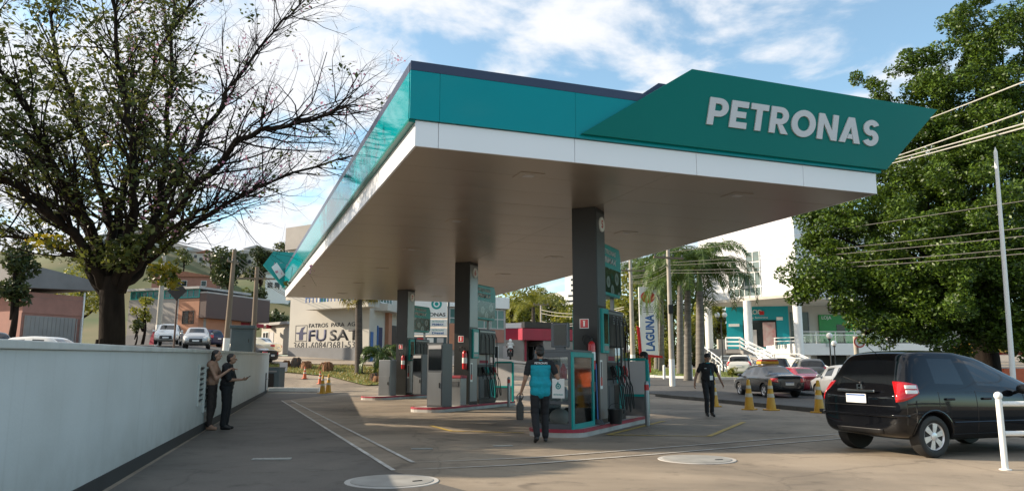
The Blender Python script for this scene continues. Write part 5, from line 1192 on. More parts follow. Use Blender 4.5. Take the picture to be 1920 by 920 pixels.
# tall shop banner
def banner():
    Y = 57; x = X(1218, Y); z0 = gz(x, Y); w = 34 / 1440 * Y; zt = D(1218, 538, Y).z - z0; zb = D(1218, 668, Y).z - z0
    t = thing('shop_banner', 'tall white shop banner with upright blue lettering and red frame', 'banner', (x, Y, z0), R(0))
    MB().bx(-.12, .12, .05, .2, 0, zb).build('stand', M['red'], t)
    b = MB().bx(-w / 2, w / 2, -.1, .1, zb + .06, zt).build('panel', M['white'], t, bevel=.02)
    q = MB(); q.prism([(-w / 2 - .22, zt * .55), (-w / 2 - .01, zt * .53), (-w / 2 + .12, zb + .2), (w / 2 + .3, zb + .05), (w / 2 + .3, zb - .1), (-w / 2 - .05, zb - .02)], SQ, -.14, -.02); q.build('red_frame', M['red'], t)
    text('banner_lettering', 'LAGUNA', Vector((w * .32, -.104, zb + .42)), (0, 0, 1), (-1, 0, 0), M['bluepaint'], b, h=w * .5, w=(zt - zb) * .52, depth=.006, bold=.035)
    for i in range(3): MB().box((0, -.103, zt - 1.55 - i * .16), (w * .55, .006, .05)).build('small_print', M['greymetal'], b)
    q = MB(); q.ball((0, -.11, zt - .75), (w * .4, .03, w * .34), 18, 10); e = q.build('fruit_emblem', M['red'], b, smooth=True)
    q = MB()
    for i in range(6): q.box((0 + .18 * math.cos(i), -.15, zt - .46 + .04 * math.sin(i * 2)), (.3, .02, .06), (0, i * .5, 0))
    q.build('leaf_emblem', M['black'], e)
banner()
# blue grey cabinet by the couple
x = X(452, 38); t = thing('electrical_cabinet', 'blue grey electrical cabinet rising above the wall behind the couple', 'cabinet', GP(x, 38), R(12))
zt = D(452, 610, 38).z - gz(x, 38)
MB().bx(-.52, .52, -.3, .3, 0, zt - .16).build('case', M['bluegrey'], t, bevel=.02); MB().bx(-.42, .42, -.32, -.301, .3, zt - .3).build('door', M['bluegrey'], t, bevel=.01); MB().bx(-.6, .6, -.38, .36, zt - .158, zt).build('hood', M['bluegrey'], t, bevel=.02); MB().bx(.3, .34, -.34, -.32, zt * .5, zt * .6).build('handle', M['black'], t)
# ------------------------------------------------------------------ trees
def limb_mesh(q, pts, r0, r1, n=8):
    k = len(pts); q.tube(pts, [r0 + (r1 - r0) * (i / (k - 1)) ** .8 for i in range(k)], n)
def smooth_path(pts, n):
    P = [Vector(p) for p in pts]; out = []
    for i in range(len(P) - 1):
        a, b, c, d = P[max(i - 1, 0)], P[i], P[i + 1], P[min(i + 2, len(P) - 1)]
        for j in range(n):
            t = j / n; out.append(.5 * ((2 * b) + (c - a) * t + (2 * a - 5 * b + 4 * c - d) * t * t + (3 * b - a - 3 * c + d) * t ** 3))
    return out + [P[-1]]
def branch(q, p, d, L, r, lv, tips, sink, up=.05, wob=.16, segs=5, forks=(4, 3, 3)):
    P = [p]; dd = d.normalized()
    for i in range(segs):
        dd = (dd + Vector((random.gauss(0, wob), random.gauss(0, wob), random.gauss(0, wob) + up))).normalized(); P.append(P[-1] + dd * L / segs)
    limb_mesh(q if lv == 0 else sink, P, r, r * .35, 6 if lv == 0 else (4 if lv == 1 else 3))
    tips += [(P[i], lv) for i in range(2, segs + 1)]
    if lv + 1 < len(forks) + 1 and lv < len(forks):
        for f in range(forks[lv]):
            i = random.randint(1, segs); dr = (dd + Vector((random.gauss(0, .6), random.gauss(0, .6), random.gauss(0, .5)))).normalized()
            branch(q, P[i], dr, L * random.uniform(.4, .65), max(.004, r * (1 - .6 * i / segs) * .55), lv + 1, tips, sink, up, wob, max(3, segs - 1), forks)
def left_tree():
    Y0 = 20.5; bx_, by_ = X(207, Y0), Y0; z0 = gz(bx_, by_)
    t = thing('pink_trumpet_tree', 'big spreading many limbed tree with sparse leaves behind the white wall', 'tree', (0, 0, 0))
    q = MB(); tw = MB(); tips = []
    base = Vector((bx_, by_, z0 - .1)); fork = D(210, 560, Y0)
    limb_mesh(q, smooth_path([base, base.lerp(fork, .5) + Vector((.05, 0, 0)), fork, D(208, 520, Y0)], 5), .37, .28, 16)
    for k in range(7):
        a = k * .9; q.tube([base + Vector((.62 * math.cos(a), .62 * math.sin(a), 0)), base + Vector((.40 * math.cos(a), .40 * math.sin(a), .5)), base.lerp(fork, .6) + Vector((.22 * math.cos(a), .22 * math.sin(a), 0))], [.09, .11, .13], 7)
    LM_ = [([(205, 545, 0), (175, 440, -.3), (110, 330, -1.2), (40, 190, -2.2), (-40, 60, -3)], .24), ([(200, 550, 0), (150, 450, -.8), (70, 380, -2), (-30, 310, -3.2), (-120, 250, -4)], .22), ([(212, 540, 0), (205, 430, .6), (170, 300, 1.4), (120, 150, 1.8), (90, -20, 2)], .24),
           ([(215, 540, 0), (245, 420, -.5), (250, 280, -1), (225, 130, -1.4), (205, -40, -1.8)], .23), ([(222, 545, 0), (258, 470, .5), (300, 370, 1.2), (318, 230, 1.6), (322, 60, 2.0), (330, -60, 2.2)], .21), ([(225, 548, 0), (285, 450, -.6), (370, 345, -1.4), (470, 255, -2), (580, 222, -2.6), (655, 195, -3)], .19),
           ([(225, 550, 0), (290, 480, .8), (400, 400, 1.8), (520, 335, 2.6), (690, 285, 3.2)], .17), ([(250, 480, .2), (320, 350, .6), (400, 220, 1), (470, 110, 1.4), (560, 10, 1.6)], .16), ([(200, 560, 0), (140, 480, .8), (60, 450, 1.6), (-60, 440, 2.4)], .15), ([(190, 500, 0), (130, 380, 1.6), (50, 290, 3), (-60, 200, 4)], .17), ([(262, 470, .2), (330, 425, -1), (400, 385, -1.8), (470, 372, -2.4)], .08), ([(230, 540, 0), (225, 400, 1.2), (260, 230, 2.4), (300, 90, 3), (380, -30, 3.2)], .18)]
    for pts, r in LM_:
        P = smooth_path([D(u, v, Y0 + dy) for u, v, dy in pts], 5); r *= .78; P = [p + Vector((random.gauss(0, .04), random.gauss(0, .06), random.gauss(0, .04))) for p in P]
        limb_mesh(q, P, r, r * .16, 10)
        for i in range(5, len(P)):
            fr = i / len(P)
            for _ in range(3 if fr < .5 else 4):
                if random.random() < .12: continue
                d = (P[i] - P[i - 1]).normalized(); dr = (d + Vector((random.gauss(0, .55), random.gauss(0, .75), random.gauss(.12, .5)))).normalized()
                uu = 960 + P[i].x / P[i].y * 1440; low = uu > 380 and P[i].z < 5.6
                if low: dr = (dr + Vector((-.1, 0, .75))).normalized()
                branch(tw, P[i], dr, random.uniform(1.1, 2.5) * (1.15 - .35 * fr) * (.62 if low else 1), r * (1 - .8 * fr) * .26 + .007, 0, tips, tw, .04, .15, 5, (4, 3))
    q.build('trunk', M['bark'], t, smooth=True); 
    tag(tw.build('twigs', M['bark'], t, smooth=True, recalc=False), kind='stuff')
    # leaves are thick in the middle and on the left, nearly gone on the right
    LP = []; FL = []
    for p, lv in tips:
        xx = 960 + p.x / p.y * 1440; zz = p.z
        dens = .10 if xx < 300 else max(.006, .10 - (xx - 300) / 900)
        if zz < 3.4: dens = min(1, dens + .1)
        if random.random() < dens:
            n = random.randint(5, 13); LP += list(np.asarray(p) + RNG.normal(size=(n, 3)) * np.array([.17, .17, .1]))
        elif random.random() < .02 and 150 < xx: FL += list(np.asarray(p) + RNG.normal(size=(5, 3)) * .09)
    for (u, v, dy, rr, n) in ((250, 465, -.6, .55, 330), (300, 455, .3, .45, 200), (190, 470, -.4, .6, 260), (225, 490, -.8, .45, 150), (170, 490, -.5, .4, 110), (280, 440, -.5, .4, 160), (120, 470, 1, .6, 160), (330, 440, .5, .3, 60), (300, 520, -1.5, .35, 60), (320, 510, -1.2, .25, 40), (240, 300, .5, 1.0, 320), (200, 230, 0, 1.1, 320), (150, 180, .5, 1.0, 260), (300, 280, 0, .8, 220), (320, 150, 1, .7, 160), (60, 250, -2, .9, 220), (40, 150, -2, .9, 200), (90, 320, 0, .8, 160)):
        LP += list(clump(D(u, v, Y0 + dy), (rr, rr * 1.2, rr * .7), n, .1))
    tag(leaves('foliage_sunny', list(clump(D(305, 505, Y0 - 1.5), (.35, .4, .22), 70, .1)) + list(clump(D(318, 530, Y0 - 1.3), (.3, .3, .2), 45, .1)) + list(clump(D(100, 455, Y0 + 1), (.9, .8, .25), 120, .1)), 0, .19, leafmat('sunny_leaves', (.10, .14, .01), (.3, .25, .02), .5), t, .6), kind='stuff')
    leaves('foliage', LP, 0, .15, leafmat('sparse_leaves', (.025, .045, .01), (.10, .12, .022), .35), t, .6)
    leaves('blossom', FL, 0, .07, leafmat('pink_blossom', (.5, .2, .3), (.6, .38, .45), .3), t, .8, .9)
left_tree()
def crown_tree(name, label, base, blobs, trunk, leafm, size, n_per, t=None, limbs=None, grp=None, barkm='bark', asp=.5):
    t = thing(name, label, 'tree', (0, 0, 0), 0, grp); q = MB()
    for pts, r0, r1 in (trunk if isinstance(trunk, list) else [trunk]): limb_mesh(q, smooth_path(pts, 4), r0, r1, 10)
    q.build('trunk', M[barkm], t, smooth=True)
    P = np.concatenate([clump(c, r, int(n_per * (r[0] * r[1] * r[2]) ** .62), .35) for c, r in blobs])
    leaves('crown', P, 0, size, leafm, t, .7, asp)
    return t
def right_tree():
    Y0 = 31; b = GP(X(1850, Y0), Y0); blobs = []; trunk = []
    hub = D(1835, 590, Y0)
    trunk.append(([b, b.lerp(hub, .5) + Vector((.1, 0, 0)), hub], .55, .42))
    ctr = [(1560, 440, -1, 1.5), (1530, 520, -2, 1.3), (1575, 545, -2.5, 1.0), (1520, 440, 0, 1.0), (1620, 480, -2, 1.7), (1650, 400, -1, 1.6), (1680, 560, -3, 1.8), (1700, 470, -3, 1.8), (1640, 580, -3, .9), (1740, 380, -2, 1.9), (1760, 550, -4, 1.8), (1800, 440, -4, 2.0), (1880, 400, -4, 2.0), (1850, 520, -4, 1.9), (1930, 520, -4, 2.0), (1690, 320, 0, 1.4), (1720, 270, -1, 1.5), (1780, 290, -2, 1.9), (1860, 280, -3, 2.0), (1930, 290, -3, 2.1), (1700, 210, 0, 1.0), (1650, 180, 0, .7), (1640, 170, -.4, .55), (1760, 190, -1, 1.5), (1740, 120, -.5, 1.0), (1830, 170, -2, 1.8), (1900, 150, -2, 1.9), (1820, 90, -1, 1.4), (1810, 40, -.5, .9), (1835, 5, -.6, .6), (1880, 80, -1.5, 1.5), (1930, 60, -1, 1.6), (1700, 120, -.3, .6), (1600, 150, 0, .3), (1940, 600, -4, 1.6), (1710, 615, -2, 1.0), (1790, 620, -2, 1.2), (1650, 630, -1.8, .55), (1580, 400, 0, 1.1), (1505, 550, -2, .6), (1890, 630, -2, 1.0), (1740, 440, 1.5, 2.6), (1830, 330, 1.5, 3.0), (1760, 590, -3.2, 1.5), (1900, 580, -3.5, 1.6), (1690, 560, -2.5, 1.5), (1860, 600, -3, 1.3), (1600, 520, -1, 1.5), (1850, 470, 2, 2.8), (1800, 200, 1, 2.2)]
    for u, v, dy, r in ctr:
        c = D(u, v, Y0 + dy); m = max(2, int(9 * r ** 1.5))
        for _ in range(m):
            d = Vector((random.gauss(0, 1), random.gauss(0, 1), random.gauss(0, 1))).normalized() * r * random.uniform(.35, 1.0); s = random.uniform(.36, .68) * (.55 + .35 * r ** .5)
            blobs.append((c + d, (s, s, s * .75)))
        if r > 1.2 or random.random() < .3: trunk.append(([hub, hub.lerp(c, .5) + Vector((random.gauss(0, .3), random.gauss(0, .3), .4)), c], .17 if r > 1.4 else .09, .03))
    for u, v in ((1620, 625), (1690, 605), (1770, 600)): trunk.append(([hub, hub.lerp(D(u, v, Y0 - 1.5), .5) + Vector((0, 0, .5)), D(u, v, Y0 - 1.5)], .26, .08))
    crown_tree('broad_tree', 'huge dense bright green tree rising behind the black hatchback', b, blobs, trunk, leafmat('glossy_green_leaves', (.01, .033, .005), (.11, .185, .016), .25), .14, 1250, barkm='bark')
right_tree()
def palm(label, u, Y, vtop, trunk_r, nf, fl, mat='palmtrunk', droop=1.0, lm=None, grp='royal palms by the shopping building', shaft=True, lean=0, name='royal_palm'):
    x = X(u, Y); b = GP(x, Y, -.05); top = D(u, vtop, Y); top.x += lean
    t = thing(name, label, 'palm', b, 0, grp); H = top.z - b.z; tl = Vector((top.x - b.x, 0, H))
    q = MB(); prof = [(0, 1.25), (.06, 1.08), (.3, 1.0), (.6, .95), (.9, .82), (1, .75)]
    q.tube([tl * a for a, _ in prof], [trunk_r * s for _, s in prof], 12); q.build('trunk', M[mat], t, smooth=True)
    s0 = tl
    if shaft:
        q = MB(); q.tube([tl, tl + Vector((0, 0, .3)), tl + Vector((0, 0, 1.3))], [trunk_r * .72, trunk_r * .8, trunk_r * .35], 10); q.build('crown_shaft', SHAFT, t, smooth=True); s0 = tl + Vector((0, 0, 1.1))
    fm = MB()
    for i in range(nf):
        a = 2 * PI * i / nf + random.uniform(-.2, .2); el = random.uniform(.1, 1.25); L = fl * random.uniform(.85, 1.1); d = Vector((math.cos(a), math.sin(a), 0)); P = [s0.copy()]; e = el; st = 12
        for j in range(st):
            P.append(P[-1] + (d * math.cos(e) + Vector((0, 0, math.sin(e)))) * L / st); e -= droop * (.10 + .16 * j / st) * random.uniform(.8, 1.2)
        fm.tube(P, [.03 * (1 - .8 * j / st) + .004 for j in range(st + 1)], 4, False)
        sd = d.cross(Vector((0, 0, 1)))
        for j in range(2, st + 1):
            for w in range(5):
                p = P[j - 1].lerp(P[j], w / 5); ax = (P[j] - P[j - 1]).normalized(); ll = fl * .2 * (1 - abs(j / st - .45)) * random.uniform(.8, 1.1)
                for sg in (1, -1):
                    o = (sd * sg * .75 + ax * .5 + Vector((0, 0, random.uniform(-.6, .25)))).normalized(); e1 = p + o * ll * .55; e2 = p + o * ll * .9 + Vector((0, 0, -ll * .38)); wv = ax * .026
                    fm.add([p - wv, p + wv, e1 + wv, e2, e1 - wv], [(0, 1, 2, 4), (4, 2, 3)])
    fm.build('fronds', lm or FROND, t, recalc=False)
    return t
SHAFT = pm('green_crown_shaft', (.10, .16, .04), .5, var=.15, scale=3); FROND = leafmat('palm_fronds', (.018, .05, .008), (.085, .14, .02), .35)
palm('royal palm with pale ringed trunk nearest the white columns, drooping fronds to the right', 1312, 47, 546, .27, 28, 5.0, droop=1.15)
palm('royal palm with grey trunk second from the white columns', 1289, 49, 545, .24, 22, 4.4); palm('royal palm with grey trunk standing just right of the utility pole', 1275, 55, 535, .25, 20, 4.4)
palm('royal palm with slim trunk close left of the utility pole', 1240, 60, 550, .22, 18, 3.3); palm('royal palm with dark trunk directly right of the white banner', 1232, 66, 540, .25, 18, 3.5); palm('royal palm farthest back behind the white banner', 1208, 72, 525, .25, 18, 3.6)
DRY = leafmat('yellow_fronds', (.09, .10, .015), (.26, .22, .04), .35)
palm('palm with dark trunk and yellow drooping fronds in front of the white lettered wall', 673, 49.5, 520, .24, 24, 4.0, 'palmdark', 2.3, DRY, None, False, name='drooping_palm')
palm('small fan of fronds on the ground beside the farthest fuel pump', 716, 50, 668, .15, 18, 2.3, 'palmdark', 1.3, FROND, None, False, name='young_palm')
# cut palm stumps and a log on the grass strip
for i, (u, Y, w, h, lab) in enumerate(((537, 51.8, .42, .5, 'short reddish stump at the left end of the row'), (555, 51.8, .62, .68, 'large dark rounded stump second in the row'), (574, 51.2, .62, .55, 'low reddish stump with root hairs third in the row'), (613, 50.4, .62, .62, 'dark stump with spreading root fibres fourth in the row'), (702, 47.0, .5, .5, 'dark stump lying on the grass near the farthest island'), (709, 46.6, .55, .4, 'small reddish stump beside the dark one near the farthest island'))):
    x = X(u, Y); t = thing('palm_stump', lab, 'stump', GP(x, Y), i, 'palm stumps on the grass strip'); col = M['palmdark'] if i in (1, 4) else M['stumpred']
    q = MB(); q.lathe([(0, 0), (w * .5, 0), (w * .56, h * .3), (w * .5, h * .75), (w * .36, h), (0, h * .96)], 14)
    q.v = [(a * (1 + .13 * math.sin(5 * b + i) + random.gauss(0, .05)), b * (1 + random.gauss(0, .07)), c * (1 + random.gauss(0, .05))) for a, b, c in q.v]; q.build('stump_body', col, t, smooth=True)
    q = MB()
    for k in range(16 if i == 3 else 9):
        a = k * 2.4; rr = w * random.uniform(.6, 1.15 if i == 3 else .8); q.tube([(0, 0, h * .85), (rr * .6 * math.cos(a), rr * .6 * math.sin(a), h * .95), (rr * math.cos(a), rr * math.sin(a), h * random.uniform(.1, .6))], [.03, .025, .012], 4)
    q.build('root_fibres', M['stumpred'], t)
# ------------------------------------------------------------------ buildings
class Face:                                            # a vertical wall plane between two plan points; a = metres along, z up, d = out of the wall
    def __init__(s, A, B):
        s.A = Vector((A[0], A[1], 0)); s.B = Vector((B[0], B[1], 0)); s.d = (s.B - s.A).normalized(); s.n = Vector((s.d.y, -s.d.x, 0)); s.L = (s.B - s.A).length
    def at(s, u):                                      # metres along at the bearing of u
        k = (u - 960) / math.hypot(FPX, 230); return (k * s.A.y - s.A.x) / (s.d.x - k * s.d.y)
    def z(s, u, v): a = s.at(u); p = s.A + s.d * a; return D(u, v, p.y).z
    def P(s, a, z, d=0): return s.A + s.d * a + s.n * d + Vector((0, 0, z))
    def box(s, m, a0, a1, z0, z1, d0, d1):
        vs = [s.P(a, z, d) for z in (z0, z1) for a, d in ((a0, d0), (a1, d0), (a1, d1), (a0, d1))]
        m.add(vs, [(3, 2, 1, 0), (4, 5, 6, 7), (0, 1, 5, 4), (1, 2, 6, 5), (2, 3, 7, 6), (3, 0, 4, 7)]); return m
    def part(s, name, mat, t, a0, a1, z0, z1, d0, d1, bevel=0): return s.box(MB(), a0, a1, z0, z1, d0, d1).build(name, mat, t, bevel=bevel)
    def window(s, t, a0, a1, z0, z1, nx, nz, fm='white', gm='darkglass', fw=.07, name='window'):
        m = MB()
        for i in range(nx + 1):
            a = a0 + (a1 - a0) * i / nx; s.box(m, a - fw / 2, a + fw / 2, z0 - fw / 2, z1 + fw / 2, -.02, .06)
        for i in range(nz + 1):
            z = z0 + (z1 - z0) * i / nz
            for k in range(nx): s.box(m, a0 + (a1 - a0) * k / nx + fw / 2, a0 + (a1 - a0) * (k + 1) / nx - fw / 2, z - fw / 2, z + fw / 2, -.018, .058)
        f = m.build(name, M[fm], t)
        for i in range(nx):
            for k in range(nz): s.part('pane', M[gm], f, a0 + (a1 - a0) * i / nx + fw / 2, a0 + (a1 - a0) * (i + 1) / nx - fw / 2, z0 + (z1 - z0) * k / nz + fw / 2, z0 + (z1 - z0) * (k + 1) / nz - fw / 2, .0, .02)
        return f
    def railing(s, t, a0, a1, z, h, step, d=0, mat='white', name='railing', bars=3):
        m = MB(); n = max(1, int((a1 - a0) / step))
        for i in range(n + 1): a = a0 + (a1 - a0) * i / n; s.box(m, a - .03, a + .03, z, z + h - .031, d - .03, d + .03)
        for k in range(bars): zz = z + h - k * h * .3; s.box(m, a0 - .04, a1 + .04, zz - .03, zz + .03, d - .034, d + .034)
        return m.build(name, M[mat], t)
bth = lambda name, label, cat='building': thing(name, label, cat, (0, 0, 0))
def textf(F, t, txt, a, z, mat, h, w=None, d=.012, **k): return text('wall_lettering', txt, F.P(a, z, d), F.d, (0, 0, 1), mat, t, h=h, w=w, depth=.006, **k)
# white workshop with painted lettering
t = bth('workshop_building', 'off white workshop with big dark painted lettering and phone numbers on its wall')
F = Face((X(539, 58), 58), (X(690, 54), 54)); G2 = Face(F.B.xy, (X(752, 61), 61))
zb = 1.2; q = MB(); q.prism([F.A.xy[:], F.B.xy[:], G2.B.xy[:], (F.A + G2.B - G2.A).xy[:]], UP, zb, 8.2); q.build('wall', M['offwhite'], t)
pl = MB(); pl.add([F.P(0, .5, .03), F.P(F.L, .5, .03), F.P(F.L, F.z(690, 652), .03), F.P(0, F.z(539, 651), .03)], [(0, 1, 2, 3)]); pl.add([F.P(0, .5, -.2), F.P(F.L, .5, -.2), F.P(F.L, F.z(690, 652), -.2), F.P(0, F.z(539, 651), -.2)], [(3, 2, 1, 0)]); pl.build('plinth', M['greyplinth'], t); 
FL = lambda u, v: (F.at(u), F.z(u, v))
a0, z0 = FL(551, 640); a1, z1 = FL(573, 609); h_ = z1 - z0
m = MB()
for x0, x1, y0, y1 in ((a0, a1, z0, z0 + .04), (a0, a1, z1 - .04, z1), (a0, a0 + .04, z0 + .04, z1 - .04), (a1 - .04, a1, z0 + .04, z1 - .04)): F.box(m, x0, x1, y0, y1, .002, .012)
lg = m.build('logo_frame', M['blackpaint'], t); w_ = a1 - a0
q = MB(); q.prism([(.32, .0), (.66, .0), (.66, .38), (.95, .46), (.95, .54), (.64, .56), (.66, .72), (.84, .96), (.5, .86), (.36, .56), (.06, .54), (.06, .46), (.32, .42)], lambda a, b, d: F.P(a0 + w_ * a, z0 + .1 + (h_ - .15) * b, d), .003, .013); q.build('logo_mark', M['navypaint'], lg)
a, z = FL(576, 640); a2, _ = FL(671, 640); zt = F.z(620, 617)
textf(F, t, 'FU', a, z, M['navypaint'], zt - z, (a2 - a) * .36, bold=.02); textf(F, t, 'SAT', a + (a2 - a) * .43, z + .02, M['blackpaint'], zt - z - .05, (a2 - a) * .57, bold=.02)
a, z = FL(576, 614); textf(F, t, 'FATROS  PARA  AGU', a, z, M['blackpaint'], .3, a2 - a, bold=.01)
a, z = FL(549, 654); textf(F, t, '3681-6084/3681-530', a, z + .0, M['blackpaint'], .5, FL(672, 650)[0] - a, bold=0, sp=1.1)
# balcony and its blue windows
az = F.at(590); zbal = F.z(600, 582)
F.part('balcony_slab', M['offwhite'], t, az, F.L + .9, zbal, zbal + .5, .01, 1.2)
F.window(t, az + .2, az + 1.0, zbal + .55, zbal + 1.7, 1, 1, 'white', 'tealglass'); F.window(t, az + 2.4, az + 4.2, zbal + .6, zbal + 1.7, 3, 1, 'white', 'tealglass')
F.railing(t, az, F.L + .9, zbal + .5, .9, .35, 1.15, 'bluepaint', 'balcony_railing')
G2.part('blue_pilaster', M['bluepaint'], t, .25, .75, 1.7, 3.9, 0, .05)
d = G2.part('door', M['navypaint'], t, 1.7, 2.6, 1.8, 4.3, 0, .04); G2.part('door_frame', M['bluepaint'], d, 1.55, 1.695, 1.8, 4.4, 0, .07)
G2.part('brown_pier', M['orange'], t, 3.2, 3.9, 1.7, 5.5, 0, .3); G2.part('dark_doorway', M['black'], t, 4.2, 6.5, 1.8, 4.6, 0, .03); G2.part('side_balcony', M['offwhite'], t, 0.9, G2.L, zbal - .1, zbal + .4, 0, 1.0)
G2.window(t, 2.0, 4.5, zbal + .6, zbal + 1.8, 4, 1, 'white', 'tealglass')
T2 = Face((X(528, 64), 64), (X(584, 62), 62)); T2.part('water_tower', M['conc'], t, 0, T2.L, T2.z(550, 467), T2.z(550, 425), -3, .25); T2.part('tower_base', M['offwhite'], t, .1, T2.L, 7, T2.z(550, 467) - .01, -3, 0)
# brown roofed restaurant beyond the wall
t = bth('restaurant_building', 'single storey restaurant with broad brown fascia and grey and orange walls beyond the wall')
A = Face((X(232, 74), 74), (X(327, 72), 72)); B = Face(A.B.xy, (X(366, 71.2), 71.2)); C = Face(B.B.xy, (X(488, 80), 80))
A.part('grey_wall', M['conc'], t, 0, A.L, 2.8, A.z(300, 560), -6, 0); A.part('plinth', M['greyplinth'], t, -.0, A.L, 2.8, A.z(300, 627), .001, .05)
B.part('orange_wall', M['orange'], t, .0, B.L, 2.8, B.z(345, 560), -6, .02); B.part('plinth', M['greyplinth'], t, 0, B.L, 2.8, B.z(345, 627), .021, .06)
A.window(t, .2, A.L + B.L * .97, A.z(300, 559), A.z(300, 545), 12, 1, 'tealpaint', 'tealglass', .08, 'clerestory')
A.part('roof', M['roofgrey'], t, -.3, A.L + B.L + .3, A.z(300, 544), A.z(300, 540), -7, .5)
B.window(t, B.at(336), B.at(357), B.z(346, 606), B.z(346, 583), 2, 1, 'black', 'darkglass')
C.part('brown_fascia', M['brown'], t, 0, C.L, C.z(420, 600), C.z(420, 556), -5, .8); C.part('fascia_trim', M['roofgrey'], t, 0, C.L, C.z(420, 556) + .002, C.z(420, 556) + .15, -5, .82)
C.part('back_wall', M['white'], t, 0, C.L, 3.0, C.z(420, 600) - .01, -5, -3.5)
for i, u in enumerate((372, 386, 400, 415, 432, 450)): C.part('display_panel', M[['tealpaint', 'white', 'tealpaint', 'orange', 'white', 'orange'][i]], t, C.at(u), C.at(u) + .8, 3.4, 4.9, -3.49, -3.4)
for i in range(6): C.part('red_valance', M['redfascia'], t, .6 + i * 2.1, 2.2 + i * 2.1, C.z(420, 608), C.z(420, 600) - .01, -.9, -.8)
for u in (376, 425, 470): C.part('pillar', M['conc'], t, C.at(u), C.at(u) + .35, 2.9, C.z(420, 600) - .005, -.4, 0)
q = MB(); q.prism([(2.0 + .45 * math.cos(i * .4) * 1, 1.2 + 1.0 * math.sin(i * .4)) for i in range(16)], lambda a, b, d: A.P(a + 1.6 + (b - 1.2) * .3, 2.9 + b, d), .05, .2); q.build('oval_sign', M['redfascia'], t)
x0 = X(500, 82); t2 = bth('shed_building', 'low white shed with flat roof right of the brown roofed restaurant'); H_ = Face((X(487, 84), 84), (X(538, 80), 80)); H_.part('wall', M['offwhite'], t2, 0, H_.L, 2.8, 5.9, -4, 0); H_.part('roof', M['roofgrey'], t2, -.2, H_.L + .3, 5.91, 6.2, -4.2, .4); H_.window(t2, .4, 1.6, 3.6, 5.2, 2, 1); H_.part('shutter', M['letter'], t2, 1.9, 2.7, 3.0, 5.2, 0, .04)
# pink brick building at the far left
t = bth('brick_building', 'pink brick building with grey sloped roof and pale gate at the far left')
F1 = Face((X(30, 52), 52), (X(147, 56), 56)); F2 = Face(F1.B.xy, (X(160, 66), 66))
F1.part('wall', M['brick'], t, 0, F1.L, 1.5, F1.z(100, 552), -9, 0); F1.part('upper_band', M['brick'], t, 0, F1.L, F1.z(100, 590), F1.z(100, 565), .001, .05)
for i in range(9): F1.part('brick_course', M['mortar'], t, 0, F1.L, 2.6 + i * .45, 2.63 + i * .45, .001, .012)
q = MB(); q.add([F1.P(-1, F1.z(20, 492), .5), F1.P(F1.L + .6, F1.z(158, 528), .5), F1.P(F1.L + .6, F1.z(158, 528), -9.5), F1.P(-1, F1.z(20, 492), -9.5), F1.P(-1, F1.z(20, 540), .5), F1.P(F1.L + .6, F1.z(158, 545), .5), F1.P(F1.L + .6, F1.z(158, 545), -9.5), F1.P(-1, F1.z(20, 540), -9.5)], [(0, 1, 2, 3), (7, 6, 5, 4), (0, 4, 5, 1), (1, 5, 6, 2), (2, 6, 7, 3), (3, 7, 4, 0)]); q.build('roof', M['dullroof'], t)
gt = F1.part('gate', M['conc'], t, .2, F1.at(132), 2.5, F1.z(60, 592), .02, .1)
for i in range(14): F1.part('gate_rib', M['conc'], gt, .3 + i * .3, .36 + i * .3, 2.5, F1.z(60, 592) - .05, .102, .14)
F1.part('downpipe', M['white'], t, F1.L - .12, F1.L - .02, 2, F1.z(140, 548), .0, .1)
# shops seen between the columns
t = bth('corner_shop', 'two storey grey shop with white parapet and orange panel between the pump columns'); S1_ = Face((X(838, 70), 70), (X(948, 73), 73)); S2_ = Face(S1_.B.xy, (X(951, 84), 84))
S1_.part('wall', M['conc'], t, 0, S1_.L, 1, S1_.z(900, 575), -8, 0); S1_.part('parapet', M['white'], t, -.2, S1_.L + .2, S1_.z(900, 577), S1_.z(900, 556), -8.2, .4)
S1_.window(t, .2, S1_.L - .2, S1_.z(900, 615), S1_.z(900, 580), 8, 2, 'letter', 'tealglass'); S1_.part('orange_panel', M['orange'], t, .1, 1.2, S1_.z(850, 655), S1_.z(850, 606), .07, .15); S1_.part('pink_panel', M['brick'], t, S1_.at(918), S1_.at(944), S1_.z(930, 642), S1_.z(930, 618), .02, .12); S1_.window(t, 1.6, S1_.L - .8, 2.2, S1_.z(900, 648), 4, 1, 'letter', 'darkglass')
t = bth('red_fascia_shop', 'low shop with broad red fascia and black upper band by the far road'); A = Face((X(938, 86), 86), (X(987, 80), 80)); B = Face(A.B.xy, (X(1013, 92), 92))
A.part('wall', M['conc'], t, 0, A.L, 1.4, A.z(960, 640), -7, -2); A.part('black_band', M['black'], t, 0, A.L, A.z(960, 617), A.z(960, 606), -7, .2); A.part('red_fascia', M['redfascia'], t, -.1, A.L + .1, A.z(960, 639), A.z(960, 618), -7, .5)
B.part('side_wall', M['conc'], t, .0, B.L, 1.4, B.z(1000, 640), -3, -.3); B.part('red_fascia', M['redfascia'], t, .5, B.L, B.z(1000, 640), B.z(1000, 620), -3, .0); B.part('white_parapet', M['white'], t, .5, B.L, B.z(1000, 619), B.z(1000, 610), -3, -.02)
for u in (946, 962, 978): A.part('red_pillar', M['redfascia'], t, A.at(u), A.at(u) + .4, 1.5, A.z(960, 640), -.4, .0)
A.window(t, .4, A.L - .3, 2.2, A.z(960, 648), 3, 1, 'letter', 'darkglass').location = A.n * -1.98
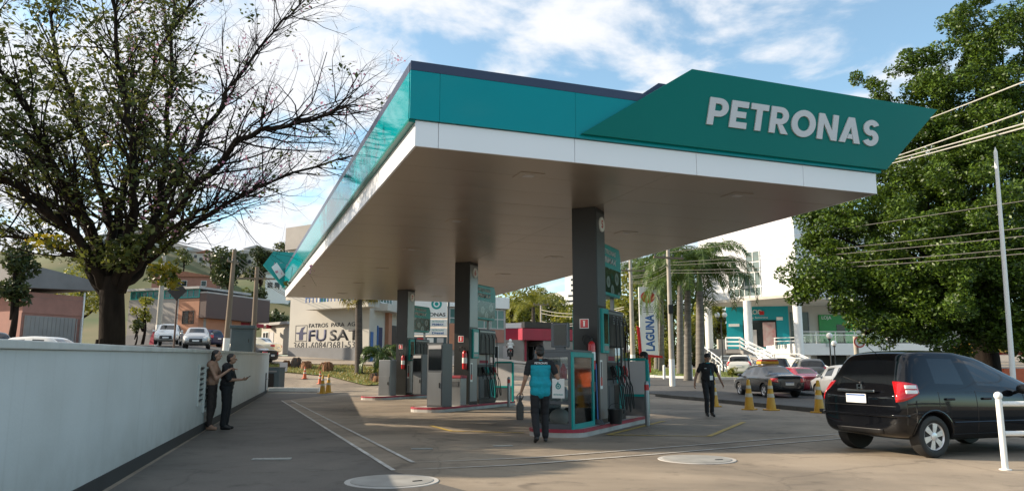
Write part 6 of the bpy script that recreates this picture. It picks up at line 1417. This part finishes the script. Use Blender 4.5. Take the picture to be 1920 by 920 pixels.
t = bth('hoarding', 'plain white hoarding panel before the red fascia shop', 'hoarding'); A2 = Face((X(944, 72), 72), (X(957, 71.5), 71.5)); A2.part('board', M['letter'], t, 0, A2.L, A2.z(950, 674), A2.z(950, 648), 0, .06); A2.part('post', M['greymetal'], t, .05, .13, 1, A2.z(950, 649), -.1, -.01); A2.part('post', M['greymetal'], t, A2.L - .13, A2.L - .05, 1, A2.z(950, 649), -.1, -.01)
# far white tower block
t = bth('tower_block', 'white multi storey block with dark window bands rising far behind the trees'); A = Face((X(1061, 190), 190), (X(1135, 184), 184)); W_ = Face((X(1028, 196), 196), (X(1061, 191), 191))
A.part('wall', M['white'], t, 0, A.L, 2, A.z(1075, 508), -10, 0); A.part('roof', M['roofgrey'], t, .3, A.L - .3, A.z(1075, 508) + .01, A.z(1075, 505), -9, -.4)
for i in range(9):
    z = A.z(1075, 597 - i * 10.0); A.window(t, .8 if i < 5 else 1.6, A.L - .4, z, z + .75, 4, 1, 'white', 'darkglass', .25)
W_.part('wing', M['white'], t, 0, W_.L, 2, W_.z(1045, 548), -8, 0)
for v in (575, 560): W_.window(t, .3, W_.L - .1, W_.z(1045, v + 5), W_.z(1045, v), 3, 1, 'white', 'darkglass', .2)
# white shopping building
t = bth('shopping_building', 'large white two storey shopping building on round columns with teal shop front')
A = Face((X(1318, 72), 72), (X(1504, 64), 64)); nb = Vector((.786, .618, 0)); Z0, Z1 = 7.3, 14.4
Bf = Face(A.B.xy, (A.B + nb * 16).xy)
A.part('upper_wall', M['mallwhite'], t, 0, A.L, Z0 + .25, Z1, -16, 0); A.part('soffit_slab', M['offwhite'], t, -.15, A.L + .12, Z0, Z0 + .248, -16, .18)
A.part('parapet', M['white'], t, -.05, A.L + .05, Z1 + .001, Z1 + .3, -16, .06)
a0, a1 = A.at(1374), A.at(1435)
A.window(t, a0, a1, A.z(1405, 556), A.z(1405, 540), 6, 1, 'white', 'paleglass', .06); A.window(t, a0, a1, A.z(1405, 539) + .1, A.z(1405, 512), 6, 1, 'white', 'paleglass', .06); A.window(t, A.at(1409), a1, A.z(1420, 511), A.z(1420, 472), 2, 2, 'white', 'paleglass', .06)
q = MB(); q.add([A.P(A.at(1395), A.z(1400, 540), .08), A.P(A.at(1408), A.z(1400, 540), .9), A.P(A.at(1408), A.z(1400, 514), .08), A.P(A.at(1395), A.z(1400, 540), .02), A.P(A.at(1408), A.z(1400, 540), .84), A.P(A.at(1408), A.z(1400, 514), .02)], [(0, 1, 2), (5, 4, 3), (0, 3, 4, 1), (1, 4, 5, 2), (2, 5, 3, 0)]); q.build('open_sash', M['white'], t)
PZ = 3.05
for u, Y in ((1337, 71), (1413, 67), (1509, 63.6)):
    m = MB(); m.lathe([(.36, 0), (.36, Z0 - 1.2)], 20, (X(u, Y) + .0, Y + .9, 1.2)); m.build('column', M['white'], t, smooth=True)
SF = Face((X(1366, 75), 75), (X(1484, 73.5), 73.5))
sf = SF.part('shop_front', M['shopteal'], t, 0, SF.L, PZ, Z0 - .01, -.4, 0)
SF.part('shop_window', M['darkglass'], sf, SF.at(1397), SF.at(1460), PZ + .3, SF.z(1420, 600), .01, .06); SF.part('window_advert', M['pinkad'], sf, SF.at(1434), SF.at(1458), PZ + .35, SF.z(1420, 604), .062, .08); SF.part('window_advert', M['letter'], sf, SF.at(1408), SF.at(1422), PZ + .35, SF.z(1420, 618), .062, .075)
SF.part('white_awning', M['white'], sf, SF.at(1370), SF.at(1390), SF.z(1380, 612), SF.z(1380, 607), .01, .3); SF.part('white_plaque', M['white'], sf, SF.at(1461), SF.at(1473), SF.z(1465, 600), SF.z(1465, 594), .01, .05)
text('shop_lettering', 'CACIO', SF.P(SF.at(1402), SF.z(1410, 589), .02), SF.d, (0, 0, 1), M['white'], sf, h=.45, w=SF.at(1434) - SF.at(1402), depth=.03, bold=.02); SF.part('red_mark', M['red'], sf, SF.at(1429), SF.at(1438), SF.z(1433, 590), SF.z(1433, 583), .02, .08)
text('shop_lettering', 'moda feminina', SF.P(SF.at(1402), SF.z(1410, 597), .02), SF.d, (0, 0, 1), M['white'], sf, h=.2, w=SF.at(1445) - SF.at(1402), depth=.02)
BW = Face((X(1484, 74), 74), (X(1900, 74), 74)); BW.part('back_wall', M['offwhite'], t, 0, BW.L, PZ, Z0 + 3.0, -2, -.02)
BW.window(t, .2, 1.9, PZ + .2, Z0 - .6, 2, 2, 'greymetal', 'darkglass'); gf = BW.part('green_shop_front', M['greenshop'], t, BW.at(1540), BW.at(1608), PZ, BW.z(1570, 590), 0, .2); BW.part('shop_window', M['darkglass'], gf, BW.at(1572), BW.at(1588), PZ + .1, BW.z(1580, 608), .201, .23); text('shop_lettering', 'LOJA', BW.P(BW.at(1545), BW.z(1550, 600), .21), BW.d, (0, 0, 1), M['white'], gf, h=.4, depth=.03)
for i in range(4): BW.window(t, BW.at(1620) + i * 3.2, BW.at(1620) + i * 3.2 + 2.4, PZ + .2, Z0 - .8, 2, 2, 'greymetal', 'darkglass')
SL = Face((X(1497, 66), 66), (X(1790, 66), 66)); SL.part('balcony_slab', M['white'], t, 0, SL.L, SL.z(1560, 665), SL.z(1560, 643), -9, 0); SL.part('garage_wall', M['black'], t, .4, SL.L, .2, SL.z(1560, 665) - .01, -6, -3)
for u in (1512, 1600, 1690, 1770): SL.part('garage_pier', M['white'], t, SL.at(u), SL.at(u) + .6, .3, SL.z(1560, 665) - .005, -1.2, -.4)
SL.railing(t, .1, SL.L - .1, SL.z(1560, 643), 1.0, 1.6, -.1, 'white', 'balcony_railing', 2)
for i in range(10): SL.part('railing_pane', M['glass'], t, .2 + i * 1.33, 1.45 + i * 1.33, SL.z(1560, 643) + .1, SL.z(1560, 643) + .85, -.11, -.09)
pf = Face((X(1318, 72.5), 72.5), (X(1498, 66.1), 66.1)); pf.part('podium', M['white'], t, .0, pf.L, .3, PZ - .01, -9, -1.5); pf.railing(t, pf.at(1440), pf.L, PZ - .01, 1.0, 1.4, -1.6, 'white', 'podium_railing', 2)
for i in range(8): pf.part('railing_pane', M['glass'], t, pf.at(1440) + .05 + i * .62, pf.at(1440) + .6 + i * .62, PZ + .1, PZ + .8, -1.61, -1.59)
MB().bx(X(1346, 70), X(1364, 70), 69.5, 70, PZ, PZ + .9).build('bench', M['concpole'], t)
# zigzag entrance stair with white railings
t = thing('entrance_stair', 'grey entrance stair with white tube railings in front of the shopping building', 'stair', (0, 0, 0))
def railpath(pts, h, t, name='railing'):
    m = MB(); pts = [Vector(p) for p in pts]
    for k in (0, .33, .66): m.tube([p - Vector((0, 0, k * h)) for p in pts], .045, 6)
    for a, b in zip(pts, pts[1:]):
        n = max(1, int((b - a).length / 1.3))
        for i in range(n + 1): p = a.lerp(b, i / n); m.tube([p, p - Vector((0, 0, h))], .04, 6)
    return m.build(name, M['white'], t, smooth=True)
r1 = [D(1361, 632, 66), D(1387, 632, 65.5), D(1452, 663, 62.5), D(1498, 663, 61.5), D(1568, 694, 58.5)]
railpath(r1, 1.05, t); railpath([p + Vector((.5, 1.9, 0)) for p in r1], 1.05, t)
m = MB()
for a, b in zip(r1, r1[1:]):
    o = Vector((.5, 1.9, 0)); dn = Vector((0, 0, -1.05)); dd = Vector((0, 0, -1.35)); vs = [a + dn, b + dn, b + o + dn, a + o + dn, a + dd, b + dd, b + o + dd, a + o + dd]
    m.add(vs, [(0, 1, 2, 3), (7, 6, 5, 4), (0, 4, 5, 1), (1, 5, 6, 2), (2, 6, 7, 3), (3, 7, 4, 0)])
m.build('ramp', M['conc'], t)
railpath([D(1320, 650, 68), D(1350, 672, 62), D(1362, 692, 58)], 1.05, t); railpath([D(1352, 667, 62), D(1420, 668, 62), D(1440, 684, 59)], 1.05, t)
me = None
for i in range(9):
    if me is None: me = MB().box((0, 0, 0), (4.2, .7, .2)).mesh('step', M['conc'])
    link('step', me, t, (X(1383, 64), 68 - i * .65, PZ - .12 - i * .19))
MB().bx(X(1383, 64) - 2.1, X(1383, 64) + 2.1, 61.5, 68, .3, 1.1).build('stair_base', M['conc'], t)
# ------------------------------------------------------------------ hill, far trees and far houses
def hz(x, y): 
    r = sm01((y - 95) / 130); ridge = 27 + 4 * math.sin(x * .045 + 1.2) + 3 * math.sin(x * .11) + 6 * sm01((x + 95) / 40) * sm01((-40 - x) / 25)
    return 4 + ridge * r + 1.0 * math.sin(x * .2 + y * .13) * r
m = MB(); xs = list(np.linspace(-420, 30, 90)); ys = list(np.linspace(92, 420, 50))
m.add([(x, y, (hz(x, y) - 4) * sm01((8 - x) / 45) + min(4, gz(x, y)) + .3) for y in ys for x in xs], [(j * 90 + i, j * 90 + i + 1, j * 90 + 91 + i, j * 90 + 90 + i) for j in range(49) for i in range(89)])
tag(m.build('hill', M['hill'], None, smooth=True), kind='structure')
HZ = lambda x, y: (hz(x, y) - 4) * sm01((8 - x) / 45) + min(4, gz(x, y)) + .3
FAR1 = leafmat('far_tree_leaves', (.035, .055, .015), (.11, .13, .035), .25); FAR2 = leafmat('dark_tree_leaves', (.02, .035, .012), (.055, .075, .02), .25); FAR3 = leafmat('lilac_blossom_leaves', (.16, .12, .14), (.30, .24, .26), .25); FAR4 = leafmat('yellow_green_leaves', (.09, .12, .015), (.24, .24, .03), .35)
def far_tree(name, label, x, y, z, h, w, lm, n=900, size=.5, grp=None, lo=.42):
    blobs = []
    for _ in range(9):
        a = random.random() * 6.28; r = random.uniform(0, .62) * w; s = w * random.uniform(.28, .45)
        blobs.append((Vector((x + r * math.cos(a), y + r * math.sin(a), z + h * random.uniform(lo, .82))), (s, s, s * .8)))
    b = Vector((x, y, z - .3)); tr = [([b, b + Vector((.2, 0, h * .35)), b + Vector((0, 0, h * .7))], h * .035, h * .012)]
    for c, _ in blobs[:4]: tr.append(([b + Vector((0, 0, h * .3)), (b + c) / 2 + Vector((0, 0, h * .12)), c], h * .016, h * .006))
    tot = sum((r[0] * r[1] * r[2]) ** .62 for _, r in blobs)
    return crown_tree(name, label, b, blobs, tr, lm, size, n / tot, grp=grp)
g = 'trees on the hillside'
ORDH = ['leftmost', 'second from left', 'third from left', 'fourth from left', 'fifth from left', 'sixth from left', 'seventh from left', 'eighth from left', 'rightmost']
for kind, (nn_, lm_, word) in enumerate(((9, FAR1, 'rounded mid green'), (6, FAR2, 'small dark green'), (4, FAR3, 'pale lilac flowering'))):
    us = sorted(random.uniform(255, 535) for _ in range(nn_))
    for i, u in enumerate(us):
        Y = random.uniform(105, 215); x = X(u, Y)
        far_tree('hillside_tree', word + ' tree on the hillside, ' + (ORDH[i] if i < nn_ - 1 else 'rightmost') + ' of its kind', x, Y, HZ(x, Y), random.uniform(4, 8), random.uniform(2, 3.6), lm_, 420, .7, 'trees on the hillside ' + word)
x = X(420, 140); far_tree('hillside_tree', 'largest rounded dark tree on the hillside, beside the slim brown pole', x, 140, HZ(x, 140), 12, 6.2, FAR2, 2600, .7); x = X(478, 150); far_tree('hillside_tree', 'tall dark tree on the hillside right of the largest one', x, 150, HZ(x, 150), 11, 4.5, FAR2, 1500, .7)
far_tree('street_tree', 'small leafy tree in front of the grey restaurant wall', X(262, 62), 62, gz(X(262, 62), 62), 4.6, 1.3, FAR4, 700, .25); far_tree('street_tree', 'low dark shrub tree beneath the small leafy one by the restaurant', X(248, 60), 60, gz(X(248, 60), 60), 2.6, .8, FAR1, 400, .22)
far_tree('street_tree', 'dark dense tree hiding the left end of the brick building', X(12, 44), 44, gz(X(12, 44), 44), 7.4, 2.0, FAR2, 2200, .3)
far_tree('street_tree', 'sunny yellow green tree behind the big trunk at left', X(140, 72), 72, gz(X(140, 72), 72), 9.5, 4.0, FAR4, 1500, .4)
for i, (u, Y, zr, w, d_, mt) in enumerate(((300, 235, 3, 7, 8, 'offwhite'), (335, 230, 3, 6, 8, 'letter'), (360, 228, 3, 7, 7, 'offwhite'), (385, 226, 4, 6, 8, 'offwhite'), (455, 215, 5, 7, 8, 'offwhite'), (475, 218, 6, 7, 8, 'letter'), (500, 214, 4, 8, 8, 'offwhite'), (345, 160, 3, 13, 7, 'brick'), (516, 150, 5, 4.5, 6, 'white'), (210, 200, 4, 10, 8, 'letter'), (245, 215, 4, 8, 8, 'offwhite'))):
    x = X(u, Y); z = HZ(x, Y); t = thing('hill_house', ['small pale house at the left end of the hilltop', 'grey house second from left on the hilltop', 'pale house in the middle of the hilltop', 'cream house on the hilltop left of the largest tree', 'pale house on the hilltop right of the largest tree', 'tallest grey house at the top of the hill', 'wide pale house near the canopy end on the hilltop', 'long low red brick house halfway up the hillside', 'small white house low on the hill beside the canopy end', 'grey house glimpsed through the big tree branches', 'pale house glimpsed right of the big tree trunk'][i], 'house', (x, Y, z), R(random.uniform(-12, 12)), 'houses on the hill')
    MB().bx(-w / 2, w / 2, -d_ / 2, d_ / 2, -2, zr).build('wall', M[mt], t); q = MB(); q.prism([(-w / 2 - .3, zr + .01), (w / 2 + .3, zr + .01), (0, zr + 1.1)], lambda a, b, dd: (a, dd, b), -d_ / 2 - .4, d_ / 2 + .4); q.build('roof', M['tile' if i in (3, 7) else 'roofgrey'], t)
    for k in range(3):
        wo = MB().box((-w * .3 + k * w * .3, -d_ / 2 - .03, zr * .55), (1.1, .06, 1.2)).build('window', M['white'], t); MB().box((-w * .3 + k * w * .3, -d_ / 2 - .065, zr * .55), (.95, .012, 1.05)).build('pane', M['darkglass'], wo)
g = 'trees beyond the far road'
for i, (u, Y, v0, w, lm) in enumerate(((945, 125, 570, 5, FAR1), (962, 118, 556, 5.5, FAR4), (985, 130, 552, 6, FAR1), (1008, 125, 540, 6.5, FAR1), (1035, 120, 552, 6, FAR1), (1058, 118, 565, 5, FAR4), (1075, 105, 580, 4, FAR4), (1100, 125, 560, 6, FAR1), (1140, 120, 550, 6, FAR1), (1185, 100, 515, 6, FAR4), (1205, 110, 500, 6, FAR1), (1232, 105, 495, 6, FAR4), (1260, 100, 485, 6, FAR1), (1290, 100, 490, 6, FAR1), (1325, 92, 560, 3.6, FAR4), (1352, 90, 575, 3.4, FAR4), (925, 135, 575, 6, FAR1), (970, 100, 612, 3, FAR4), (1040, 98, 602, 3.6, FAR1), (1170, 90, 560, 4.2, FAR4), (1215, 88, 560, 4.4, FAR1))):
    x = X(u, Y); z = gz(x, Y); h = D(u, v0, Y).z - z
    far_tree('roadside_tree', ('yellow green tree beyond the road, ' if lm is FAR4 else 'green tree beyond the road, ') + ['left end of the row behind the red fascia shop', 'bright one over the red fascia shop', 'broad one right of the bright one over the red shop', 'tallest one above the thin pale pole', 'one right of the thin pale pole', 'bright one left of the nearest column', 'low bright one in front of the white tower block', 'one hidden behind the nearest column', 'one behind the nearest pump sign', 'bright one left of the utility pole by the banner', 'one behind the white shop banner', 'bright one right of the banner top', 'one behind the whitewashed utility pole', 'one behind the royal palm crowns', 'slim bright one left of the shop columns', 'bright one between the two left shop columns', 'one over the corner shop parapet', 'small bright one behind the hoarding', 'small one above the payment terminal', 'bright one behind the pole left of the banner', 'low bright one right of the banner foot'][i], x, Y, z, h * 1.12, w, lm, 1500, .55, g)
palm('tall feathery palm among the distant trees over the red fascia shop', 1000, 95, 575, .25, 18, 5.0, 'palmdark', .9, FAR4, None, False, name='distant_palm')
far_tree('street_tree', 'leafy street tree behind the near end of the white wall', -15.1, 12.7, gz(-15.1, 12.7), 8.4, 3.1, FAR1, 12000, .26, lo=.25)
for i, (u, Y, h, w) in enumerate(((1196, 82, 5, 3), (1222, 80, 5.5, 3), (1248, 78, 5, 3), (1275, 80, 5.5, 3), (1300, 82, 6, 3), (1328, 88, 6.5, 3))): far_tree('bush', ['dense bush behind the pole left of the shop banner', 'dense bush behind the foot of the shop banner', 'dense bush between banner and whitewashed pole', 'dense bush behind the royal palm trunks, left one', 'dense bush behind the royal palm trunks, right one', 'dense bush beside the leftmost white shop column'][i], X(u, Y), Y, gz(X(u, Y), Y), h, w, FAR4 if i % 2 == 0 else FAR1, 1500, .35, 'bushes behind the palms', lo=.1)
far_tree('street_tree', 'tall leafy street tree beyond the white wall, left of the big tree', -18.5, 17.0, gz(-18.5, 17), 13, 4.3, FAR1, 15000, .28, lo=.42)
for i in range(7): far_tree('distant_tree', 'green tree far behind the big tree at right, ' + ['leftmost', 'second from left', 'third from left', 'middle', 'third from right', 'second from right', 'rightmost'][i], 48 + i * 9, 92 + (i * 37) % 19, gz(48 + i * 9, 92 + (i * 37) % 19), 10 + (i * 5) % 4, 6, FAR1 if i % 2 else FAR4, 900, .8, 'trees far behind at right', lo=.2)
# low planting by the shop entrance
for i, (u, Y) in enumerate(((1412, 51), (1425, 50), (1370, 50.2))): far_tree('shrub', ['round green shrub behind the boot of the white hatchback', 'small yellow green shrub right of the white hatchback', 'low shrub on the lawn edge left of the white hatchback'][i], X(u, Y), Y, gz(X(u, Y), Y), .9, .5, [FAR1, FAR4, FAR4][i], 260, .14)
for i, u in enumerate((1245, 1296, 1349)): 
    Y = 50.6; tt = thing('bollard', ['short white kerb post left of the utility pole foot', 'short white kerb post between utility pole and walking attendant', 'short white kerb post right of the walking attendant'][i], 'bollard', GP(X(u, Y), Y), 0, 'white kerb posts'); MB().lathe([(0, 0), (.09, 0), (.085, .9), (0, .95)], 12).build('post', M['white'], tt, smooth=True)
# market umbrella and stall colours far right behind the mast
x = X(1838, 40); t = thing('market_stall', 'yellow parasol and bright stall behind the roof of the black hatchback', 'stall', GP(x, 40)); q = MB(); q.lathe([(1.5, 2.0), (1.35, 2.2), (.7, 2.5), (0, 2.62), (0, 2.6), (.7, 2.46), (1.3, 2.15)], 12); q.build('parasol', M['coneyellow'], t); MB().bx(-.03, .03, -.03, .03, 0, 2.6).build('pole', M['white'], t); MB().bx(.9, 3.2, -.5, .5, 0, 1.2).build('counter', M['coneorange'], t, bevel=.02); MB().bx(.8, 3.3, -.6, .6, 1.9, 2.05).build('awning', M['red'], t)
for xx in (.95, 3.15): MB().bx(xx - .04, xx + .04, .4, .48, 1.2, 1.9).build('stall_post', M['white'], t)
